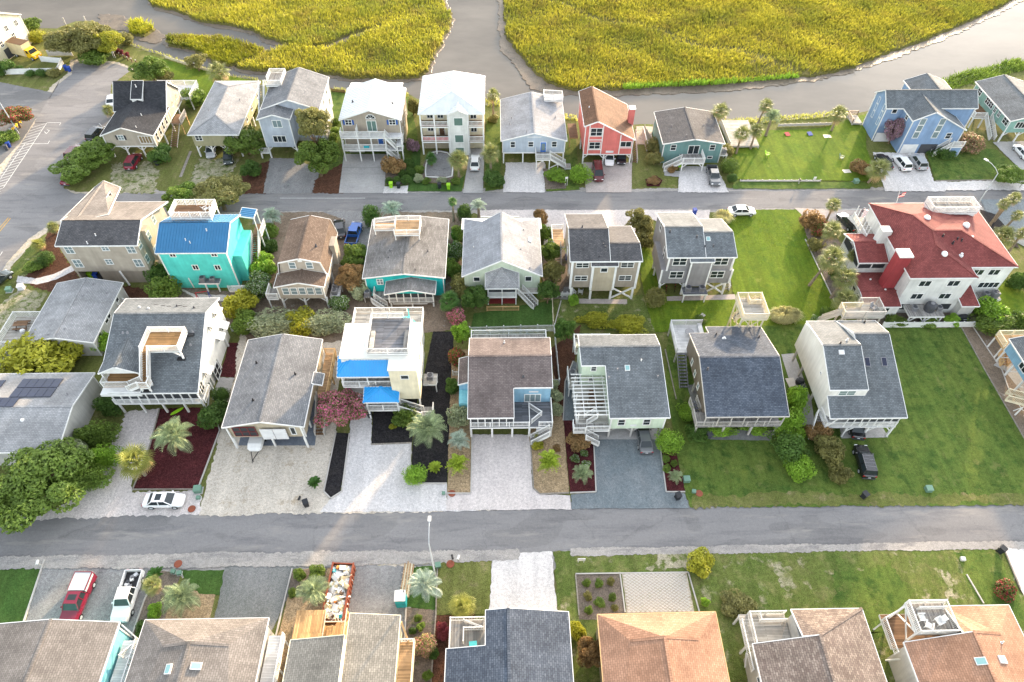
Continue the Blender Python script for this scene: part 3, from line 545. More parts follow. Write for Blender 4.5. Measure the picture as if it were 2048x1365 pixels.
# latticed parking pavers: each block a piece of its own
x0, y1 = G(1243,1147); x1, y0 = G(1388,1226)
LAYER[0] += 1; patch('paver_bed', [(x0,y0),(x1,y0),(x1,y1),(x0,y1)], 'sand', world=True, amp=.05); pv = bpy.data.objects['paver_bed']
b = MB(); s_ = .21
b.prism([(-s_,0),(0,-s_*.62),(s_,0),(0,s_*.62)], 0, .05); pm = b.mesh('paver', 'stone')
cnt = 0; stuff = MB(); zz = lz()
ny = int((y1-y0)/.36); nx = int((x1-x0)/.50)
for j in range(ny*2):
    for i in range(nx):
        x = x0+.3+i*.50+(.25 if j % 2 else 0); y = y0+.2+j*.18
        if x > x1-.2 or y > y1-.1: continue
        dz = random.uniform(-.01, .01)
        if j >= ny*2-20 and cnt < 300: link('paver', pm, pv, (x, y, zz+.005+dz)); cnt += 1
        else:
            n = len(stuff.v); stuff.prism([(x-s_,y),(x,y-s_*.62),(x+s_,y),(x,y+s_*.62)], zz+.005+dz, zz+.055+dz)
link('paver_field', stuff.mesh('paver_field', 'stone'), pv, kind='stuff')
# timber edging boards round the beds: one board run each
EDGE = [[(320,818),(299,897),(266,980),(396,980)],[(424,815),(440,862),(396,980)],[(672,868),(648,984),(662,998),(684,984),(699,868)],[(742,890),(824,887)],[(822,888),(820,968),(894,968)],[(944,870),(942,988),(894,988)],[(1060,870),(1067,978),(1080,989),(1138,987)],[(1140,987),(1192,985),(1187,880)],[(1318,878),(1332,985),(1370,985)],[(1922,656),(1968,740),(2060,900)],[(1945,655),(2003,742),(2020,790)],[(90,1120),(48,1246)],[(1151,1150),(1158,1232)],[(1151,1149),(1376,1146),(1398,1224)],[(1240,1150),(1250,1226)],[(875,1132),(872,1228),(862,1365)],[(816,1134),(806,1365)],[(585,1138),(560,1240),(530,1365)],[(2006,1098),(2040,1180)],[(1932,1150),(1966,1208)],[(1610,480),(1640,545),(1672,612)],[(1330,700),(1352,800)],[(1126,842),(1130,765),(1146,724)],[(318,1140),(290,1200),(262,1280)],[(1870,363),(2048,361)],[(1122,603),(1108,655)]]
for k, e in enumerate(EDGE):
    b = MB(); p = [G(*q) for q in e]
    for i in range(len(p)-1): b.bar((*p[i], .07), (*p[i+1], .07), .14, .26)
    link('timber_edging', b.mesh('timber_edging', 'grey_wood' if k % 3 else 'timber'), kind='structure')
# little white stones round the crescent bed, low bulkheads on the creek
b = MB(); ring = [(852,332),(858,311),(866,306),(880,304),(895,307),(902,314),(906,332),(904,354),(890,357),(852,355),(851,345)]
for i in range(len(ring)):
    a, c = G(*ring[i]), G(*ring[(i+1) % len(ring)])
    b.bar((*a, .09), (*c, .09), .22, .2)
link('bed_border', b.mesh('bed_border', 'white'), kind='structure')
# ================================================================== house kit
_cache = {}
def shared(key, fn):
    if key not in _cache: _cache[key] = fn()
    return _cache[key]
ROT = {'S': 0, 'E': math.pi/2, 'N': math.pi, 'W': -math.pi/2}
class House:
    def __init__(s, label, x, y, name='beach_house', cat='house', group='houses on the streets', rz=0):
        s.o = (x, y, 0); s.root = thing(name, label, cat, (x, y, 0), rz, group)
    def part(s, name, mb, mat, parent=None, kind=None, label=None):
        ob = link(name, mb.mesh(name, mat, s.o), parent or s.root, kind=kind)
        if label: ob['label'] = label
        return ob
    def L(s, x, y, z): return (x-s.o[0], y-s.o[1], z)
    def box(s, name, x0, x1, y0, y1, z0, z1, mat, parent=None): return s.part(name, MB().box(x0, x1, y0, y1, z0, z1), mat, parent)
    def ext(s, name, prof, axis, a0, a1, mat, parent=None): return s.part(name, MB().ext(prof, axis, a0, a1), mat, parent)
    # ---- roof from polygons
    def roof(s, polys, mat, th=.14, fascia='white', caps=True, seams=0, name='roof', fh=.2):
        b = MB(); E = {}
        key = lambda p: (round(p[0], 2), round(p[1], 2), round(p[2], 2))
        for P in polys:
            b.slab(P, th); cx = sum(p[2] for p in P)/len(P)
            for i in range(len(P)):
                a, c = key(P[i]), key(P[(i+1) % len(P)]); E.setdefault(frozenset((a, c)), []).append((P[i], P[(i+1) % len(P)], cx))
        R = s.part(name, b, mat)
        if fascia:
            f = MB()
            for e in E.values():
                if len(e) == 1:
                    p, q, _ = e[0]; f.bar((p[0], p[1], p[2]-fh/2+.015), (q[0], q[1], q[2]-fh/2+.015), .07, fh)
            s.part('fascia', f, fascia, R)
        if caps:
            f = MB(); n = 0
            for e in E.values():
                if len(e) == 2:
                    p, q, c0 = e[0]; c1 = e[1][2]; mz = (p[2]+q[2])/2
                    if mz > c0-.01 and mz > c1-.01: f.bar((p[0], p[1], p[2]+.005), (q[0], q[1], q[2]+.005), .28, .06); n += 1
            if n: s.part('ridge_cap', f, mat, R)
        if seams:
            f = MB()
            for P in polys: s.seam(f, P, seams)
            s.part('standing_seams', f, mat, R, kind='stuff')
        return R
    def seam(s, f, P, pitch):
        V = [Vector(p) for p in P]; n = Vector((0,0,0))
        for i in range(len(V)): n += V[i].cross(V[(i+1) % len(V)])
        if n.z < 0: n = -n
        n.normalize(); u = Vector((-n.y, n.x, 0))
        if u.length < 1e-3: return
        u.normalize(); v = n.cross(u); us = [p.dot(u) for p in V]; t = min(us)+pitch*.5
        while t < max(us):
            hit = []
            for i in range(len(V)):
                a, c = V[i], V[(i+1) % len(V)]; ua, uc = a.dot(u)-t, c.dot(u)-t
                if ua*uc < 0: hit.append(a+(c-a)*(ua/(ua-uc)))
            if len(hit) >= 2:
                hit.sort(key=lambda p: p.dot(v)); f.bar(hit[0]+n*.03, hit[-1]+n*.03, .05, .07, n)
            t += pitch
    def gable(s, axis, x0, x1, y0, y1, ze, zr, mat, wall, z0=2.4, r=None, ze2=None, oh=.35, ohg=.3, fascia='white', seams=0, trim='white', base_wall=True):
        """roof rectangle x0..x1, y0..y1; ridge along axis at r; walls under it down to z0"""
        ze2 = ze if ze2 is None else ze2
        if axis == 'y':
            r = (x0+x1)/2 if r is None else r; a0, a1, u0, u1 = y0, y1, x0, x1
            mk = lambda u, a, z: (u, a, z)
        else:
            r = (y0+y1)/2 if r is None else r; a0, a1, u0, u1 = x0, x1, y0, y1
            mk = lambda u, a, z: (a, u, z)
        R = s.roof([[mk(u0,a0,ze), mk(r,a0,zr), mk(r,a1,zr), mk(u0,a1,ze)], [mk(r,a0,zr), mk(u1,a0,ze2), mk(u1,a1,ze2), mk(r,a1,zr)]], mat, fascia=fascia, seams=seams)
        if wall:
            k0 = (zr-ze)/(r-u0); k1 = (zr-ze2)/(u1-r)
            prof = [(u0+oh, z0), (u1-oh, z0), (u1-oh, ze2+k1*oh-.15), (r, zr-.15), (u0+oh, ze+k0*oh-.15)]
            s.ext('wall', prof, axis, a0+ohg, a1-ohg, wall)
            if trim:
                for u, zt in ((u0+oh, ze+k0*oh-.2), (u1-oh, ze2+k1*oh-.2)):
                    for a in (a0+ohg, a1-ohg):
                        x, y = (u, a) if axis == 'y' else (a, u); s.box('corner_trim', x-.07, x+.07, y-.07, y+.07, z0-.02, zt, trim)
        return R
    # ---- openings
    def win(s, f, plane, pos, zc, w=.95, h=1.25, cols=1, rows=2, glass='glass', frame='white', shutters=None, arch=False, t=.1, name='window'):
        def mk():
            b = MB(); d = .05
            b.box(-w/2-t, w/2+t, -d, .03, h/2, h/2+t); b.box(-w/2-t, w/2+t, -d-.02, .03, -h/2-t, -h/2); b.box(-w/2-t, -w/2, -d, .03, -h/2, h/2); b.box(w/2, w/2+t, -d, .03, -h/2, h/2)
            for i in range(1, cols): x = -w/2+w*i/cols; b.box(x-.04, x+.04, -d+.005, .02, -h/2, h/2)
            for i in range(1, rows): z = -h/2+h*i/rows; b.box(-w/2, w/2, -d+.01, .02, z-.03, z+.03)
            return b.mesh('window', frame)
        fm = shared(('win', round(w, 2), round(h, 2), cols, rows, frame, t), mk)
        pm = shared(('pane', round(w, 2), round(h, 2), glass), lambda: MB().box(-w/2, w/2, -.018, .015, -h/2, h/2).mesh('pane', glass))
        x, y = (pos, plane) if f in 'SN' else (plane, pos)
        o = link(name, fm, s.root, s.L(x, y, zc), ROT[f]); link('pane', pm, o)
        if shutters:
            sm = shared(('shut', round(h, 2), shutters), lambda: MB().box(-.17, .17, -.05, .0, -h/2, h/2).mesh('shutter', shutters))
            for k in (-1, 1): link('shutter', sm, o, (k*(w/2+t+.19), 0, 0))
        return o
    def door(s, f, plane, pos, z0, w=.95, h=2.05, mat='white', glass=None):
        dm = shared(('door', w, h, mat), lambda: MB().box(-w/2-.1, w/2+.1, -.03, .02, 0, h+.1).mesh('door_frame', 'white')); lm = shared(('leaf', w, h, mat), lambda: MB().box(-w/2, w/2, -.06, .0, .02, h).mesh('door', mat))
        x, y = (pos, plane) if f in 'SN' else (plane, pos)
        o = link('door', lm, s.root, s.L(x, y, z0), ROT[f]); link('door_frame', dm, o)
        if glass: link('pane', shared(('dg', w, h, glass), lambda: MB().box(-w/2+.14, w/2-.14, -.075, .0, .3, h-.2).mesh('pane', glass)), o)
        link('handle', shared('hnd', lambda: MB().box(-.03, .03, -.11, -.05, .95, 1.1).mesh('handle', 'steel')), o, (w/2-.12, 0, 0)); return o
    # ---- timber work
    def post(s, x, y, z0, z1, w=.22, mat='white'):
        me = shared(('post', round(z1-z0, 2), w, mat), lambda: MB().box(-w/2, w/2, -w/2, w/2, 0, z1-z0).mesh('post', mat)); return link('post', me, s.root, s.L(x, y, z0))
    def posts(s, pts, z1, w=.22, mat='white', z0=0):
        for x, y in pts: s.post(x, y, z0, z1, w, mat)
    def brace(s, p, q, w=.12, mat='white'): return s.part('brace', MB().bar(p, q, w), mat)
    def deck(s, x0, x1, y0, y1, z, mat='d_grey', skirt='white', th=.14):
        D = s.box('deck', x0, x1, y0, y1, z-th, z, mat)
        if skirt:
            b = MB()
            for p, q in (((x0,y0),(x1,y0)),((x1,y0),(x1,y1)),((x1,y1),(x0,y1)),((x0,y1),(x0,y0))): b.bar((*p, z-.17), (*q, z-.17), .06, .26)
            s.part('rim_board', b, skirt, D)
        return D
    def rail(s, pts, ht=1.0, mat='white', style='b', sp=.16, cap=.1, post_every=2.4):
        for i in range(len(pts)-1):
            p, q = Vector(pts[i]), Vector(pts[i+1]); U = Vector((0,0,1)); b = MB()
            b.bar(p+U*ht, q+U*ht, cap, .07); b.bar(p+U*.12, q+U*.12, .06, .07)
            if style == 'h':
                for k in (.36, .6, .82): b.bar(p+U*ht*k, q+U*ht*k, .04, .10)
            R = s.part('railing', b, mat); d = q-p; n = max(1, int(d.length/post_every+.5))
            for k in range(n+1):
                c = p+d*(k/n)
                if k == 0 and i > 0: continue
                me = shared(('rpost', ht, mat), lambda: MB().box(-.06, .06, -.06, .06, 0, ht+.08).mesh('railing_post', mat)); link('railing_post', me, R, s.L(*c))
            m = max(1, int(d.length/sp)); f = MB()
            if style == 'b':
                for k in range(1, m): c = p+d*(k/m); f.bar(c+U*.12, c+U*ht, .045)
                if f.f: s.part('balusters', f, mat, R, kind='stuff')
            elif style == 'p':
                for k in range(1, max(2, int(d.length/.22))): c = p+d*(k/max(2, int(d.length/.22))); f.bar(c+U*.12, c+U*ht, .075)
                s.part('balusters', f, mat, R, kind='stuff')
            elif style == 'solid':
                f.bar(p+U*(ht+.12)/2, q+U*(ht+.12)/2, .03, ht-.1); s.part('panel', f, mat, R)
    def stairs(s, bot, top, width=1.1, mat='white', tread='d_grey', rails=True, rmat=None):
        b0, t0 = Vector(bot), Vector(top); d = t0-b0; hd = Vector((d.x, d.y, 0)); hd.normalize(); sd = Vector((-hd.y, hd.x, 0))*(width/2)
        S = s.part('staircase', MB().bar(b0+sd-Vector((0,0,.1)), t0+sd-Vector((0,0,.1)), .07, .26).bar(b0-sd-Vector((0,0,.1)), t0-sd-Vector((0,0,.1)), .07, .26), mat)
        n = max(2, int(abs(d.z)/.19)); ang = math.atan2(hd.y, hd.x)
        me = shared(('tread', round(width, 2), tread), lambda: MB().box(-.15, .15, -width/2, width/2, -.04, 0).mesh('tread', tread))
        for k in range(n): c = b0+d*((k+.5)/n); link('tread', me, S, s.L(c.x, c.y, c.z+.06), ang)
        if rails:
            s.rail([b0+sd, t0+sd], .95, rmat or mat, post_every=3); s.rail([b0-sd, t0-sd], .95, rmat or mat, post_every=3)
    def vent(s, x, y, z, mat='mid_grey', r=.07, h=.35):
        link('vent_pipe', shared(('vent', mat, r, h), lambda: MB().lathe([(r*1.8,-.25),(r*1.8,-.02),(r,0),(r,h),(0,h)], 8).mesh('vent_pipe', mat)), s.root, s.L(x, y, z))
    def skylight(s, x, y, z, w=.7, l=1.0, ax=0., ay=0., glass='skylight_glass', fr='white'):
        o = link('skylight', shared(('skf', w, l, fr), lambda: MB().box(-w/2, w/2, -l/2, l/2, -.1, .09).mesh('skylight', fr)), s.root, s.L(x, y, z), (ax, ay, 0))
        link('pane', shared(('skp', w, l, glass), lambda: MB().box(-w/2+.07, w/2-.07, -l/2+.07, l/2-.07, .05, .105).mesh('pane', glass)), o)
def ac_unit(x, y, z, label, s=1.0):
    t = thing('air_conditioner', label, 'air conditioner', (x, y, z), random.uniform(-.1, .1), 'outdoor air conditioners', s)
    link('case', shared('ac', lambda: MB().box(-.4, .4, -.4, .4, 0, .8).mesh('case', 'mid_grey')), t); link('fan_grille', shared('acf', lambda: MB().lathe([(.34,.8),(.34,.86),(.27,.86),(.27,.82),(.1,.82),(.1,.86),(0,.86)], 12).mesh('fan_grille', 'dark_grey')), t)
    link('louvre', shared('acl', lambda: [b.box(-.41, .41, -.41, -.39, .1+k*.13, .15+k*.13) for b in [MB()] for k in range(5)][0].mesh('louvre', 'dark_grey')), t); return t
def adiron(x, y, z, rz, label, mat='white'):
    t = thing('deck_chair', label, 'chair', (x, y, z), rz, 'garden chairs')
    link('seat', shared(('ads', mat), lambda: MB().bar((0,-.3,.38), (0,.25,.28), .55, .05, (0,0,1)).mesh('seat', mat)), t); link('backrest', shared(('adb', mat), lambda: MB().bar((0,.25,.25), (0,.6,1.0), .55, .05, (0,-.9,.4)).mesh('backrest', mat)), t)
    for k in (-1, 1):
        link('armrest', shared(('ada', mat), lambda: MB().box(-.06, .06, -.38, .4, .54, .58).mesh('armrest', mat)), t, (k*.33, 0, 0)); link('leg', shared(('adl', mat), lambda: MB().box(-.04, .04, -.34, -.24, 0, .55).mesh('leg', mat)), t, (k*.31, 0, 0)); link('leg', shared(('adl2', mat), lambda: MB().box(-.04, .04, .24, .34, 0, .55).mesh('leg', mat)), t, (k*.31, 0, 0))
    return t
# ================================================================== houses north of the back street
def stilt(h, xs, y, z1, mat='white', w=.24, braces=True):
    for i, x in enumerate(xs):
        h.post(x, y, 0, z1, w, mat)
    if braces:
        for i in range(len(xs)-1):
            h.brace((xs[i], y, z1-.9), (xs[i]+.9, y, z1-.05), .11, mat); h.brace((xs[i+1], y, z1-.9), (xs[i+1]-.9, y, z1-.05), .11, mat)
# tan house with dark T-shaped roof
h = House('beige stilt house with near black roof beside the side street parking', -68, 118)
h.gable('y', -72.6, -62.9, 110.4, 120.0, 4.8, 6.45, 'r_dark', 'w_beige', 2.5, r=-68.2)
h.gable('x', -73.0, -63.0, 118.5, 126.9, 4.85, 8.6, 'r_dark', 'w_beige', 2.5, r=122.8)
h.roof([[(-69.4,119.6,6.75),(-67.2,119.6,6.75),(-67.2,122.8,8.75),(-69.4,122.8,8.75)]], 'r_dark', name='dormer_roof'); h.ext('dormer', [(119.75,5.6),(122.6,8),(122.6,8.5),(119.75,6.6)], 'x', -69.3, -67.3, 'white')
h.box('floor_slab', -72.2, -63.3, 110.7, 126.5, 2.25, 2.5, 'white')
h.win('S', 110.7, -69.1, 4.25, .95, .9, 2, 2, 'glass_light', shutters='black_shutter'); h.win('S', 110.7, -64.8, 3.8, 2.1, 1.4, 4, 1, 'glass_tan')
for y in (112.1, 113.9, 115.7, 117.4): h.win('E', -63.25, y, 3.6, .8, 1.5)
for y in (119.7, 122.3, 124.9): h.win('E', -63.35, y, 4.1, .5, .7, 1, 1)
stilt(h, (-72.0, -69.2, -66.2, -63.4), 110.9, 2.3); h.posts([(x, y) for x in (-72, -67.6, -63.4) for y in (115, 119.5, 124)], 2.3)
h.deck(-69.5, -61.6, 126.9, 132.2, 2.6, 'd_white'); h.rail([(-69.5,132.2,2.6),(-61.6,132.2,2.6),(-61.6,126.9,2.6)], 1.0, 'white', 'p'); h.posts([(-61.8,131.9),(-61.8,127.2),(-69.3,131.9)], 2.4)
h.stairs((-61.9,113.8,.2), (-61.9,118.2,2.5), 1.2, 'grey_wood', 'd_brown', False); h.deck(-62.9, -61.0, 118.2, 121.5, 2.5, 'd_brown', 'grey_wood'); h.rail([(-61.0,118.2,2.5),(-61.0,121.5,2.5)], 1, 'grey_wood'); h.posts([(-61.1,118.3),(-61.1,121.4)], 2.4, .15, 'raw_wood')
for x, y, z in ((-66.3,115.5,5.9),(-66.0,111.6,5.75),(-68.3,121.4,8.4)): h.vent(x, y, z, 'pale_gray')
# grey hip roof
h = House('low olive walled stilt house with grey hip roof', -52, 120)
h.roof([[(-56.7,110.3,5),(-52.1,114.4,6.6),(-52.3,124.5,6.6),(-56.6,129.4,5)],[(-52.1,114.4,6.6),(-47.4,110.3,5),(-47.6,129.4,5),(-52.3,124.5,6.6)],[(-56.7,110.3,5),(-47.4,110.3,5),(-52.1,114.4,6.6)],[(-56.6,129.4,5),(-52.3,124.5,6.6),(-47.6,129.4,5)]], 'r_light')
h.box('wall', -56.2, -47.9, 110.7, 129.0, 2.4, 4.9, 'w_olive'); h.win('S', 110.7, -55.0, 4.1, 1.1, 1.0, 2, 2); h.win('S', 110.7, -49.2, 4.2, 1.0, .8, 2, 2)
for y in (113.5, 117.5, 121.5, 126): h.win('E', -47.9, y, 3.9, .9, 1.1)
stilt(h, (-56.0, -53.4, -50.8, -48.1), 110.9, 2.4); h.posts([(x, y) for x in (-56, -48.1) for y in (116, 121, 126)], 2.4); h.box('ground_wall', -55.9, -48.2, 119.5, 119.8, 0, 2.4, 'w_olive')
h.vent(-54.3, 117, 5.9); h.vent(-49.5, 121, 5.7)
# grey two storey with roof deck
h = House('pale blue grey two storey house with grey roof and white roof deck', -38, 117)
h.gable('y', -43.1, -32.4, 112.8, 124.4, 8.5, 10.5, 'r_grey', 'w_paleblue', 2.6, r=-37.75); h.gable('y', -43.1, -37.1, 109.7, 113.6, 8.45, 9.4, 'r_grey', 'w_paleblue', 2.6, r=-40.1)
h.win('S', 110.0, -39.7, 7.4, 1.5, 1.3, 2, 1, 'glass_light'); h.win('S', 110.0, -40.0, 4.3, 2.2, 1.2, 3, 1)
for y in (115, 118, 121.5): h.win('E', -32.75, y, 7.3, .7, 1.5); h.win('E', -32.75, y+.8, 4.6, .7, 1.3)
h.box('garage_wall', -42.6, -33.0, 116, 124, 0, 2.6, 'concrete_grey'); stilt(h, (-42.6, -37.5, -33.0), 110.3, 2.6); h.box('porch', -44.4, -42.8, 110.2, 112, 1.0, 1.2, 'd_white'); h.rail([(-44.4,110.2,1.2),(-42.9,110.2,1.2)]); h.posts([(-44.3,110.3)], 1.0)
h.deck(-43.2, -40.3, 119.6, 123.9, 9.5, 'd_grey'); h.rail([(-43.2,119.6,9.5),(-40.3,119.6,9.5),(-40.3,123.9,9.5),(-43.2,123.9,9.5),(-43.2,121,9.5)], 1.0, 'white', 'p'); h.posts([(-43.1,119.7),(-40.4,119.7),(-43.1,123.8)], 9.4, .12, 'white', 8.2)
h.stairs((-44.0,115.0,5.2), (-44.0,119.8,9.4), .9, 'white', 'd_grey'); h.vent(-35.4, 117, 9.4); h.vent(-40, 117.5, 9.4)
# beige house, white ribbed roof, two front decks
h = House('taupe house with white ribbed metal roof, blue shutters and two front decks', -23, 115)
h.gable('y', -28.6, -17.4, 110.2, 121.2, 8.0, 9.9, 'm_white', 'w_taupe', 2.6, r=-23.0, seams=.62)
h.roof([[(-28.4,120.6,7.9),(-18.4,120.6,7.9),(-18.4,124.6,7.2),(-28.4,124.6,7.2)]], 'm_white', seams=.62, name='porch_roof')
for x in (-27.0, -19.1): h.win('S', 110.5, x, 7.35, 1.05, .95, 2, 2, shutters='blue_shutter')
h.win('S', 110.5, -22.9, 6.6, 1.6, 2.0, 2, 1, 'glass_green'); b = MB()
for k in range(9): a0 = math.pi*k/9; a1 = math.pi*(k+1)/9; b.face([(-22.9,110.44,8.1),(-22.9+.8*math.cos(a0),110.44,8.1+.8*math.sin(a0)),(-22.9+.8*math.cos(a1),110.44,8.1+.8*math.sin(a1))])
A = h.part('arched_window', b, 'glass'); b = MB()
for k in range(10): a0 = math.pi*k/10; a1 = math.pi*(k+1)/10; b.bar((-22.9+.84*math.cos(a0),110.42,8.1+.84*math.sin(a0)), (-22.9+.84*math.cos(a1),110.42,8.1+.84*math.sin(a1)), .1)
b.bar((-23.75,110.42,8.08),(-22.05,110.42,8.08),.1).bar((-22.9,110.42,8.1),(-22.9,110.42,8.9),.06).bar((-22.9,110.42,8.1),(-22.35,110.42,8.65),.05).bar((-22.9,110.42,8.1),(-23.45,110.42,8.65),.05); h.part('frame', b, 'white', A)
for z in (5.2, 2.6): h.deck(-28.6, -17.6, 109.0, 110.5, z, 'd_white')
h.rail([(-28.6,110.4,5.2),(-28.6,109.1,5.2),(-20.6,109.1,5.2)], 1.1, 'white', 'p'); h.rail([(-28.6,110.4,2.6),(-28.6,109.1,2.6),(-20.6,109.1,2.6)], 1.05, 'white', 'p')
h.rail([(-25.6,109.1,5.2),(-25.6,110.4,5.2)], 1.7, 'white', 'p'); h.box('sign', -24.7, -23.7, 109.0, 109.06, 2.95, 3.4, 'teal')
for x in (-28.5, -25.6, -23.2, -20.6, -17.7): h.post(x, 109.15, 0, 5.1, .2)
h.stairs((-18.6,109.4,2.6), (-20.6,109.4,5.2), 1.0); h.stairs((-18.4,109.0,.1), (-20.6,109.0,2.6), 1.0); h.deck(-18.6, -17.5, 108.4, 110.4, 3.9, 'd_white'); h.rail([(-17.5,108.4,3.9),(-17.5,110.4,3.9)], 1, 'white', 'p'); h.posts([(-17.6,108.5),(-18.5,108.5)], 3.9, .15)
h.win('S', 110.5, -18.7, 4.5, .6, 1.1, 1, 1, shutters='blue_shutter'); h.door('S', 110.5, -21.7, 2.6, .9, 2, 'blue_shutter'); h.box('ground_wall', -28.2, -25.4, 112.0, 112.2, 0, 2.4, 'w_lightgrey'); h.box('ground_wall', -28.2, -17.8, 115, 120, 0, 2.6, 'w_tan')
for y in (113, 116, 119): h.win('E', -17.75, y, 6.6, .8, 1.2); h.win('E', -17.75, y, 4, .8, 1.2)
h.vent(-26.6, 115, 8.8, 'dark_grey', .12); h.vent(-19.3, 114.5, 8.7, 'dark_grey', .12)
# white tower house
h = House('tall white house with white metal hip roof and central stair tower', -8.4, 117)
h.roof([[(-14.4,111.1,8.6),(-8.3,115.6,10.6),(-8.3,122.6,10.6),(-14.4,124.4,8.6)],[(-8.3,115.6,10.6),(-2.4,111.1,8.6),(-2.4,124.4,8.6),(-8.3,122.6,10.6)],[(-14.4,111.1,8.6),(-2.4,111.1,8.6),(-8.3,115.6,10.6)],[(-14.4,124.4,8.6),(-8.3,122.6,10.6),(-2.4,124.4,8.6)]], 'm_white', seams=.62)
h.gable('y', -9.0, -5.4, 110.7, 116.0, 8.75, 9.6, 'm_white', 'w_white', 0, seams=.62, oh=.15, ohg=.25)
h.box('wall', -14.1, -2.7, 113.3, 124.1, 0, 8.5, 'w_cream'); h.box('garage_door', -13.9, -9.2, 113.1, 113.28, .1, 2.2, 'w_tan')
for z in (6.0, 2.85):
    for xa, xb in ((-14.2,-9.0),(-5.5,-2.6)): h.deck(xa, xb, 111.2, 113.3, z, 'd_brown'); h.rail([(xa,111.3,z),(xb,111.3,z)], .95, 'white', 'p'); 
for x in (-14.1, -11.6, -9.1, -5.4, -2.7): h.post(x, 111.35, 0, 8.5, .26)
for z in (7.1, 3.6, .9): h.win('S', 110.95, -7.2, z, 1.5, 1.5, 1, 1, 'glass_green')
for x, z in ((-12.5,7.1),(-10.6,7.1),(-12.6,4.4),(-4.5,7.0),(-4.5,4.2)): h.win('S', 113.3, x, z, 1.0, 1.2, 2, 1)
h.door('S', 113.3, -10.5, 2.9, .95, 2.0, 'brown'); h.vent(-4.5, 117, 9.3, 'pale_gray'); h.vent(-12.2, 115, 9.0)
h.box('mesh_panel', -13.9, -9.2, 111.34, 111.38, 2.95, 3.75, 'red_paint'); h.box('mesh_panel', -13.9, -9.2, 111.34, 111.38, 6.1, 6.2, 'red_paint')
# blue grey cottage with blue door
h = House('pale blue grey stilt cottage with light grey roof and bright blue door', 6.5, 115)
h.gable('y', .5, 12.6, 108.0, 122.2, 5.0, 6.6, 'r_bluegrey', 'w_bluegrey', 2.4, r=6.6)
h.win('S', 108.3, 2.7, 4.05, .75, 1.1); h.win('S', 108.3, 6.0, 4.1, .85, .95); h.win('S', 108.3, 10.3, 4.1, .8, 1.0); h.door('S', 108.3, 8.3, 2.5, 1.0, 2.0, 'blue_door', 'glass_light')
h.box('gable_vent', 5.3, 7.9, 108.25, 108.29, 5.55, 5.68, 'white'); h.box('floor_slab', .9, 12.2, 108.3, 121.9, 2.15, 2.4, 'white')
stilt(h, (1.0, 4.6, 8.4, 12.1), 108.4, 2.2, braces=False); h.posts([(x, y) for x in (1, 6.5, 12.1) for y in (113, 118)], 2.2); h.box('ground_wall', 1.1, 12.0, 116.2, 116.4, 0, 2.2, 'w_tan')
h.deck(6.9, 9.5, 105.9, 108.2, 2.5, 'd_grey'); h.rail([(6.9,108.1,2.5),(6.9,106,2.5),(9.5,106,2.5)], 1.05, 'white'); h.stairs((12.4,106.6,.6), (9.5,106.6,2.5), 1.1); h.deck(12.3, 13.4, 105.9, 107.3, .6, 'd_grey'); h.posts([(7,106),(9.4,106)], 2.4, .18); h.posts([(11,106.1),(12.4,106.1)], 1.3, .15); h.brace((7,106,1.2),(8.4,106,2.3)); h.brace((9.4,106,.5),(11.0,106,1.4))
h.deck(8.9, 12.5, 119.8, 122.1, 6.15, 'd_white'); h.rail([(8.9,119.8,6.15),(12.5,119.8,5.9),(12.5,122.1,5.9),(8.9,122.1,6.15),(8.9,119.8,6.15)], .9, 'white', 'p'); h.posts([(12.4,119.9),(12.4,122)], 6.1, .12, 'white', 5)
for x, y, z in ((2.6,114.5,5.6),(2.2,112.6,5.5),(5.2,108.9,6.3),(10.8,114.8,5.6)): h.vent(x, y, z)
# coral house
h = House('coral pink two storey house with brown saltbox roof and pink chimney', 20, 114)
h.gable('y', 15.4, 25.0, 107.7, 119.7, 8.1, 9.1, 'r_rust', 'w_coral', 2.1, r=17.8, ze2=5.3)
h.win('S', 108.0, 17.75, 6.75, 2.0, 1.5, 2, 2); h.win('S', 108.0, 17.7, 4.0, 1.9, 1.3, 2, 2); h.win('S', 108.0, 23.4, 4.25, 1.9, 1.0, 2, 1); h.box('sign', 19.9, 21.3, 107.93, 107.99, 2.45, 2.85, 'pale_gray')
for x, za, zb in ((16.5,2.1,8.3),(18.95,2.1,8.4),(22.3,2.1,6.2)): h.box('trim_board', x-.08, x+.08, 107.93, 107.99, za, zb, 'white')
for z in (2.1, 3.05, 5.1, 5.9): h.box('trim_board', 16.5, 18.9, 107.94, 107.985, z, z+.15, 'white')
h.box('trim_board', 15.7, 24.7, 107.93, 107.985, 2.0, 2.15, 'white'); h.box('trim_board', 22.3, 24.6, 107.94, 107.985, 3.4, 3.52, 'white')
h.win('E', 24.65, 112, 3.8, .8, 1.1); h.win('E', 24.65, 116.5, 3.8, .8, 1.1)
ch = h.box('chimney', 24.2, 25.2, 112.7, 113.8, 2.2, 8.4, 'w_coral'); h.box('chimney_cap', 24.1, 25.3, 112.6, 113.9, 8.4, 8.55, 'white', ch)
stilt(h, (15.8, 19.6, 24.6), 108.1, 2.1); h.posts([(15.8,113),(24.6,113)], 2.1); h.box('ground_wall', 15.8, 24.5, 114.5, 114.7, 0, 2.1, 'w_tan'); h.stairs((25.6,108.2,0), (25.6,113.8,2.6), 1.0, 'grey_wood', 'd_brown'); h.vent(16.7, 113, 8.6, 'pale_gray'); h.deck(13.6, 15.2, 113.2, 118, 2.3, 'd_brown', 'raw_wood'); h.posts([(13.7,113.3),(13.7,117.9)], 2.2, .15, 'raw_wood')
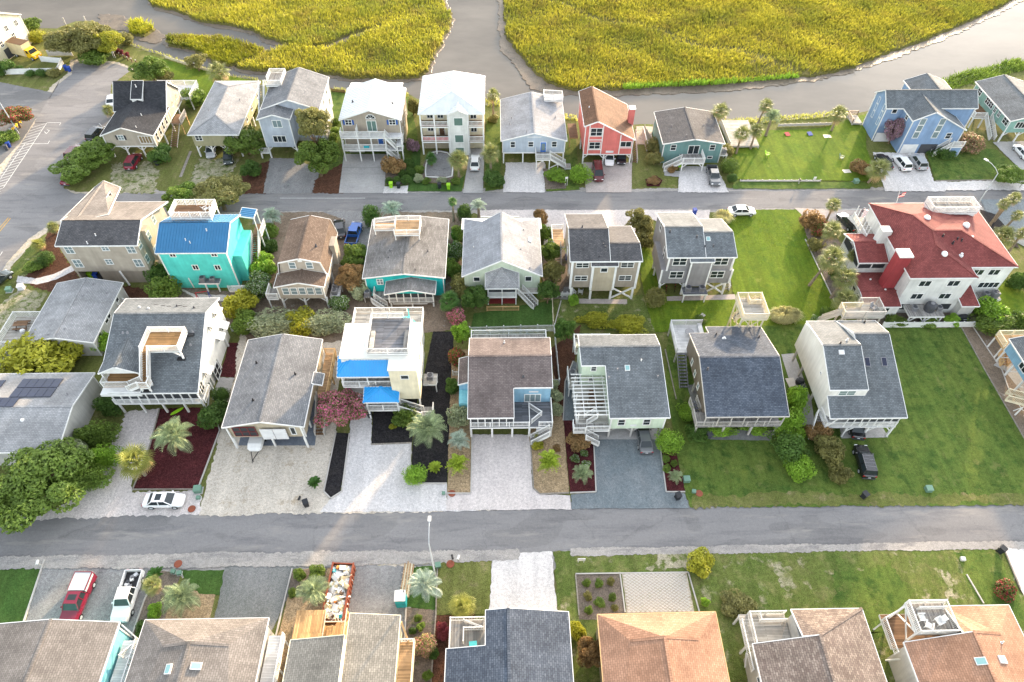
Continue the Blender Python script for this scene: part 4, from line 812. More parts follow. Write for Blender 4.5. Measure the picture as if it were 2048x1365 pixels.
# slate green
h = House('slate green stilt cottage with charcoal gable roof and small front deck', 36, 112)
h.gable('y', 30.2, 41.7, 107.9, 118.7, 4.3, 5.3, 'r_charcoal', 'w_slate', 0, r=36.0, fascia='white')
h.win('S', 108.2, 32.35, 3.35, .9, 1.05); h.win('S', 108.2, 36.2, 2.85, 1.9, 1.7, 2, 1); h.win('S', 108.2, 39.6, 3.35, .9, 1.0); h.win('S', 108.2, 39.6, 1.2, .8, .4, 1, 1)
h.deck(33.8, 37.8, 105.4, 108.2, 1.95, 'd_grey'); h.rail([(37.8,108.1,1.95),(37.8,105.4,1.95),(33.9,105.4,1.95)], 1.0); h.stairs((30.7,106.0,.1), (33.8,106.0,1.95), 1.1); h.posts([(33.9,105.5),(37.7,105.5)], 1.85, .18); h.brace((33.9,105.5,.9),(34.9,105.5,1.8)); h.brace((37.7,105.5,.9),(36.7,105.5,1.8)); h.deck(41.6, 42.9, 108.4, 110, 1.6, 'd_grey'); h.posts([(42.8,108.5),(42.8,109.9)], 1.5, .14)
h.vent(32.6, 113, 4.7); h.vent(38.5, 113, 4.85); h.vent(34.6, 109.4, 5.0); h.box('fence_wall', 28.4, 28.6, 112, 118, 0, 1.5, 'grey_wood')
ac_unit(42.3, 109.2, 1.6, 'round topped grey air conditioner on bracket of the slate green cottage')
# big blue house
h = House('large blue house with slate grey cross gabled roofs and white garage door', 82, 116)
h.gable('y', 76.3, 87.4, 110.7, 117.6, 7.1, 8.9, 'r_slate', 'w_blue', 0, r=79.9, ze2=5.15); h.gable('x', 73.0, 90.5, 115.0, 120.9, 7.1, 9.3, 'r_slate', 'w_blue', 0, r=117.8); h.gable('y', 81.0, 89.2, 119.5, 126.4, 6.5, 8.0, 'r_slate', 'w_blue', 0, r=85.1)
for x in (78.45, 82.1):
    for z in (6.75, 5.4, 4.0): h.win('S', 111.0, x, z, .95, 1.2, 1, 1, 'glass_light')
h.box('garage_door', 77.0, 79.9, 110.93, 111.0, .05, 1.95, 'white'); h.box('carport_shade_sheet', 80.4, 83.6, 110.9, 110.99, .05, 2.0, 'dark_grey')  # carport opening is a flat dark sheet, its inner shade put into the colour
for y in (116.3, 118.9):
    for z in (6.5, 5.1, 3.6): h.win('W', 73.35, y, z, .6, 1.2, 1, 1)
h.win('S', 115.3, 75.0, 6.5, .8, 1.0, 1, 1); h.win('S', 115.3, 75.0, 3.6, .8, 1.4, 1, 1); h.win('W', 76.65, 113.4, 6.3, .7, .9)
h.box('lattice', 73.4, 76.6, 114.95, 115.02, 0, 1.9, 'pale_gray'); h.stairs((82.9,110.4,0), (85.6,110.4,2.4), 1.1); h.deck(85.4, 87.6, 109.6, 111, 2.4, 'd_grey'); h.rail([(85.4,109.6,2.4),(87.6,109.6,2.4)]); h.win('S', 111.0, 84.7, 3.8, .9, 1.1); h.posts([(87.5,109.7),(85.5,109.7)], 2.3, .16); h.box('skirt_wall', 85.4, 87.6, 109.62, 109.7, 0, 2.2, 'w_blue'); h.posts([(73.3,120.6),(90.2,115.3)], 7, .2)
# green house on the right edge
h = House('sea green stilt house with grey roof on the right edge, reached by a raised deck', 103, 121)
h.gable('y', 97.3, 107.7, 113.9, 128.5, 5.0, 6.5, 'r_slate', 'w_green', 2.4, r=102.5)
for y, w_ in ((126.2,1.4),(122.7,1.3),(121.3,1.3),(119.6,.7),(118.0,.7),(115.4,1.6)): h.win('W', 97.65, y, 4.1, w_, 1.2, 2, 2)
h.win('S', 114.2, 100.0, 4.0, 1.8, 1.2, 3, 1); h.win('S', 114.2, 104.5, 4.0, 1.6, 1.2, 2, 1); stilt(h, (97.8, 100.8, 104, 107.2), 114.4, 2.4); h.posts([(97.8,y) for y in (119,124,128)], 2.4)
h.deck(94.2, 97.6, 119.5, 127, 2.4, 'd_brown'); h.rail([(94.2,127,2.4),(94.2,119.5,2.4),(96.4,119.5,2.4)], 1.0); h.posts([(94.3,119.6),(94.3,123),(94.3,126.8),(96.3,119.6)], 2.3); h.stairs((97.0,115.2,.1), (97.0,119.5,2.4), 1.0)
adiron(95.4, 122.2, 2.4, .6, 'white deck chair nearer the stairs on the sea green house deck'); adiron(95.2, 123.6, 2.4, .6, 'white deck chair farther from the stairs on the sea green house deck')
# cream house far left corner
h = House('tall sunlit cream house at the top left corner by the yellow truck', -106.8, 156, rz=math.radians(-12))
h.gable('x', -121, -106.4, 143.6, 156.5, 6.2, 9.4, 'r_tan', 'w_cream', 0, r=150)
for y, z in ((154.3,5.2),(151.2,5.4),(148.2,5.4),(152,3.4),(148,3.4)): h.win('E', -106.7, y, z, .8, 1.1, 2, 2)
h.box('garage_door', -106.72, -106.64, 152.6, 155.4, .1, 2.2, 'white'); h.box('garage_shade_sheet', -106.72, -106.65, 147.6, 151.6, .1, 2.2, 'dark_grey')  # open garage bay drawn as a dark sheet on the wall, shade as colour
for x in (-117, -113, -109): h.win('S', 143.9, x, 4.6, .9, 1.2)
# ================================================================== houses south of the back street
h = House('beige two storey house with charcoal roof, far slope painted sunlit tan, near the corner', -59, 82)
h.roof([[(-65.3,76.8,8.05),(-53.3,76.8,8.05),(-53.6,81.0,9.4),(-65.3,81.0,9.4)]], 'r_charcoal'); h.roof([[(-65.3,81.0,9.4),(-53.6,81.0,9.4),(-52.6,88.2,7.2),(-65.3,88.2,7.2)]], 'r_tan', name='roof')  # far slope of the charcoal roof takes tan shingles: warm sunlight put into colour
h.roof([[(-63.6,80.7,9.25),(-64.4,93.2,7.6),(-66.4,93.2,6.3),(-65.6,81.0,9.3)],[(-63.6,80.7,9.25),(-59.4,83.0,8.9),(-62.2,93.2,6.3),(-64.4,93.2,7.6)]], 'r_tan', name='porch_roof', caps=False)
h.ext('wall', [(77.1,2.6),(87.9,2.6),(87.9,7.2),(81.0,9.2),(77.1,8.0)], 'x', -65.0, -53.6, 'w_beige'); h.box('ground_wall', -61.6, -53.8, 77.3, 87.5, 0, 2.6, 'w_taupe'); h.box('garage_wall', -65.0, -64.7, 77.2, 87, 0, 2.6, 'w_taupe')
h.box('bay_wall', -53.7, -52.9, 79.6, 80.9, 2.6, 8.5, 'w_tan')
for x, z in ((-63.8,7.1),(-54.7,7.1),(-63.8,4.3),(-54.7,4.3)): h.win('S', 77.1, x, z, 1.1, 1.4, 2, 2, 'glass_light')
for x, z in ((-58.4,7.35),(-59.0,4.6)): h.win('S', 77.1, x, z, .9, .9, 2, 2, 'glass_light')
for y, z in ((79.9,7.3),(77.9,7.3),(79.8,4.5),(77.9,4.5),(84,7),(84,4.4)): h.win('E', -53.6 if y != 79.9 and y != 79.8 else -52.88, y, z, .8, 1.2, 1, 2, 'glass_light')
h.brace((-58.2,77.0,2.7),(-57.6,76.6,.1),.22); h.vent(-59.7, 78.5, 8.6, 'pale_gray'); h.vent(-60.6, 77.2, 8.2, 'pale_gray'); h.win('E', -61.9, 88.9, 7.4, 1.5, 1.2, 2, 2)
# turquoise with blue metal roof
h = House('bright turquoise house with blue standing seam roof and white roof deck', -45, 80)
h.roof([[(-50.6,75.7,7.5),(-40.1,75.7,7.5),(-40.1,80.2,9.5),(-50.6,80.2,9.5)]], 'm_blue', seams=.42); h.roof([[(-50.6,80.2,9.5),(-40.1,80.2,9.5),(-40.1,84.4,7.6),(-50.6,84.4,7.6)]], 'm_blue', seams=.42, name='roof')
h.ext('wall', [(76.0,0),(84.0,0),(84.0,7.6),(80.2,9.3),(76.0,7.45)], 'x', -50.3, -40.35, 'w_turq'); h.ext('wall', [(77.5,0),(83.5,0),(83.5,5.2),(77.5,5.2)], 'x', -40.4, -39.0, 'w_turq')
for p in ((-50.3,76.0),(-40.35,76.0)): h.box('corner_trim', p[0]-.08, p[0]+.08, p[1]-.08, p[1]+.08, 0, 7.4, 'white')
for x, z in ((-48.3,7.0),(-42.2,7.05),(-45.8,4.35),(-42.5,4.3)): h.win('S', 76.0, x, z, .75, .85, 2, 1)
h.deck(-45.9, -42.8, 75.0, 76.0, 2.0, 'd_slate'); h.posts([(-45.0,75.1),(-43.2,75.1)], 1.9, .18); h.brace((-47.6,75.9,2.2),(-47.4,75.85,.2),.12); h.deck(-41.6, -39.3, 74.8, 76.0, .5, 'd_white'); h.rail([(-41.6,74.8,.5),(-39.3,74.8,.5)], 1.0, 'white', 'p')
h.deck(-49.1, -43.1, 81.2, 84.2, 9.6, 'd_brown'); h.rail([(-49.1,81.2,9.6),(-43.1,81.2,9.6),(-43.1,84.2,9.6),(-49.1,84.2,9.6),(-49.1,81.2,9.6)], 1.05, 'white', 'p', post_every=1.6); h.posts([(-49,81.3),(-43.2,81.3),(-43.2,84.1)], 9.5, .15, 'white', 8)
h.stairs((-38.4,78.4,.2), (-38.4,83.4,4.2), 1.1, 'white', 'd_brown'); h.deck(-39.0, -37.6, 83.4, 86.2, 4.2, 'd_brown'); h.rail([(-37.6,83.4,4.2),(-37.6,86.2,4.2)]); h.posts([(-37.7,83.5),(-37.7,86)], 4.1, .15); h.roof([[(-40.4,84.2,7.4),(-38.2,84.2,7.0),(-38.2,86.4,7.0),(-40.4,86.4,7.4)]], 'm_blue', name='porch_roof', seams=.42); h.posts([(-38.3,84.4),(-38.3,86.2)], 7, .12, 'white', 4.2)
for x, y, z in ((-46.3,77.6,8.35),(-45.6,77.2,8.15),(-43.4,79.0,9.0)): h.vent(x, y, z, 'pale_gray')
ac_unit(-45.3, 75.5, 2.0, 'left air conditioner on the shelf of the turquoise house', .95); ac_unit(-43.8, 75.5, 2.0, 'right air conditioner on the shelf of the turquoise house', .8)
for k in range(2): adiron(-44.3+k*.9, 82.9+.2*k, 9.6, 2.4+k, ('white chair farther left on the roof deck of the turquoise house', 'white chair farther right on the roof deck of the turquoise house')[k])
# gambrel
h = House('beige gambrel house with brown roof and row of porch windows', -29, 78)
h.roof([[(-32.3,73.8,7.2),(-29.1,73.8,8.0),(-29.1,83.6,8.0),(-32.3,83.6,7.2)],[(-29.1,73.8,8.0),(-26.2,73.8,7.2),(-26.2,83.6,7.2),(-29.1,83.6,8.0)],[(-32.8,73.8,4.4),(-32.3,73.8,7.2),(-32.3,83.6,7.2),(-32.8,83.6,4.4)],[(-26.2,73.8,7.2),(-25.6,73.8,4.4),(-25.6,83.6,4.4),(-26.2,83.6,7.2)]], 'r_brown', .1)
h.ext('wall', [(-32.5,2.2),(-25.9,2.2),(-25.9,5.0),(-26.35,7.0),(-29.1,7.85),(-32.15,7.0),(-32.5,5.0)], 'y', 74.0, 83.4, 'w_beige'); h.gable('y', -33.0, -25.6, 71.1, 74.0, 4.85, 5.75, 'r_brown', 'w_beige', 2.2, r=-29.2)
for x in (-31.5,-30.3,-29.1,-27.9,-26.7): h.win('S', 71.4, x, 3.75, .85, 1.25, 1, 2, 'glass_light')
for x in (-30.4,-27.9): h.win('S', 74.0, x, 6.5, .85, 1.1, 1, 2, 'glass_light')
h.box('gable_vent', -29.4, -28.8, 73.93, 73.99, 7.2, 7.6, 'white')
for y in (75.5, 78, 80.5): h.win('E', -25.9, y, 3.6, .8, 1.2, 1, 2, 'glass_light')
h.box('wall', -25.9, -25.1, 78.8, 81.0, 2.2, 6.0, 'w_beige'); stilt(h, (-32.5,-29.2,-25.9), 71.6, 2.2); h.box('ground_wall', -32.4, -26, 75.4, 75.6, 0, 2.2, 'dark_grey'); h.posts([(-32.4,77),(-26,77),(-32.4,82),(-26,82)], 2.2)
h.deck(-25.6, -24.2, 72.4, 75.0, 1.6, 'd_white'); h.posts([(-24.3,72.5),(-24.3,74.9)], 1.5, .14); h.deck(-34.6, -33.0, 71.4, 73.6, 2.2, 'd_grey'); h.rail([(-34.6,73.6,2.2),(-34.6,71.4,2.2),(-33,71.4,2.2)]); h.posts([(-34.5,71.5),(-34.5,73.5)], 2.1, .14); h.vent(-27.2, 77, 7.6, 'dark_grey', .1)
ac_unit(-24.9, 73.0, 1.6, 'nearer air conditioner on the side shelf of the gambrel house'); ac_unit(-24.9, 74.3, 1.6, 'farther air conditioner on the side shelf of the gambrel house')
# teal house with weathered roof
h = House('teal house with weathered grey roof, white roof deck and screened porch', -14, 80)
h.gable('y', -20.5, -8.1, 73.6, 87.2, 4.1, 5.0, 'r_weather', 'w_teal', 0, r=-14.3); h.gable('y', -17.1, -9.5, 71.1, 73.9, 3.2, 4.05, 'r_weather', None, r=-13.2)
h.box('porch_floor', -16.6, -9.9, 71.4, 73.9, .95, 1.15, 'd_grey'); h.ext('gable_wall', [(-16.8,3.05),(-9.8,3.05),(-13.2,3.8)], 'y', 71.4, 71.55, 'w_teal')
for k in range(7): h.post(-16.5+k*1.09, 71.5, 1.1, 3.05, .12)
for k in range(6): h.box('screen', -16.45+k*1.09, -15.47+k*1.09, 71.52, 71.56, 2.05, 3.05, 'screen')
h.rail([(-16.6,71.45,1.1),(-9.9,71.45,1.1)], .95); h.posts([(-16.4,71.6),(-13.2,71.6),(-10.0,71.6)], 1.0, .2); h.box('skirt_wall', -16.2, -11, 72.0, 72.1, 0, .95, 'pale_gray'); h.box('porch_side', -9.95, -9.85, 71.6, 73.8, 1.1, 3.1, 'screen'); h.box('porch_side', -16.65, -16.55, 71.6, 73.8, 1.1, 3.1, 'screen')
h.win('S', 73.9, -18.0, 3.1, .8, 1.0, 2, 2, 'glass_light'); h.deck(-19.0, -16.8, 72.4, 73.8, 1.1, 'd_grey'); h.stairs((-17.2,71.2,.1), (-19.0,71.9,1.1), 1.0); h.rail([(-19.0,72.3,1.1),(-19.0,73.8,1.1)])
h.deck(-16.2, -12.3, 81.4, 84.8, 5.9, 'd_tan'); h.rail([(-16.2,81.4,5.9),(-12.3,81.4,5.9),(-12.3,84.8,5.9),(-16.2,84.8,5.9),(-16.2,82.8,5.9)], .9); h.posts([(-16.1,81.5),(-12.4,81.5),(-12.4,84.7)], 5.8, .14, 'white', 4.6); h.deck(-19.6, -16.2, 83.2, 84.8, 5.4, 'd_tan'); h.rail([(-19.6,84.8,5.4),(-19.6,83.2,5.4),(-16.2,83.2,5.4)], .9); h.rail([(-19.6,84.8,5.4),(-16.2,84.8,5.9)], .9); h.posts([(-19.5,83.3),(-16.4,83.3)], 5.3, .14, 'white', 4.2)
for x, y, z in ((-16.8,79,4.6),(-16.9,77.5,4.5),(-11,79,4.55),(-12.6,74.6,4.75)): h.vent(x, y, z, 'dark_grey')
ac_unit(-20.0, 72.9, 1.3, 'air conditioner on a bracket at the left wall of the teal house'); h.deck(-20.6, -19.5, 72.4, 73.6, 1.25, 'd_grey', None); h.posts([(-20.5,72.5),(-19.6,72.5)], 1.15, .1, 'grey_wood')
# mint house
h = House('pale mint gabled house with light grey roof and hipped screened porch', 0, 79)
n_ = [(-5.6,86.9,4.4),(-2.6,84.2,6.05),(.4,84.6,7.65),(3.4,84.2,6.05),(6.5,86.9,4.4)]
h.roof([[(-5.6,73.5,4.4),(.4,73.5,7.65),n_[2],n_[1],n_[0]],[(.4,73.5,7.65),(6.5,73.5,4.4),n_[4],n_[3],n_[2]]], 'r_bluegrey')
h.ext('wall', [(-5.25,1.6),(6.15,1.6),(6.15,4.4),(.4,7.45),(-5.25,4.4)], 'y', 73.8, 84.0, 'w_mint'); h.roof([[(-6.0,85.0,3.9),(6.9,85.0,3.9),(6.9,88.2,3.4),(-6.0,88.2,3.4)]], 'm_white', name='porch_roof'); h.box('porch_rail', -3.0, 3.4, 88.5, 88.6, 3.2, 3.5, 'white')
h.roof([[(-2.1,71.5,3.85),(2.95,71.5,3.85),(.4,73.8,6.0)],[(-2.1,71.5,3.85),(.4,73.8,6.0),(-2.1,73.8,4.9)],[(.4,73.8,6.0),(2.95,71.5,3.85),(2.95,73.8,4.9)]], 'r_light', name='porch_roof')
h.box('porch_floor', -1.8, 2.65, 71.8, 73.8, 1.5, 1.7, 'white'); h.posts([(-1.7,71.9),(.4,71.9),(2.5,71.9)], 3.75, .14); h.rail([(-1.7,71.9,1.7),(2.5,71.9,1.7)], .9); h.box('screen', -1.6, 2.4, 71.95, 71.98, 2.6, 3.7, 'screen')
h.win('S', 73.8, -3.4, 3.6, .85, .75, 1, 1); h.win('S', 73.8, 4.4, 3.6, .85, .85, 1, 1); h.stairs((5.5,71.2,.1), (3.2,73.0,1.7), 1.1); h.deck(2.6, 6.2, 72.8, 73.8, 1.7, 'd_pale'); h.box('patio', -1.8, 2.6, 72.0, 75, .08, .14, 'dark_red'); h.rail([(-1.9,70.6,0),(2.9,70.6,0)], .9, 'raw_wood')
for x, y, z, m_ in ((-3.9,79,5.2,'pale_gray'),(3.9,82.4,5.6,'mid_grey'),(3.3,77.6,5.9,'mid_grey'),(4.6,74.2,5.3,'mid_grey')): h.vent(x, y, z, m_)
h.skylight(4.8, 80.6, 5.35, .5, .9, 0, .5)
# two storey taupe
def twin(label, x0, x1, y0, wall, roof, xm, ridge_l, ridge_r, xl, xr, z0=2.6, lower=True):
    h = House(label, (x0+x1)/2, y0+5); yl, zl = ridge_l; yr, zr = ridge_r; ze = 8.05
    yn = yl+6.2; zn = zl-.385*6.2+.1
    h.roof([[(x0,y0-.2,ze),(xm,y0-.2,ze),(xm,yl,zl),(x0,yl,zl)],[(x0,yl,zl),(xm,yl,zl),(xm,yn,zn),(x0,yn,zn)]], roof); h.roof([[(xm,y0-.2,ze),(x1,y0-.2,ze),(x1-.2,yr,zr),(xm,yr,zr)],[(xm,yr,zr),(x1-.2,yr,zr),(x1-.2,yn-1.4,zr-.385*(yn-1.4-yr)),(xm,yn-1.4,zr-.385*(yn-1.4-yr))]], roof, name='roof')
    h.ext('wall', [(y0,z0),(yn-.3,z0),(yn-.3,zn),(yl,zl-.2),(y0,ze-.1)], 'x', x0+.35, xm, wall); h.ext('wall', [(y0,z0),(yn-1.7,z0),(yn-1.7,zr-.385*(yn-1.7-yr)-.15),(yr,zr-.2),(y0,ze-.1)], 'x', xm, x1-.35, wall); return h
h = twin('taupe two storey house with charcoal split roof and white corner boards', 10.3, 20.9, 72.9, 'w_taupe', 'r_charcoal', 16.2, (77.7, 10.0), (75.5, 9.1), 0, 0)
h.roof([[(13.4,72.3,7.45),(17.4,72.3,7.45),(17.4,73.0,8.06),(13.4,73.0,8.06)]], 'r_charcoal', name='bay_roof', th=.1); h.box('bay_wall', 13.75, 17.1, 72.5, 72.95, 2.2, 7.5, 'w_tan')
for x in (10.7, 13.75, 17.1, 20.5): h.box('corner_trim', x-.16, x+.16, 72.72 if x in (10.7,20.5) else 72.42, 72.95, 2.4, 7.9 if x in (10.7,20.5) else 7.4, 'white')
for x in (12.2, 18.8):
    for z in (7.15, 4.5): h.win('S', 72.9, x, z, 1.75, .85, 2, 2)
h.win('S', 72.5, 15.4, 6.55, .9, .7, 1, 1); stilt(h, (10.9, 13.9, 17.0, 20.3), 72.9, 2.5, braces=False, w=.3); h.brace((17.2,72.9,.3),(20.2,72.9,2.4),.2); h.brace((17.2,72.9,2.4),(20.2,72.9,.3),.2); h.posts([(10.9,78),(20.3,78),(10.9,82),(20.3,82)], 2.5); h.box('ground_wall', 11, 20.4, 77.5, 77.7, 0, 2.5, 'w_lightgrey')
h.deck(8.6, 10.5, 82.2, 86.4, 2.5, 'd_tan'); h.rail([(8.6,86.4,2.5),(8.6,82.2,2.5)]); h.rail([(8.6,86.4,2.5),(10.5,86.4,2.5)]); h.stairs((9.3,78.2,.1), (9.3,82.2,2.5), 1.1, 'grey_wood', 'd_grey'); h.posts([(8.7,82.3),(8.7,86.3)], 2.4, .16)
for x, y, z in ((12.4,78.2,9.9),(15.3,75.2,9.0),(15.6,74.8,8.8),(14.6,73.4,8.3)): h.vent(x, y, z, 'dark_grey', .1)
for y in (75, 79): h.win('W', 10.65, y, 7.0, .8, 1.1); h.win('W', 10.65, y, 4.4, .8, 1.1)
h = twin('grey two storey house with slate split roof, air conditioners on a raised shelf', 24.6, 34.9, 73.6, 'w_grey', 'r_slate', 30.3, (78.0, 10.0), (77.2, 9.65), 0, 0)
h.box('lower_wall', 24.2, 35.0, 73.5, 80, 2.75, 5.4, 'w_grey'); h.box('bay_wall', 28.3, 31.3, 73.1, 73.55, 2.4, 7.6, 'w_grey'); h.roof([[(28.0,72.9,7.6),(31.6,72.9,7.6),(31.6,73.8,8.05),(28.0,73.8,8.05)]], 'r_slate', name='bay_roof', th=.1)
for x, za, zb in ((24.95,5.4,7.9),(34.5,5.4,7.9),(24.3,2.75,5.5),(34.9,2.75,5.5)): h.box('corner_trim', x-.12, x+.12, 73.36, 73.5, za, zb, 'white')
for x in (28.3, 31.3): h.box('corner_trim', x-.1, x+.1, 73.0, 73.2, 2.4, 7.5, 'white')
for x in (26.6, 32.75): h.win('S', 73.5, x, 7.2, 1.9, 1.35, 2, 2); h.win('S', 73.45, x, 4.55, 1.9, 1.25, 2, 2)
stilt(h, (24.6, 28.2, 31.4, 34.6), 73.8, 2.7, w=.28); h.deck(27.9, 31.6, 71.9, 73.4, 1.9, 'd_slate'); h.posts([(28.1,72.0),(31.4,72.0)], 1.8, .16); h.brace((31.6,73.7,.4),(34.5,73.7,2.6),.2); h.brace((31.6,73.7,2.6),(34.5,73.7,.4),.2); h.box('ground_wall', 24.6, 34.6, 79.5, 79.7, 0, 2.7, 'w_lightgrey'); h.posts([(34.6,78),(24.6,78)], 2.7); h.stairs((35.4,74.5,.1),(35.4,79,2.7),1.0)
ac_unit(28.7, 72.7, 1.9, 'left air conditioner on the shelf of the grey two storey house'); ac_unit(30.8, 72.7, 1.9, 'right air conditioner on the shelf of the grey two storey house')
h.skylight(30.9, 76.2, 9.15, .6, .7, .39); h.win('W', 24.95, 81, 7.6, .7, 1.6); h.win('W', 24.95, 76.5, 6.2, .7, 1.8)
for x, y, z in ((25.3,77.2,9.75),(29.2,76.4,9.35),(30.3,75.0,8.7),(31.5,75.0,8.7)): h.vent(x, y, z, 'dark_grey', .1)
# red roofed mansion
h = House('large white house with red hip roofs, red chimney and white roof deck', 67, 77)
NW,NE,SE2,N1,SE,SW = (59.1,86.3,7.6),(75.9,86.3,7.6),(75.9,71.4,7.6),(68.9,71.4,7.6),(68.9,69.2,7.6),(59.0,69.2,7.6); a2,a3,a4,a5 = (62.4,80,10.4),(64,76.4,10.4),(68.2,76.4,10.4),(63.6,73.8,9.9)
h.roof([[NW,a2,NE],[a2,a3,NE],[a3,a4,NE],[NE,a4,SE2],[SE2,a4,N1],[a4,a3,N1],[a3,a5,N1],[N1,a5,SE],[SE,a5,SW],[SW,a5,a3],[SW,a3,a2],[SW,a2,NW]], 'r_red', caps=True)
h.box('wall', 59.4, 68.6, 69.4, 85.9, 0, 7.5, 'w_white'); h.box('wall', 68.5, 75.6, 71.7, 85.9, 0, 7.5, 'w_white')
for x in (61.8, 66.0):
    for z in (6.35, 3.7): h.win('S', 69.4, x, z, 1.6, 1.0, 2, 1)
for x in (70.7, 73.1): h.win('S', 71.7, x, 6.3, 1.5, 1.0, 2, 1)
h.win('S', 71.7, 73.7, 3.65, 3.0, 1.0, 4, 1); h.win('W', 59.4, 74.4, 4.1, .7, 1.0, 1, 1)
for k in range(4): h.box('screen', 60.0+k*2.1, 61.6+k*2.1, 69.36, 69.42, .9, 2.0, 'screen')
ch = h.box('chimney', 57.5, 59.3, 71.4, 73.0, 2.8, 9.6, 'w_redclad'); h.box('chimney_cap', 57.4, 59.4, 71.3, 73.1, 9.6, 9.85, 'white', ch)
h.roof([[(54.5,75.0,5.2),(59.2,75.0,5.2),(59.2,78.6,6.4),(54.5,78.6,6.4)],[(54.5,78.6,6.4),(59.2,78.6,6.4),(59.2,81.8,5.2),(54.5,81.8,5.2)]], 'r_red', name='porch_roof'); h.box('porch_wall', 54.8, 59.3, 75.3, 81.5, 2.9, 3.8, 'w_white'); h.box('ground_wall', 54.8, 59.3, 75.3, 81.5, 0, 2.9, 'w_white')
for p in ((54.9,75.4),(57.0,75.4),(59.1,75.4),(54.9,78.4),(54.9,81.4)): h.post(*p, 3.8, 5.2, .16)
h.box('screen', 55.0, 56.9, 75.38, 75.42, 3.8, 5.05, 'screen'); h.box('screen', 57.1, 59.0, 75.38, 75.42, 3.8, 5.05, 'screen'); h.box('screen', 54.88, 54.92, 75.5, 78.3, 3.8, 5.1, 'screen'); h.box('screen', 54.88, 54.92, 78.5, 81.3, 3.8, 5.1, 'screen')
h.roof([[(53.9,68.0,2.9),(59.4,68.0,2.9),(59.4,70.8,3.5),(53.9,70.8,3.5)],[(53.9,70.8,3.5),(59.4,70.8,3.5),(59.4,75.2,3.1),(53.9,75.2,3.1)]], 'r_red', name='porch_roof'); h.box('porch_wall', 54.2, 59.4, 68.3, 75.2, 0, 2.85, 'w_white')
for y in (69.5, 71, 72.6): h.win('W', 54.2, y, 1.9, .9, 1.1)
for x in (55.3, 57.5): h.win('S', 68.3, x, 1.9, .9, .9, 1, 1)
h.roof([[(68.3,67.9,3.0),(71.0,67.9,3.0),(71.0,71.7,3.7),(68.3,71.7,3.7)]], 'r_red', name='shed_roof'); h.box('shed_wall', 68.6, 70.7, 68.2, 71.7, 0, 3.0, 'w_lightgrey')
h.box('dormer_wall', 58.0, 59.5, 78.2, 79.6, 4.5, 8.6, 'w_white')
h.deck(57.4, 59.4, 80.5, 86.0, 5.0, 'd_pale'); h.rail([(57.4,80.5,5.0),(57.4,86,5.0)], 1.0)
for k in range(7): h.post(57.5, 80.6+k*.88, 5.0, 7.4, .1)
for y in (82, 83.4, 84.8): h.win('W', 59.38, y, 3.4, .9, 1.5, 1, 2)
h.deck(66.5, 73.6, 81.7, 84.2, 9.35, 'd_grey'); h.rail([(66.5,81.7,9.35),(73.6,81.7,9.35),(73.6,84.2,9.35),(66.5,84.2,9.35),(66.5,81.7,9.35)], 1.05, 'white', 'p', post_every=1.8); h.box('deck_base', 66.6, 73.5, 81.8, 84.1, 7.6, 9.2, 'white')
h.deck(60.6, 65.8, 66.9, 69.3, 2.0, 'd_grey'); h.posts([(60.8,67.1),(63.2,67.1),(65.6,67.1)], 1.9, .16); h.brace((60.8,67.1,.6),(62.0,67.1,1.8)); h.brace((65.6,67.1,.6),(64.4,67.1,1.8)); h.brace((63.2,67.1,.6),(62.2,67.1,1.8)); h.brace((63.2,67.1,.6),(64.2,67.1,1.8))
h.deck(72.6, 75.8, 70.2, 71.7, 2.1, 'd_grey'); h.posts([(72.7,70.3),(75.6,70.3)], 2.0, .16)
for x, y, z in ((64.6,79.6,10.1),(69.9,78.0,10.0),(64.6,72.6,9.2)): h.part('roof_dome', MB().lathe([(.0,z+.35),(.35,z+.28),(.5,z+.05),(.5,z-.4)], 12, (x, y)), 'white')
for x, y, z in ((66.6,74.6,9.5),(65.3,75.6,10.0),(67.4,75.2,9.7),(68.0,75.0,9.6)): h.vent(x, y, z, 'black', .1)
h.vent(67.6, 73.0, 8.6, 'white', .18, .3); h.vent(69.8, 75.6, 9.6, 'white', .18, .3); h.vent(56.5, 73.4, 3.2, 'white', .15, .2); h.vent(57.8, 71.0, 3.4, 'white', .15, .2)
ac_unit(61.6, 68.2, 2.0, 'small air conditioner left end of the raised shelf on the red roofed house', .9); ac_unit(65.3, 68.2, 2.0, 'small air conditioner right end of the raised shelf on the red roofed house', .9); ac_unit(75.0, 70.9, 2.1, 'air conditioner on the far right bracket of the red roofed house', 1.1); ac_unit(73.6, 70.9, 2.1, 'air conditioner beside the right corner shelf of the red roofed house', .9)
t = thing('water_tank', 'big dark round tank on the shelf of the red roofed house', 'tank', (63.9, 68.2, 2.0)); link('tank_body', MB().lathe([(0,0),(.75,0),(.8,.9),(.7,1.25),(.35,1.4),(0,1.4)], 14).mesh('tank_body', 'dark_grey', smooth=False), t); link('tank_lid', MB().lathe([(.3,1.38),(.3,1.5),(0,1.52)], 12).mesh('tank_lid', 'mid_grey'), t)
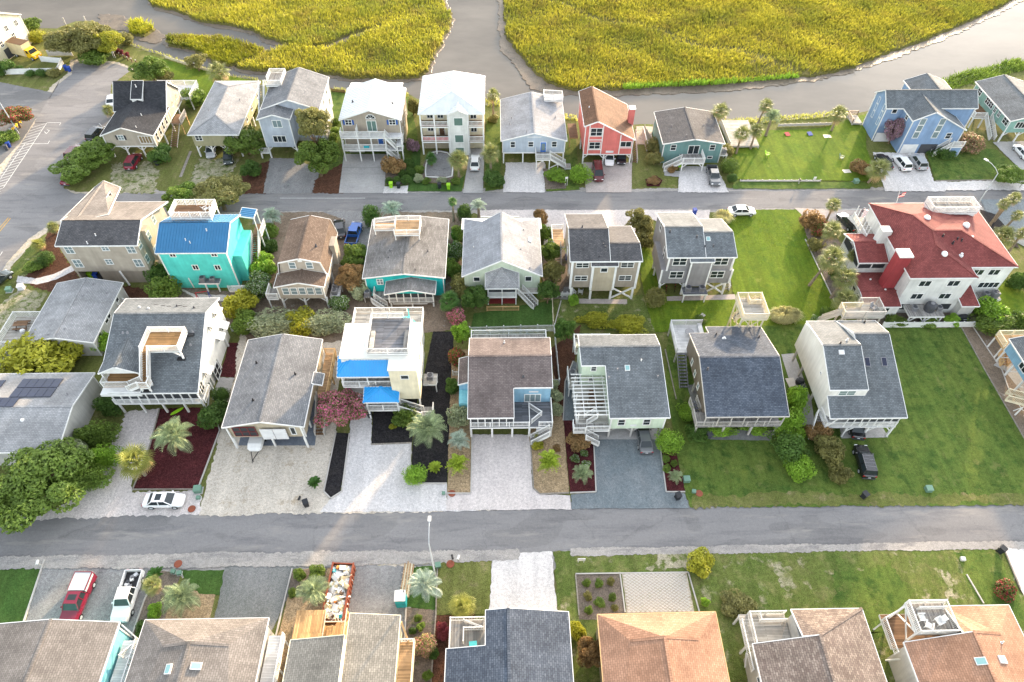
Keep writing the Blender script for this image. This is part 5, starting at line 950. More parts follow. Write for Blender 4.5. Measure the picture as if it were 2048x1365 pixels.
# ================================================================== houses north of the front street
h = House('low white house with light grey gable roof and white decks, far left', -61, 68)
h.gable('y', -66.2, -56.4, 62.2, 74.0, 3.2, 4.3, 'r_light', 'w_lightgrey', 0, r=-61.4, fascia='white')
for y in (71.3, 68.0, 67.1, 64.4): h.win('E', -56.75, y, 2.4, .7, .75, 1, 1)
h.deck(-71.4, -66.4, 63.6, 69.4, .8, 'd_pale'); h.rail([(-66.5,63.6,.8),(-71.4,63.6,.8),(-71.4,69.4,.8),(-66.9,69.4,.8),(-66.9,63.6,.8)], 1.1, 'white', 'p'); h.rail([(-66.4,69.5,.8),(-66.4,73.0,.8)], 1.0, 'white', 'p'); h.stairs((-70.0,60.2,.1), (-70.0,63.6,.8), 1.4); h.rail([(-72.4,60.4,0),(-69.2,60.4,0)], 1.0, 'white', 'p')
h.stairs((-54.2,70.6,.1), (-56.6,71.4,1.0), 1.2); h.rail([(-55.2,72.2,.3),(-53.8,70.2,.3)], 1.0, 'white', 'p')
for x, y, z in ((-60.1,72.9,4.0),(-60.6,70.4,4.05),(-57.8,71.5,3.5),(-60.6,64,4.05),(-62.5,63,4.05)): h.vent(x, y, z, 'mid_grey', .1, .2)
t = thing('picnic_table', 'brown picnic table on the white deck, far left', 'table', (-69.6, 67.4, .8), .05)
link('tabletop', MB().box(-1,1,-.4,.4,.68,.74).mesh('tabletop', 'd_brown'), t)
for k in (-1, 1): link('bench', MB().box(-1,1,-.15,.15,.4,.45).mesh('bench', 'd_brown'), t, (0, k*.75, 0)); link('leg', MB().bar((k*.7,-.75,0),(k*.7,.3,.7),.1).bar((k*.7,.75,0),(k*.7,-.3,.7),.1).mesh('leg', 'brown'), t)
t = thing('kettle_grill', 'silver kettle grill on the white deck beside the picnic table', 'grill', (-68.6, 65.9, .8)); link('bowl', MB().lathe([(0,.55),(.28,.65),(.36,.85),(.28,1.02),(0,1.08)], 12).mesh('bowl', 'pale_gray'), t)
for k in range(3): a = k*2.1; link('leg', MB().bar((.3*math.cos(a),.3*math.sin(a),0),(.15*math.cos(a),.15*math.sin(a),.65),.04).mesh('leg', 'steel'), t)
# solar roof
h = House('low house with pale grey ribbed roof carrying two rows of solar panels', -61, 50)
h.gable('x', -75, -53.9, 44.4, 56.6, 3.6, 4.8, 'r_light', 'w_lightgrey', 0, r=50.4); k_ = (4.8-3.6)/6.2
for j, (xa, n) in enumerate(((-62.3, 5), (-68.6, 4))):
    for r_ in range(2):
        for i in range(n):
            x = xa+.2+i*1.05+r_*.0; y = 54.6-r_*1.75 if j == 0 else 54.4-r_*1.75
            z = 4.8-(y-50.4)*k_+.1
            if r_ == 1: x -= 1.0*j*0
            p = link('solar_panel', shared('sol', lambda: MB().box(-.5,.5,-.83,.83,-.03,.03).mesh('solar_panel', 'solar')), h.root, h.L(x, y, z), (-math.atan(k_), 0, 0))
for i in range(8): x = -69.0+i*1.05; y = 51.1; p = link('solar_panel', _cache['sol'], h.root, h.L(x, y, 4.8-(y-50.4)*k_+.12), (-math.atan(k_), 0, 0))
h.vent(-55.5, 52.5, 4.4, 'mid_grey'); h.vent(-59.5, 48.6, 4.5, 'white', .14, .15)
# white house with sun deck on the roof
h = House('tall white house with grey roof carrying a wooden sun deck and long screened porch', -44, 58)
yR, zR = 62.0, 9.3
h.roof([[(-45.9,52.1,5.0),(-38.6,52.1,5.0),(-38.9,yR,zR),(-50.9,yR,zR),(-51.2,56,6.7),(-48.6,59,8.0),(-45.9,56,6.7)],[(-50.9,yR,zR),(-38.9,yR,zR),(-38.8,66.5,7.5),(-51.6,66.5,7.5)],[(-51.2,54.0,6.7),(-48.6,54.0,8.0),(-48.6,59,8.0),(-51.2,56,6.7)],[(-48.6,54.0,8.0),(-45.9,54.0,6.7),(-45.9,56,6.7),(-48.6,59,8.0)]], 'r_slate')
h.ext('wall', [(53.6,2.3),(66.2,2.3),(66.2,7.5),(62,9.1),(53.6,5.5)], 'x', -45.9, -39.1, 'stucco'); h.ext('wall', [(53.6,2.3),(66.2,2.3),(66.2,7.5),(62,9.1),(57.2,6.9),(57.2,4.6),(53.6,4.6)], 'x', -50.6, -45.95, 'stucco'); h.box('ground_wall', -50.2, -39.4, 57, 65.8, 0, 2.3, 'stucco')
h.ext('gable_wall', [(-51.0,6.6),(-46.2,6.6),(-48.6,7.8)], 'y', 54.1, 54.25, 'white')
h.box('balcony_base', -51.1, -45.9, 52.15, 57.2, 4.3, 4.74, 'white'); h.deck(-51.0, -46.0, 53.3, 57.2, 4.86, 'd_gold', None, .1); h.rail([(-51.0,57,4.86),(-51.0,53.3,4.86),(-47.6,53.3,4.86)], 1.0); h.posts([(-50.9,54.2),(-46.2,54.2),(-50.9,57)], 6.6, .18, 'white', 4.86); h.win('S', 57.2, -47.6, 6.0, 1.2, .7, 2, 1)
h.box('porch_floor', -50.2, -38.9, 52.3, 53.7, 2.25, 2.45, 'white'); h.rail([(-50.2,52.35,2.4),(-38.9,52.35,2.4)], .95)
for k in range(11): h.post(-50.0+k*1.1, 52.4, 2.4, 4.9, .13)
for k in range(10): h.box('screen', -49.9+k*1.1, -49.0+k*1.1, 52.42, 52.46, 3.4, 4.85, 'screen')
h.box('porch_beam', -50.2, -38.8, 52.25, 52.42, 4.82, 5.0, 'white')
h.posts([(-50.0,52.6),(-47.2,52.6),(-44.4,52.6),(-41.6,52.6),(-39.1,52.6)], 2.3, .22); h.posts([(-39.2,56),(-39.2,60),(-39.2,64)], 2.3, .22); h.brace((-39.1,52.6,.1),(-38.6,54.0,2.3),.12)
for y, z in ((64.4,6.9),(62.0,6.9),(64.4,3.9),(62.4,3.9),(56.3,4.2)):
    h.win('E', -39.05, y, z-.2, .8, .9, 1, 1); h.part('awning', MB().bar((-38.95,y-.65,z+.5),(-38.1,y-.65,z+.0),.05,.05).slab([(-39.05,y-.7,z+.55),(-39.05,y+.7,z+.55),(-38.1,y+.7,z+.1),(-38.1,y-.7,z+.1)], .06), 'white')
h.win('E', -39.05, 53.9, 3.8, 1.0, 1.6, 2, 2); h.win('E', -39.05, 58.6, 1.2, 1.6, 2.0, 2, 2); h.rail([(-38.5,52.4,2.4),(-38.5,54.6,2.4)], .9)
zf = 8.6
h.deck(-45.5, -40.8, 56.1, 59.3, zf, 'd_gold'); h.rail([(-44.6,56.1,zf),(-40.8,56.1,zf),(-40.8,59.3,zf),(-45.5,59.3,zf),(-45.5,56.0,zf)], 1.0, 'white', sp=.13); h.posts([(-40.9,56.2),(-40.9,59.2),(-45.4,59.2)], zf-.1, .2, 'white', 6.4); h.stairs((-45.05,53.2,6.1), (-45.05,56.1,zf), .9, 'white', 'd_gold'); h.deck(-45.6, -44.4, 52.2, 53.2, 6.1, 'd_gold'); h.rail([(-44.4,53.2,6.1),(-44.4,52.2,6.1),(-45.6,52.2,6.1)], 1.0); h.stairs((-47.5,53.0,4.9), (-45.6,52.8,6.1), .9, 'white', 'd_gold'); h.posts([(-44.5,52.3),(-45.5,52.3),(-44.5,53.1)], 6, .2, 'white', 4.9); h.brace((-40.9,56.2,7.4),(-42.0,56.2,8.4)); 
for x, y in ((-41.2,56.2),(-40.5,59.2),(-45.0,52.4)): h.box('flashing', x-.5, x+.5, y-.25, y+.25, 5.0+(y-52.1)*.434-.02, 5.0+(y-52.1)*.434+.17, 'black')
for x, y, z in ((-48.4,63.8,8.65),(-47.0,63.4,8.8),(-43.5,64,8.6),(-41,63.5,8.8)): h.vent(x, y, z, 'pale_gray' if x < -44 else 'dark_grey', .09, .2)
for x, y in ((-49.3,59.6),(-48.7,59.6),(-40.2,59.6),(-40.3,58.0),(-49.0,57.0)): h.vent(x, y, 5.0+(y-52.1)*.434, 'mid_grey', .12, .12)
for x, y in ((-45.5,64.3),(-44.6,64.0),(-43.2,64.2),(-46.6,64.6),(-42.4,63.9)): h.box('slipped_shingle', x-.28, x+.28, y-.06, y+.06, 9.3-(y-62)*.4-.02, 9.3-(y-62)*.4+.035, 'r_charcoal')
# grey gable with trailer carport
h = House('tan stilt house with long blue grey gable roof over a carport', -29, 54)
h.gable('y', -34.3, -24.2, 46.8, 61.0, 4.9, 6.1, 'r_grey', 'w_tan', 2.3, r=-29.3)
h.box('porch_screen', -33.2, -30.4, 46.98, 47.08, 2.75, 4.7, 'screen'); b = MB()
for k in range(4): b.bar((-33.2+k*.93,46.95,2.75),(-33.2+k*.93,46.95,4.7),.06)
for z in (2.75,3.7,4.7): b.bar((-33.2,46.95,z),(-30.4,46.95,z),.06)
h.part('screen_frame', b, 'dark_red')
for k in range(2): h.part('roller_shutter', MB().box(-29.8+k*1.62,-28.25+k*1.62,46.72,46.82,2.3,4.5), 'pale_gray')
h.win('S', 47.1, -25.9, 3.6, .5, 1.4, 1, 1); h.posts([(-33.7,47.0),(-29.0,47.2),(-24.8,47.0)], 4.7 if False else 2.35, .22); h.post(-33.8, 46.9, 0, 4.75, .18); h.post(-24.7, 46.9, 0, 4.75, .18); h.posts([(-33.6,52),(-24.9,50),(-24.9,54),(-33.6,58),(-24.9,58)], 2.35, .22); h.box('ground_wall', -33.6, -25, 55, 60.5, 0, 2.3, 'w_tan')
h.deck(-24.2, -22.8, 53.2, 60.6, 2.4, 'd_tan', 'raw_wood'); h.rail([(-22.8,53.2,2.4),(-22.8,60.6,2.4),(-24.2,60.6,2.4)], 1.0, 'raw_wood', 'h'); h.posts([(-22.9,53.3),(-22.9,57),(-22.9,60.5)], 2.3, .16, 'raw_wood'); h.stairs((-23.5,48.6,.1), (-23.5,53.2,2.4), 1.2, 'grey_wood', 'd_brown'); h.roof([[(-24.4,53.4,5.0),(-23.1,53.4,4.6),(-23.1,55.3,4.6),(-24.4,55.3,5.0)]], 'r_grey', name='porch_roof')
h.vent(-32.0, 56.5, 5.5, 'black', .1); h.vent(-31.0, 50.3, 5.75, 'black', .1); h.vent(-26.6, 54.6, 5.5, 'black', .1)
# white modern house with bright blue porch roofs
h = House('white flat roofed house with bright blue metal porch roofs and roof terrace', -15, 57)
h.box('wall', -20.1, -10.6, 54.4, 60.0, 2.3, 9.0, 'stucco'); h.box('tower_wall', -13.9, -10.4, 52.3, 54.6, 2.9, 8.95, 'w_cream')
h.box('roof', -20.25, -10.3, 54.2, 60.1, 9.0, 9.14, 'membrane'); h.box('tower_roof', -14.0, -10.3, 52.2, 54.3, 8.95, 9.08, 'membrane'); h.box('ground_wall', -17.5, -10.8, 55, 62, 0, 2.3, 'stucco')
h.roof([[(-20.7,52.9,6.95),(-13.8,52.9,6.95),(-13.8,54.35,8.6),(-18.8,54.35,8.6)],[(-20.7,52.9,6.95),(-18.8,54.35,8.6),(-20.7,55.4,8.2)]], 'm_bright', seams=.36, name='porch_roof')
h.roof([[(-17.6,50.9,4.15),(-13.0,50.9,4.15),(-15.3,52.4,5.5)],[(-17.6,50.9,4.15),(-15.3,52.4,5.5),(-17.6,53.0,4.7)],[(-15.3,52.4,5.5),(-13.0,50.9,4.15),(-13.0,53.0,4.7)]], 'm_bright', seams=.36, name='porch_roof')
h.deck(-20.3, -13.9, 53.1, 54.4, 4.7, 'd_grey'); h.rail([(-20.3,54.4,4.7),(-20.3,53.15,4.7),(-13.9,53.15,4.7)], .95); h.posts([(-20.2,53.2),(-17.0,53.2),(-14.0,53.2)], 6.9, .15, 'white', 4.7); h.box('lower_wall', -20.1, -13.9, 54.0, 54.4, 2.3, 4.6, 'stucco')
h.deck(-17.3, -13.2, 51.1, 54.0, 2.2, 'd_grey'); h.rail([(-17.3,53.8,2.2),(-17.3,51.15,2.2),(-13.2,51.15,2.2)], .95); h.posts([(-17.2,51.2),(-13.3,51.2)], 4.1, .16, 'white', 2.2); h.posts([(-17.2,51.3),(-13.3,51.3),(-20.0,53.4)], 2.1, .2); h.posts([(-13.6,52.5),(-10.6,52.5)], 2.9, .2)
h.stairs((-10.2,51.3,.9), (-13.2,51.6,2.2), 1.1); h.deck(-10.3, -8.9, 51.0, 52.4, .9, 'd_grey'); h.rail([(-10.3,51.0,.9),(-8.9,51.0,.9),(-8.9,52.4,.9)], .95)
for x in (-19.0, -16.0): h.win('S', 54.0 if False else 54.38, x, 5.7, 1.2, 1.7, 2, 1)
h.win('S', 53.98, -15.2, 3.3, 1.6, 1.8, 2, 1); h.win('S', 52.3, -12.0, 7.6, .9, .65, 1, 1)
h.deck(-16.7, -11.5, 54.6, 60.6, 9.5, 'd_slate'); h.rail([(-16.7,54.6,9.5),(-11.5,54.6,9.5)], .95); h.rail([(-16.7,54.6,9.5),(-16.7,60.6,9.5),(-12.6,60.6,9.5)], .95); h.rail([(-11.5,54.6,9.5),(-11.5,59.6,9.5)], .95, 'white', 'p'); h.box('bench', -16.5, -16.0, 55.2, 58.2, 9.5, 9.9, 'd_pale'); h.box('bench', -12.2, -11.7, 55.2, 58.2, 9.5, 9.9, 'd_grey')
h.deck(-20.2, -10.7, 60.1, 65.6, 5.2, 'd_pale'); h.rail([(-20.2,60.2,5.2),(-20.2,65.6,5.2),(-10.7,65.6,5.2),(-10.7,60.2,5.2)], 1.0); h.box('rear_wall', -19.9, -11, 60.0, 65.3, 0, 5.0, 'stucco'); h.roof([[(-20.3,60.0,6.8),(-12.8,60.0,6.8),(-12.8,62.6,6.2),(-18.6,62.6,6.2)],[(-20.3,60.0,6.8),(-18.6,62.6,6.2),(-20.3,62.8,6.0)]], 'r_grey', name='porch_roof', caps=False)
b = MB()
for k in range(15):
    a = k*.33; b.bar((-12.0+.1*math.cos(a),61.3+.1*math.sin(a),5.3+k*.28), (-12.0+.95*math.cos(a),61.3+.95*math.sin(a),5.3+k*.28), .34, .05)
S = h.part('spiral_stair', b, 'aqua'); h.part('centre_pole', MB().tube([(-12,61.3,5.2),(-12,61.3,10.5)], .07, 8), 'aqua', S); b = MB()
for k in range(14): a = k*.33; b.bar((-12+.98*math.cos(a),61.3+.98*math.sin(a),6.25+k*.28), (-12+.98*math.cos(a+.33),61.3+.98*math.sin(a+.33),6.53+k*.28), .06).bar((-12+.96*math.cos(a),61.3+.96*math.sin(a),5.3+k*.28), (-12+.96*math.cos(a),61.3+.96*math.sin(a),6.25+k*.28), .03)
h.part('stair_rail', b, 'aqua', S)
for y, z in ((54.9,6.2),(57.0,6.4),(59.2,6.4),(55.8,4)): h.win('E', -10.55, y, z, .7, 1.0)
h.deck(-10.4, -8.6, 55.4, 57.2, 1.9, 'd_pale'); h.posts([(-8.7,55.5),(-8.7,57.1)], 1.8, .14); ac_unit(-9.5, 56.4, 1.9, 'air conditioner on the pale side shelf of the white blue roofed house')
# brown roofed house with blue wall
h = House('light blue house with mauve brown roof, cut away over the front deck', 1, 55)
yR, zR = 56.1, 7.0; k_ = (7.0-4.9)/(56.1-47.8); zc = 4.9+k_*(51.7-47.8)
h.roof([[(-4.1,47.8,4.9),(1.7,47.8,4.9),(1.7,51.7,zc),(1.7,yR,zR),(-4.1,yR,zR)],[(1.7,51.7,zc),(6.7,51.7,zc),(6.7,yR,zR),(1.7,yR,zR)],[(-4.1,yR,zR),(1.7,yR,zR),(6.7,yR,zR),(6.8,60.2,5.8),(-4.1,60.2,5.8)]], 'r_mauve')
h.ext('wall', [(51.9,2.3),(60.0,2.3),(60.0,5.7),(56.1,6.8),(51.9,5.7)], 'x', -3.8, 6.5, 'w_sky'); h.ext('wall', [(49.6,2.3),(51.95,2.3),(51.95,5.7),(49.6,5.1)], 'x', -3.8, 1.5, 'w_sky'); h.deck(-3.9, 6.6, 48.0, 52.0, 2.5, 'd_slate')
h.rail([(-3.8,48.1,2.5),(3.6,48.1,2.5)], .95); h.rail([(4.9,48.1,2.5),(6.6,48.1,2.5),(6.6,51.8,2.5)], .95)
for k in range(7): h.post(-3.75+k*.9, 48.15, 2.5, 4.8, .12)
for k in range(6): h.box('screen', -3.68+k*.9, -2.95+k*.9, 48.17, 48.2, 3.5, 4.75, 'screen')
h.posts([(-3.8,48.2),(-1.1,48.2),(1.5,48.2),(3.7,48.2),(6.5,48.2)], 2.35, .24); h.posts([(-3.7,54),(1.5,54),(6.4,54),(-3.7,59),(6.4,59)], 2.35, .24); h.box('ground_wall', -3.7, 6.4, 53.4, 53.6, 0, 2.3, 'w_tan'); h.box('skirt_wall', 4.6, 6.5, 48.15, 48.25, .3, 2.3, 'pale_gray')
h.win('S', 51.9, 4.2, 3.4, 2.0, 1.5, 3, 1, 'glass_light'); h.box('wall_ornament', 3.7, 4.9, 51.82, 51.88, 4.7, 4.95, 'pale_gray'); h.rail([(3.7,48.1,2.5),(3.7,51.0,2.5),(5.3,49.7,2.5),(4.0,48.5,2.5)], 1.0)
h.stairs((3.9,47.3,.1), (6.2,47.3,2.3), 1.0); h.deck(-4.0, 6.5, 60.2, 63.6, 2.5, 'd_grey'); h.rail([(-4.0,60.3,2.5),(-4.0,63.6,2.5),(6.5,63.6,2.5),(6.5,60.3,2.5)], 1.0); h.box('side_wall', -5.4, -3.8, 53.5, 57.6, 2.2, 4.4, 'w_bluetrim'); h.roof([[(-5.5,53.4,4.4),(-3.9,53.4,5.0),(-3.9,57.8,5.0),(-5.5,57.8,4.4)]], 'r_mauve', name='shed_roof'); h.box('side_porch', -5.4, -3.8, 51.3, 53.5, 2.0, 3.2, 'w_cyan')
ac_unit(-4.5, 51.9, 2.0, 'air conditioner on the left side shelf of the light blue house'); h.deck(-5.2, -3.9, 51.2, 52.6, 1.95, 'd_grey', None)
h.vent(.6, 59.0, 6.3, 'white'); h.vent(3.0, 53.2, 6.35, 'dark_grey', .1)
# pale mint with pergola
h = House('pale mint house with slate roof and white pergola over its side deck', 16, 54)
yR, zR = 57.0, 7.6; k_ = (7.6-5.0)/9.5; zn = 5.0+k_*6.9
h.roof([[(13.6,47.5,5.0),(21.2,47.5,5.0),(21.0,yR,zR),(13.6,yR,zR),(13.6,54.4,zn)],[(10.5,54.4,zn),(13.6,54.4,zn),(13.6,yR,zR),(10.4,yR,zR)],[(10.4,yR,zR),(13.6,yR,zR),(21.0,yR,zR),(20.9,59.8,6.7),(10.5,59.8,6.7)]], 'r_slate')
h.ext('wall', [(47.8,2.2),(59.5,2.2),(59.5,6.6),(57.0,7.4),(47.8,4.95)], 'x', 13.9, 20.8, 'w_palemint'); h.ext('wall', [(54.6,2.2),(59.5,2.2),(59.5,6.6),(57.0,7.4),(54.6,6.8)], 'x', 10.7, 13.95, 'w_palemint')
for x in (13.95, 20.75): h.box('corner_trim', x-.08, x+.08, 47.7, 47.85, 2.2, 4.9, 'white')
for x in (15.3, 18.5): h.win('S', 47.8, x, 3.65, .8, 1.15)
h.box('house_sign', 16.5, 17.3, 47.73, 47.79, 2.8, 3.1, 'pale_gray'); h.win('S', 54.6, 12.2, 6.0, .6, .8); h.win('S', 54.6, 12.1, 3.6, .6, 1.0)
stilt(h, (14.0, 16.9, 20.6), 48.0, 2.2, 'concrete_grey'); h.posts([(14,53),(20.6,53),(10.8,55),(10.8,59),(20.6,59)], 2.2, .22); h.box('ground_wall', 13.9, 20.7, 56, 59.4, 0, 2.2, 'w_palemint')
h.deck(9.7, 13.9, 48.6, 54.6, 2.4, 'd_pale'); h.rail([(9.7,54.4,2.4),(9.7,48.6,2.4)], .95)
for k in range(12):
    y = 48.3+k*.585; h.part('pergola_beam', MB().bar((9.3,y,4.62),(13.7,y,4.62),.09,.16), 'white')
for x in (10.6, 12.2, 13.4): h.part('pergola_purlin', MB().bar((x,48.2,4.48),(x,54.8,4.48),.09,.14), 'white')
h.posts([(9.9,48.7),(9.9,51.6),(9.9,54.4)], 4.5, .14, 'white', 2.4); h.posts([(9.8,48.8),(9.8,54.2),(11.8,48.8)], 2.3, .18)
h.deck(9.3, 11.9, 47.4, 48.6, 2.1, 'd_grey'); h.rail([(9.3,48.6,2.1),(9.3,47.4,2.1),(10.8,47.4,2.1)], .95); h.deck(11.9, 13.9, 47.5, 48.6, 2.3, 'd_grey'); h.rail([(10.9,47.5,2.3),(13.8,47.5,2.3)], .95); h.stairs((12.6,46.9,.3), (10.8,46.9,1.9), .9); h.stairs((10.9,48.9,2.3), (12.3,49.3,3.2), .9)
h.deck(10.4, 15.4, 59.9, 62.4, 2.8, 'd_pale'); h.rail([(10.4,60,2.8),(10.4,62.4,2.8),(15.4,62.4,2.8),(15.4,60,2.8)], 1.05); h.posts([(10.5,62.3),(15.3,62.3)], 2.7, .16); h.deck(9.2, 10.5, 54.4, 57.4, 2.1, 'd_pale'); h.rail([(9.2,54.5,2.1),(9.2,57.3,2.1)], .9); h.posts([(9.3,54.5),(9.3,57.3)], 2, .14)
ac_unit(9.8, 56.6, 2.1, 'air conditioner on the left side landing of the pale mint house'); h.skylight(16.4, 54.0, 6.85, .65, .75, .27)
for x, y, z, m_ in ((18.3,55.0,7.0,'white'),(15.1,53.8,6.7,'mid_grey'),(13.9,52.7,6.4,'mid_grey'),(20.2,52.8,6.4,'mid_grey')): h.vent(x, y, z, m_, .09)
adiron(12.0, 61.2, 2.8, 3.3, 'pale yellow deck chair with raised back on the mint house rear deck', 'cream'); adiron(11.0, 60.9, 2.8, 3.0, 'pale yellow deck chair left of another on the mint house rear deck', 'cream')
t = thing('patio_table', 'brown patio table under the white pergola', 'table', (12.0, 51.4, 2.4)); link('tabletop', MB().lathe([(0,.7),(.6,.7),(.6,.75),(0,.75)], 14).mesh('tabletop', 'brown'), t); link('leg', MB().tube([(0,0,0),(0,0,.7)], .05, 8).mesh('leg', 'brown'), t)
PC = ['nearest the steps','beside the railing','against the house wall','farthest from the steps']
for k, (x, y, r_) in enumerate(((12.0,50.4,3.14),(11.0,51.4,1.57),(13.0,51.5,-1.57),(12.0,52.5,0))): adiron(x, y, 2.4, r_, 'brown patio chair under the white pergola, '+PC[k], 'brown')
# weathered house with lookout tower
h = House('weathered brown shingled house with dark grey roof and screened front porch', 31, 55)
h.roof([[(25.7,47.5,5.0),(36.2,47.5,5.0),(36.4,55.3,7.3),(25.9,55.3,7.3)],[(25.9,55.3,7.3),(36.4,55.3,7.3),(36.4,62.6,5.0),(28.7,62.6,5.0),(28.7,61.0,5.5),(26.0,61.0,5.5)]], 'r_navy', fascia='grey_wood')
h.ext('wall', [(49.8,2.4),(60.8,2.4),(60.8,5.4),(55.3,7.1),(49.8,5.55)], 'x', 26.2, 36.1, 'w_weathered'); h.box('wall', 28.9, 36.1, 60.7, 62.3, 2.4, 4.9, 'w_weathered')
for y in (57.6, 55.6, 53.5): h.win('W', 26.2, y, 3.4, .5, .9, 1, 1, 'glass_light')
h.box('porch_floor', 24.9, 35.9, 47.7, 49.9, 2.4, 2.6, 'd_grey'); h.rail([(24.9,49.8,2.6),(24.9,47.75,2.6),(35.8,47.75,2.6)], .95, 'grey_wood')
for k in range(7): h.post(25.9+k*1.66, 47.8, 2.6, 4.95, .12, 'grey_wood')
for k in range(4): h.win('S', 49.8, 30.2+k*1.4, 4.0, .8, 1.3, 1, 2)
h.posts([(25.2,48),(28.8,48),(32.4,48),(35.7,48),(26.4,55),(35.9,55),(26.4,60.5),(35.9,61.5)], 2.4, .24, 'grey_wood'); h.box('ground_wall', 27.0, 35.8, 52.8, 60, 0, 2.4, 'w_weathered')
h.deck(24.7, 29.2, 60.2, 65.4, 2.3, 'd_white', 'grey_wood'); h.rail([(24.7,60.2,2.3),(24.7,65.4,2.3),(29.2,65.4,2.3)], 1.0, 'pale_gray', 'h'); h.box('bench', 28.5, 29.1, 61.2, 65.2, 2.3, 2.8, 'd_white'); h.posts([(24.8,60.3),(24.8,65.3),(29.1,65.3)], 2.2, .18, 'grey_wood'); h.stairs((25.4,55.6,.1), (25.4,60.2,2.3), 1.2, 'mid_grey', 'd_slate', False)
h.vent(30.4, 59.6, 6.0, 'white', .16, .2); h.vent(29.6, 60.6, 5.7, 'dark_grey', .1); h.vent(35.2, 59.8, 6.0, 'dark_grey', .1); h.vent(26.7, 53.6, 6.9, 'dark_grey', .1)
h.stairs((26.0,49.6,1.2),(25.3,51.8,2.5),1.0,'grey_wood','d_slate')
t = thing('patio_set', 'metal mesh patio table with curled frame on the pale deck', 'table', (27.0, 63.4, 2.3)); link('tabletop', MB().lathe([(0,.7),(.65,.7),(.65,.75),(0,.75)], 16).mesh('tabletop', 'mid_grey'), t); link('leg', MB().tube([(0,0,0),(0,0,.7)], .05, 8).mesh('leg', 'mid_grey'), t)
ac_unit(29.9, 64.2, 0, 'lone air conditioner on the lawn behind the weathered brown house', 1.3)
t = House('pale timber lookout deck tower standing behind the weathered brown house', 34.8, 64, 'lookout_tower', 'tower', 'lookout deck towers')
zf = 7.3; t.deck(33.1, 36.5, 61.9, 65.9, zf, 'd_pale', 'pale_wood'); t.rail([(33.1,61.9,zf),(36.5,61.9,zf),(36.5,65.9,zf),(33.1,65.9,zf),(33.1,61.9,zf)], 1.05, 'pale_wood', sp=.12); t.rail([(34.6,65.8,zf),(34.6,64.6,zf),(36.4,64.6,zf)], .9, 'pale_wood', sp=.12)
for p in ((33.3,62.4),(36.3,62.4),(33.3,65.7),(36.3,65.7)): t.post(*p, 0, zf-.1, .18, 'pale_wood')
for a, b_ in (((33.3,62.4),(33.3,65.7)),((33.3,62.4),(36.3,62.4)),((36.3,62.4),(36.3,65.7)),((33.3,65.7),(36.3,65.7))):
    for z0_, z1_ in ((.3,3.6),(3.6,7.0)): t.brace((*a,z0_),(*b_,z1_),.1,'pale_wood'); t.brace((*b_,z0_),(*a,z1_),.1,'pale_wood')
t.deck(33.4, 36.2, 62.5, 64, 3.6, 'd_pale', 'pale_wood'); t.stairs((33.6,65.2,3.6),(35.6,65.2,7.1),.8,'pale_wood','d_pale')
# white saltbox
h = House('white saltbox stilt house with slate roof, dormer window and two skylights', 46, 55)
yR, zR = 57.5, 9.2
h.roof([[(41.3,47.2,4.85),(51.1,47.2,4.85),(50.8,yR,zR),(46.2,yR,zR),(46.2,49.9,5.98),(41.4,49.9,5.98)],[(46.2,yR,zR),(50.8,yR,zR),(51.4,61.7,7.0),(45.9,61.7,7.0)]], 'r_slate'); h.roof([[(41.3,49.9,7.15),(46.2,49.9,7.15),(46.2,55.3,9.5),(41.3,55.3,9.5)],[(41.3,55.3,9.5),(46.2,55.3,9.5),(46.1,61.7,7.0),(41.9,61.7,7.0)]], 'r_slate', name='roof')
h.ext('wall', [(49.9,2.4),(61.3,2.4),(61.3,7.0),(55.3,9.35),(49.9,7.1)], 'x', 41.65, 46.2, 'stucco'); h.ext('wall', [(49.9,2.4),(61.3,2.4),(61.3,7.0),(57.5,9.0),(49.9,5.8)], 'x', 46.1, 50.8, 'w_white'); h.ext('porch_wall', [(47.6,4.4),(49.95,2.4),(49.95,5.8),(47.6,4.9)], 'x', 41.65, 41.8, 'w_white')
h.win('S', 49.9, 43.7, 6.55, 2.0, .8, 2, 2, 'glass_green'); h.skylight(47.2, 53.9, 7.72, .7, 1.2, .4, 0, 'solar', 'mid_grey'); h.skylight(49.4, 53.9, 7.72, .7, 1.2, .4, 0, 'solar', 'mid_grey'); h.skylight(43.5, 54.4, 9.15, .7, .6, .4, 0, 'pale_gray', 'pale_gray')
h.box('porch_floor', 41.5, 50.7, 47.4, 49.9, 2.35, 2.5, 'd_white'); h.rail([(41.6,47.5,2.5),(50.6,47.5,2.5),(50.6,49.9,2.5)], .95); h.posts([(44.0+k*.94,47.55) for k in range(8)], 4.8, .1, 'white', 2.5)
for k in range(7): h.box('screen', 44.07+k*.94, 44.87+k*.94, 47.57, 47.6, 3.5, 4.75, 'screen')
h.posts([(50.6,47.6),(47.4,47.6),(44.6,47.6),(41.8,47.6)], 2.35, .24); h.posts([(41.9,60.4),(41.9,57.6),(41.9,53),(50.5,54),(50.5,60)], 2.4, .26, 'grey_wood'); h.brace((50.6,47.6,1.2),(49.6,47.6,2.3)); h.brace((47.4,47.6,1.2),(48.4,47.6,2.3)); h.brace((44.6,47.6,1.2),(45.6,47.6,2.3)); h.brace((41.6,47.5,2.5),(42.8,47.5,4.6)); h.rail([(41.6,49.9,2.5),(41.6,47.5,2.5)], .95); h.stairs((40.6,47.0,.2),(41.6,49.4,2.4),1.0)
h.vent(44.9, 56.4, 9.1, 'pale_gray', .1); h.vent(43.7, 55.7, 9.35, 'black', .1); h.vent(49.5, 61, 7.4, 'black', .1); h.win('W', 41.64, 53.5, 6.1, .2, .2, 1, 1); h.box('ground_wall', 43.5, 50.4, 55.6, 55.8, 0, 2.4, 'w_lightgrey')
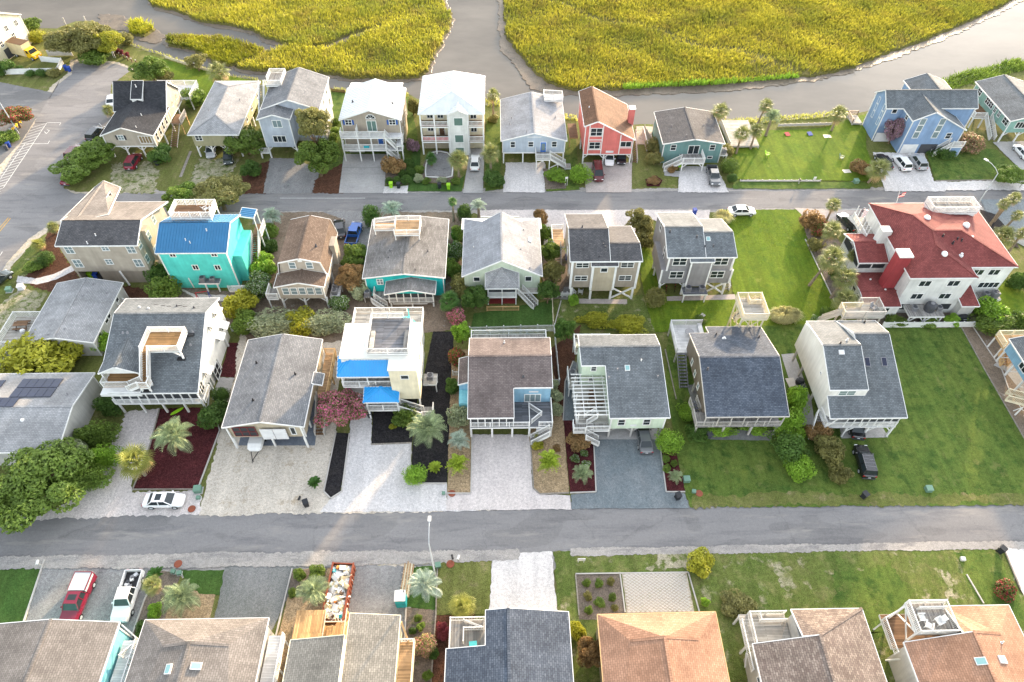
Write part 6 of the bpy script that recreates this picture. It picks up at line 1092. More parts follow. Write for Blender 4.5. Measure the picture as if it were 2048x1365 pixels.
t = House('grey timber lookout deck tower behind the white saltbox house', 50, 64, 'lookout_tower', 'tower', 'lookout deck towers')
zf = 6.7; t.deck(47.4, 53.0, 62.6, 64.4, zf, 'd_pale', 'grey_wood'); t.deck(50.4, 53.0, 64.4, 65.3, zf, 'd_pale', 'grey_wood'); t.rail([(47.4,62.6,zf),(53,62.6,zf),(53,65.3,zf),(50.4,65.3,zf)], 1.05, 'grey_wood', sp=.14); t.rail([(50.4,64.4,zf),(47.4,64.4,zf),(47.4,62.6,zf)], 1.05, 'pale_wood', sp=.14)
for p in ((47.6,62.8),(52.8,62.8),(47.6,64.2),(52.8,65.1),(50.2,62.8)): t.post(*p, 0, zf-.1, .18, 'grey_wood')
t.brace((47.6,62.8,3.5),(50.2,62.8,6.5),.1,'grey_wood'); t.brace((50.2,62.8,3.5),(47.6,62.8,6.5),.1,'grey_wood'); t.brace((47.6,62.8,.3),(47.6,64.2,3.4),.1,'grey_wood'); t.brace((47.6,64.2,3.4),(47.6,62.8,6.5),.1,'grey_wood'); t.brace((52.8,62.8,3.5),(50.2,62.8,6.5),.1,'grey_wood'); adiron(52.0, 64.0, 6.7, .5, 'grey lounge chair on the lookout tower behind the white saltbox house', 'mid_grey'); t.stairs((46.2,65.4,3.0),(47.6,63.6,6.6),.8,'grey_wood','d_pale')
# blue house right edge
h = House('sky blue stilt house with raw timber stairs, cut by the right edge', 75, 54)
h.gable('y', 70.7, 82, 45.2, 60.3, 4.5, 6.4, 'r_slate', 'w_sky', 2.4, r=76.4); h.win('W', 71.05, 56.0, 3.6, 1.3, 1.0, 2, 1); h.win('W', 71.05, 51.0, 3.6, 1.3, 1.0, 2, 1)
for y in (59.8, 57.3, 54.6, 50.5, 47): h.post(71.1, y, 0, 2.4, .22); h.brace((71.1,y-.1,1.2),(71.1,y-1.1,2.3),.1)
h.deck(71.0, 75.5, 60.4, 62.6, 2.6, 'd_tan', 'raw_wood'); h.rail([(71.0,60.4,2.6),(71.0,62.6,2.6),(75.5,62.6,2.6)], 1.0, 'pale_wood'); h.stairs((71.6,58.8,.3),(71.6,60.6,1.6),1.0,'raw_wood','d_tan'); h.posts([(71.1,60.5),(71.1,62.5)], 2.5, .16); h.stairs((67.8,52.4,1.9),(71.0,50.6,2.4),1.3,'pale_wood','d_tan'); h.brace((69.2,51.2,.2),(70.6,51.2,1.6),.08); h.brace((70.6,51.2,.2),(69.2,51.2,1.6),.08); h.posts([(69.2,50.6),(70.4,50.4)], 1.8, .14)
# ================================================================== houses south of the front street (their street side roofs)
YS = 6.0
h = House('house with light grey and tan gable roof at the bottom left corner', -45, 16, group='houses on the streets')
h.gable('y', -51.4, -38.8, YS, 23.8, 4.5, 5.7, 'r_tan', 'w_cyan', 0, r=-45.1); h.deck(-38.8, -37.2, 17.5, 22.6, 2.5, 'd_white'); h.rail([(-37.2,17.5,2.5),(-37.2,22.6,2.5)], 1.0); h.brace((-37.2,22.6,2.6),(-38.6,23.6,4.3),.12); h.posts([(-37.3,17.6),(-37.3,22.5)], 2.4, .16); h.box('side_wall', -38.9, -36.6, 10, 18.2, 0, 2.9, 'w_cyan'); h.stairs((-36.9,23.6,.3),(-37.9,20.8,2.5),.9)
h = House('house with grey brown hip roof and two skylights, second from bottom left', -30, 15)
for nm_, P in (('roof', [[(-36.4,YS,4.5),(-36.3,24,4.5),(-33.2,21.1,5.5),(-30.5,21.2,6.1),(-30.5,YS,6.1)],[(-30.5,21.2,6.1),(-26.8,21.1,5.5),(-23.8,24,4.5),(-23.8,YS,4.5),(-30.5,YS,6.1)],[(-36.3,24,4.5),(-23.8,24,4.5),(-26.8,21.1,5.5),(-30.5,21.2,6.1),(-33.2,21.1,5.5)]]),): h.roof(P, 'r_tan', name=nm_)
h.box('wall', -36.0, -24.2, YS, 23.6, 0, 4.5, 'w_lightgrey'); h.skylight(-31.9, 18.9, 5.85, .6, .9, 0, -.26); h.skylight(-29.3, 19.1, 5.95, 1.0, .65, 0, .24); h.deck(-24.0, -22.4, 12, 22.8, 2.6, 'd_white'); h.rail([(-22.4,12,2.6),(-22.4,22.8,2.6)], 1.0)
for y in (22.4, 19.6, 16.6, 13): h.brace((-22.4,y,2.4),(-22.0,y-.4,.2),.18)
h = House('house with taupe shingle roof and split level ridge behind the new timber deck', -16, 14)
h.roof([[(-21.2,YS,4.8),(-21.1,21.7,4.8),(-15.5,21.7,6.1),(-15.5,YS,6.1)]], 'r_taupe', fascia='cream'); h.roof([[(-15.4,YS,5.5),(-15.4,24.0,5.5),(-10.4,24.0,4.6),(-10.4,YS,4.6)]], 'r_taupe', fascia='cream', name='roof'); h.box('clerestory_wall', -15.55, -15.35, YS, 21.3, 5.3, 6.0, 'cream'); h.box('wall', -20.8, -15.5, YS, 21.4, 0, 4.75, 'w_cream'); h.box('wall', -15.4, -10.7, YS, 23.7, 0, 4.5, 'w_cream')
h.deck(-10.5, -9.0, YS, 22.0, 2.6, 'd_tan', 'cream'); h.rail([(-10.4,22.0,2.6),(-9.0,22.0,2.6)], .9, 'white'); h.rail([(-9.0,22,2.6),(-9.0,YS,2.6)], .9, 'cream', 'p'); h.brace((-10.3,23.4,4.4),(-9.6,21.9,2.6),.2,'raw_wood')
h.deck(-21.6, -18.6, 22.3, 25.3, 2.7, 'd_new', 'raw_wood'); h.deck(-18.6, -16.2, 22.3, 23.8, 2.3, 'd_new', 'raw_wood'); h.posts([(-21.4,25.1),(-18.7,25.1),(-21.4,22.5),(-16.3,25.1),(-16.3,22.5)], 2.6, .16, 'raw_wood'); h.posts([(-18.5,23.8),(-16.3,23.8),(-16.3,25.1)], 1.4, .1, 'pale_wood', 2.3)
for p, q in (((-18.4,23.9,3.3),(-16.2,23.9,3.3)),((-16.2,22.4,3.5),(-16.2,25.2,3.5)),((-18.5,22.4,2.75),(-18.5,25.2,2.75)),((-17.8,23.9,2.2),(-16.4,22.6,1.6)),((-18.3,25.2,3.2),(-17.2,24.9,3.3))): h.brace(p, q, .1, 'pale_wood')
for k in range(8): x = -18.3+random.uniform(0,1.8); y = 23.9+random.uniform(0,1.3); h.brace((x,y,2.5),(x+.1,y,3.3),.1,'pale_wood' if k % 2 else 'white')
h.stairs((-16.9,25.3,.3),(-16.9,23.8,2.3),1.0,'raw_wood','d_new',False)
h = House('house with navy shingle gable roof and small grey deck with blue cooler', 1, 14)
sl_ = .226; zw = lambda x: 6.25-sl_*(.6-x); h.roof([[(-5.6,YS,zw(-5.6)),(-5.6,20.6,zw(-5.6)),(-1.7,20.6,zw(-1.7)),(-1.7,24.0,zw(-1.7)),(.6,24.0,6.25),(.6,YS,6.25)],[(.6,24.0,6.25),(6.8,24.0,4.85),(6.8,YS,4.85),(.6,YS,6.25)]], 'r_navy'); h.box('wall', -5.3, 6.5, YS, 20.3, 0, 4.6, 'w_lightgrey'); h.box('wall', -1.4, 6.5, 20.2, 23.7, 0, 4.6, 'w_lightgrey')
h.deck(-5.4, -1.5, 20.8, 24.1, 2.4, 'd_grey'); h.rail([(-5.4,20.9,2.4),(-5.4,24.1,2.4),(-1.9,24.1,2.4)], 1.0); h.rail([(-4.0,21.8,2.4),(-4.0,23.1,2.4),(-2.0,23.1,2.4)], .95); h.rail([(-4.0,24.0,2.4),(-2.2,23.3,2.4)], .6); h.posts([(-5.3,24),(-5.3,21),(-2,24)], 2.3, .16)
h = House('house with orange terracotta coloured shingle roof', 16, 14)
h.roof([[(9.5,YS,4.8),(9.7,23.7,4.8),(12.6,20.8,5.7),(15.9,20.9,6.4),(15.9,YS,6.4)],[(15.9,20.9,6.4),(19.4,20.9,5.6),(21.9,23.8,4.8),(21.8,YS,4.8),(15.9,YS,6.4)],[(9.7,23.7,4.8),(21.9,23.8,4.8),(19.4,20.9,5.6),(15.9,20.9,6.4),(12.6,20.8,5.7)]], 'r_orange', fascia='raw_wood'); h.box('wall', 10.0, 21.5, YS, 23.4, 0, 4.7, 'w_tan')
h = House('house with tan and mauve shingle roof and grey corner deck', 31, 14)
h.roof([[(24.9,YS,4.8),(24.9,20.6,4.8),(31.3,20.9,6.3),(31.3,YS,6.3)],[(31.3,20.9,6.3),(37.1,23.9,4.8),(37.0,YS,4.8),(31.3,YS,6.3)],[(29.7,20.9,5.92),(29.7,23.9,4.8),(37.1,23.9,4.8),(31.3,20.9,6.3)]], 'r_blend'); h.box('wall', 25.2, 36.7, YS, 20.4, 0, 4.7, 'w_lightgrey'); h.box('wall', 29.9, 36.7, 20.3, 23.6, 0, 4.6, 'w_lightgrey'); h.deck(25.0, 29.8, 20.8, 24.2, 2.5, 'd_pale'); h.rail([(25.9,20.9,2.5),(25.9,24.2,2.5),(29.7,24.2,2.5)], 1.0); h.rail([(27.0,24.1,2.5),(27.0,23.4,2.5),(29.6,23.4,2.5)], .9); h.rail([(24.9,23.4,2.5),(24.9,18.6,2.5)], 1.0); h.posts([(25,24),(25,21)], 2.4, .18); h.brace((24.9,20.4,2.4),(24.9,19.4,1.0)); h.win('W', 25.2, 17.6, 3.6, .5, 1.0)
h = House('house with orange brown roof and tall white deck at the bottom right', 46, 14)
h.roof([[(40.1,YS,4.8),(40.1,20.5,4.8),(46.5,20.9,6.5),(46.5,YS,6.5)],[(46.5,20.9,6.5),(49.6,20.9,5.7),(52.5,24,4.8),(52.5,YS,4.8),(46.5,YS,6.5)],[(45.6,20.9,6.2),(45.6,24,4.8),(52.5,24,4.8),(49.6,20.9,5.7),(46.5,20.9,6.5)]], 'r_orange'); h.box('wall', 40.4, 52.2, YS, 20.3, 0, 4.7, 'w_lightgrey'); h.box('wall', 45.8, 52.2, 20.2, 23.7, 0, 4.6, 'w_lightgrey')
zf = 5.0; h.deck(41.6, 45.5, 21.2, 24.2, zf, 'd_grey'); h.rail([(41.6,21.2,zf),(45.5,21.2,zf),(45.5,24.2,zf),(41.6,24.2,zf),(41.6,21.2,zf)], 1.0); h.rail([(42.6,23.6,zf),(45.3,23.6,zf)], .8); h.posts([(41.7,21.3),(45.4,21.3),(41.7,24.1),(45.4,24.1)], zf-.1, .18); h.deck(40.0, 45.5, 20.6, 24.0, 2.4, 'd_brown'); h.rail([(40.0,20.0,2.4),(40.0,23.4,2.4),(41.4,24.0,2.4)], 1.0); h.brace((40.0,23.2,.1),(41.7,24.1,4.9),.16); h.brace((41.7,24.1,2.6),(41.7,21.4,4.8),.12); h.brace((41.7,21.4,2.6),(41.7,24.0,4.8),.12); h.brace((40.0,20.0,.4),(40.8,19.2,4.0),.14); h.skylight(46.0, 18.2, 6.35, 1.0, .7, 0, -.26); h.skylight(48.4, 18.4, 6.0, .8, .7, 0, .27); h.vent(49.2, 20.0, 5.85, 'pale_gray')
for k, (x, y, r_) in enumerate(((42.6,22.7,1.6),(43.0,21.9,2.6),(44.2,22.3,-1.2))): adiron(x, y, zf, r_, ['white plastic chair nearest the left railing of the tall white deck','white plastic chair nearest the front railing of the tall white deck','white plastic chair near the middle of the tall white deck'][k])
t = thing('cooler', 'turquoise cooler box on the small grey deck', 'cooler', (-3.0, 21.5, 2.4), .1); link('cooler_body', MB().box(-.38,.38,-.35,.35,0,.42).mesh('cooler_body', 'teal'), t); link('cooler_lid', MB().box(-.4,.4,-.37,.37,.42,.5).mesh('cooler_lid', 'aqua'), t)
# ================================================================== plants
def ppm(cx, cy, z=0):
    x, y = G(cx, cy, z); v = Vector((x, y, z-CAM_H)); return F_PX/v.dot(CF)
def leafy(name, seed, nc, nl, leaf, shape='dome', up=.45, asp=.5, rlump=(.26, .42)):
    """unit crown (radius 1, height 1): lumps of leaves spread through the volume"""
    rs = np.random.RandomState(seed); cs = []
    for k in range(nc):
        for _ in range(50):
            p = rs.uniform(-1, 1, 3)
            if np.dot(p, p) < 1: break
        if shape == 'dome': p = np.array([p[0]*.72, p[1]*.72, .52+p[2]*.36])
        elif shape == 'hedge': p = np.array([p[0]*.78, p[1]*.78, .45+p[2]*.42])
        elif shape == 'ball': p = np.array([p[0]*.5, p[1]*.5, .5+p[2]*.28])
        elif shape == 'tree': p = np.array([p[0]*.78, p[1]*.78, .50+p[2]*.40])
        cs.append((p, rs.uniform(*rlump)*(1.35 if shape == 'ball' else 1)))
    n = nl; k = rs.randint(0, nc, n); P0 = np.array([c[0] for c in cs])[k]; R = np.array([c[1] for c in cs])[k]
    d = rs.normal(0, 1, (n, 3)); d[:,2] = np.where(d[:,2] < 0, d[:,2]*.55, d[:,2]); d /= np.linalg.norm(d, axis=1)[:,None]
    rad = R*rs.uniform(.55, 1.08, n)**.5; c = P0+d*rad[:,None]*np.array([1, 1, .62]); c[:,2] = np.clip(c[:,2], .02, 1.05)
    nrm = d*.6+rs.normal(0, .6, (n, 3)); nrm[:,2] += up; nrm /= np.linalg.norm(nrm, axis=1)[:,None]
    t = np.cross(nrm, rs.normal(0, 1, (n, 3))); t /= np.linalg.norm(t, axis=1)[:,None]; b = np.cross(nrm, t)
    L = leaf*rs.uniform(.6, 1.35, n)[:,None]
    V = np.stack([c-t*L, c+b*L*asp-t*L*.1, c+t*L, c-b*L*asp-t*L*.1], 1)
    me = bpy.data.meshes.new(name); me.vertices.add(n*4); me.vertices.foreach_set('co', V.ravel()); me.loops.add(n*4); me.loops.foreach_set('vertex_index', np.arange(n*4, dtype=np.int32))
    me.polygons.add(n); me.polygons.foreach_set('loop_start', np.arange(0, n*4, 4, dtype=np.int32)); me.update(calc_edges=True); me.materials.append(MAT['lf_mid']); return me
SH = [leafy('foliage', 20+i, 22, 4200, .068, 'dome') for i in range(3)]; HG = [leafy('foliage', 30+i, 34, 7000, .052, 'hedge') for i in range(2)]; BA = [leafy('foliage', 40+i, 20, 4200, .052, 'ball', rlump=(.36,.44)) for i in range(2)]
TR = [leafy('crown', 50+i, 40, 15000, .040, 'tree', rlump=(.15,.33)) for i in range(4)]; SP = [leafy('crown', 60+i, 26, 5000, .045, 'tree', rlump=(.16,.28)) for i in range(2)]
def setmat(o, m):
    o.material_slots[0].link = 'OBJECT'; o.material_slots[0].material = MAT[m]
STEM = MB().tube([(0,0,0),(.1,.05,.35),(.05,-.1,.7)], [.10,.07,.03], 5).tube([(0,0,.1),(-.25,.1,.6)], [.06,.02], 5).tube([(0,0,.1),(.2,-.3,.6)], [.06,.02], 5).mesh('stem', 'trunk')
def _trunk(seed):
    rnd = random.Random(seed); b = MB(); b.tube([(0,0,-.05),(.03,.02,.25),(-.02,.05,.5),(.02,.0,.72)], [.07,.05,.04,.015], 7)
    for k in range(7):
        a = rnd.uniform(0, 6.28); z = rnd.uniform(.22, .5); e = rnd.uniform(.35, .6); b.tube([(0,0,z),(e*.5*math.cos(a),e*.5*math.sin(a),z+.16),(e*math.cos(a),e*math.sin(a),z+.3)], [.032,.02,.008], 5)
    return b.mesh('trunk', 'trunk')
TRUNK = [_trunk(i) for i in range(3)]; GRP = {}
def plant(kind, cx, cy, wpx, h, mat, label, name=None, sy=1.0, group=None):
    """cx, cy: the middle of its foliage in the picture; wpx its width there; h its height in metres"""
    rnd = random.Random(int(cx*7+cy*13)); s = ppm(cx, cy, h*.5); r = wpx/2/s*1.1
    x, y = G(cx, cy, h*.52); y_ = y
    if kind == 'tree' or kind == 'sparse':
        t = thing(name or 'tree', label, 'tree', (x, y_, 0), rnd.uniform(0, 6.3), group or 'garden trees')
        o = link('crown', (TR if kind == 'tree' else SP)[rnd.randrange(4 if kind == 'tree' else 2)], t, (0,0,h*.22), rnd.uniform(0, 6.3), (r*1.05, r*1.05*sy, h*.80)); setmat(o, mat); link('trunk', TRUNK[rnd.randrange(3)], t, (0,0,0), None, (r, r, h))
    else:
        M = {'shrub': SH, 'hedge': HG, 'ball': BA}[kind]
        t = thing(name or ('hedge' if kind == 'hedge' else 'shrub'), label, 'hedge' if kind == 'hedge' else 'shrub', (x, y_, 0), 0 if kind == 'hedge' else rnd.uniform(0, 6.3), group or 'garden shrubs')
        o = link('foliage', M[rnd.randrange(len(M))], t, (0,0,0), rnd.choice((0, math.pi)) if kind == 'hedge' else rnd.uniform(0, 6.3), (r*1.06, r*1.06*sy, h)); setmat(o, mat); link('stem', STEM, t, (0,0,0), None, (r, r, h*.8))
    return t
# ---- palms
def fan_leaf(mat):
    b = MB(); b.bar((0,0,0),(.52,0,.10),.035,.03)
    for k in range(15):
        a = math.radians(-100+200*k/14); L = .62-.16*abs(k-7)/7; d = Vector((math.cos(a), math.sin(a), 0)); o = Vector((.5,0,.1)); s_ = Vector((-d.y, d.x, 0))*.026
        m_ = o+d*L*.6+Vector((0,0,.05)); e = o+d*L+Vector((0,0,-.10-.05*abs(k-7)/7)); b.face([o-s_*.4, m_-s_, m_+s_, o+s_*.4]); b.face([m_-s_, e, m_+s_])
    return b.mesh('frond', mat)
def feather(mat, n=19, arch=.62, leafl=.27, drop=.35, w_=.011):
    b = MB(); pts = []
    for k in range(9):
        t = k/8; pts.append(Vector((t*(1-.18*t), 0, arch*(1.15*t-1.25*t*t*t))))
    b.tube([tuple(p) for p in pts], [.022*(1-k/9.5) for k in range(9)], 4)
    for k in range(2, 2+n):
        t = k/(n+2); i = min(7, int(t*8)); p = pts[i].lerp(pts[i+1], t*8-i); L = leafl*math.sin(math.pi*min(.97, .12+t*.86))**.6
        for s_ in (-1, 1):
            e = p+Vector((L*.55, s_*L*.85, .10*L-drop*L)); q = p+Vector((L*.25, s_*L*.45, .16*L)); z = Vector((w_, 0, 0)); b.face([p-z, q-z*1.5, q+z*1.5, p+z]); b.face([q-z*1.5, e, q+z*1.5])
    return b.mesh('frond', mat)
FAN = {m_: fan_leaf(m_) for m_ in ('fr_sabal', 'fr_yellow', 'fr_dark', 'fr_dead')}; FEA = {m_: feather(m_) for m_ in ('fr_pindo', 'fr_blue')}; SAG = {m_: feather(m_, 17, .30, .20, .05, .026) for m_ in ('fr_dark', 'fr_lime')}; UPR = {m_: feather(m_, 13, .95, .22, .1, .03) for m_ in ('fr_lime', 'fr_dark')}
PT = {}
def palm(kind, cx, cy, wpx, h, mat, label, lean=(0,0), n=None):
    rnd = random.Random(int(cx*11+cy*3)); x, y = G(cx, cy, h); r = wpx/2/ppm(cx, cy, h); bx, by = x+lean[0], y+lean[1]
    nm = {'fan': 'palm_tree', 'pindo': 'palm_tree', 'sago': 'cycad', 'spike': 'spiky_shrub'}[kind]
    t = thing(nm, label, 'palm' if kind in ('fan', 'pindo') else ('cycad' if kind == 'sago' else 'shrub'), (bx, by, 0), 0, 'palms' if kind in ('fan', 'pindo') else 'cycads and spiky shrubs')
    rt = .20 if kind == 'fan' else .26; hh = max(h, .25)
    link('trunk', MB().tube([(0,0,-.05),(-lean[0]*.35,-lean[1]*.35,hh*.5),(-lean[0],-lean[1],hh)], [rt*1.25,rt*.9,rt*.85] if h > 1 else [.16,.15,.14], 8).mesh('trunk', 'palm_trunk'), t)
    c = (-lean[0], -lean[1], h)
    if kind == 'fan':
        for k in range(n or 30):
            el = math.radians(78-135*((k+.5)/(n or 30))**.9); link('frond', FAN[mat if k < 26 or mat == 'fr_dark' else 'fr_dead'], t, c, (rnd.uniform(-.3,.3), -el, k*2.399+rnd.uniform(-.2,.2)), r*rnd.uniform(.86,1.1)/1.02)
    elif kind == 'pindo':
        for k in range(n or 27):
            el = math.radians(74-84*((k+.5)/(n or 27))); link('frond', FEA[mat], t, c, (rnd.uniform(-.25,.25), -el, k*2.399+rnd.uniform(-.2,.2)), r*rnd.uniform(.82,1.18)/.86)
    elif kind == 'sago':
        for k in range(n or 26):
            el = math.radians(58-50*((k+.5)/(n or 26))); link('frond', SAG[mat], t, c, (rnd.uniform(-.2,.2), -el, k*2.399), r*rnd.uniform(.85,1.1))
    else:
        for k in range(n or 34):
            el = math.radians(70-56*((k+.5)/(n or 34))); link('frond', UPR[mat], t, c, (rnd.uniform(-.3,.3), -el, k*2.399), r*rnd.uniform(.8,1.15))
    return t
def tall_tree(x, y, zc, r, hc, mat, label):
    t = thing('tree', label, 'tree', (x, y, 0), .7, 'garden trees'); o = link('crown', TR[1 if mat == 'lf_olive' else 3], t, (0,0,zc-hc*.5), 1.1, (r, r, hc)); setmat(o, mat); link('trunk', TRUNK[0], t, (0,0,0), None, (r, r, zc+hc*.1))
tall_tree(-32.9, 108.0, 9.0, 3.7, 5.2, 'lf_olive', 'tall olive tree in front of the pale blue grey house'); tall_tree(-32.4, 104.5, 4.3, 4.4, 5.6, 'lf_mid', 'large leafy green tree at the grey gravel driveway')
def tussock(cx, cy, wpx, h, mat, label, n=900, sy=.6):
    s = ppm(cx, cy, h*.5); r = wpx/2/s; x, y = G(cx, cy, h*.5); rs = np.random.RandomState(int(cx)); b = MB()
    for k in range(n):
        a = rs.uniform(0, 6.283); q = math.sqrt(rs.uniform(0, 1)); px_, py_ = r*.62*q*math.cos(a), r*.62*sy*q*math.sin(a); o = Vector((px_, py_, 0)); out = Vector((math.cos(a), math.sin(a)*sy, 0))*(r*.42*rs.uniform(.2, 1)); hh = h*rs.uniform(.65, 1.05)
        s_ = Vector((-math.sin(a), math.cos(a), 0))*.035; m_ = o+out*.35+Vector((0,0,hh)); e = o+out*1.15+Vector((0,0,hh*rs.uniform(.45,.8))); b.face([o-s_, o+s_, m_+s_, m_-s_]); b.face([m_-s_, m_+s_, e])
    t = thing('ornamental_grass', label, 'ornamental grass', (x, y, 0)); link('blades', b.mesh('blades', mat), t, kind='stuff'); return t
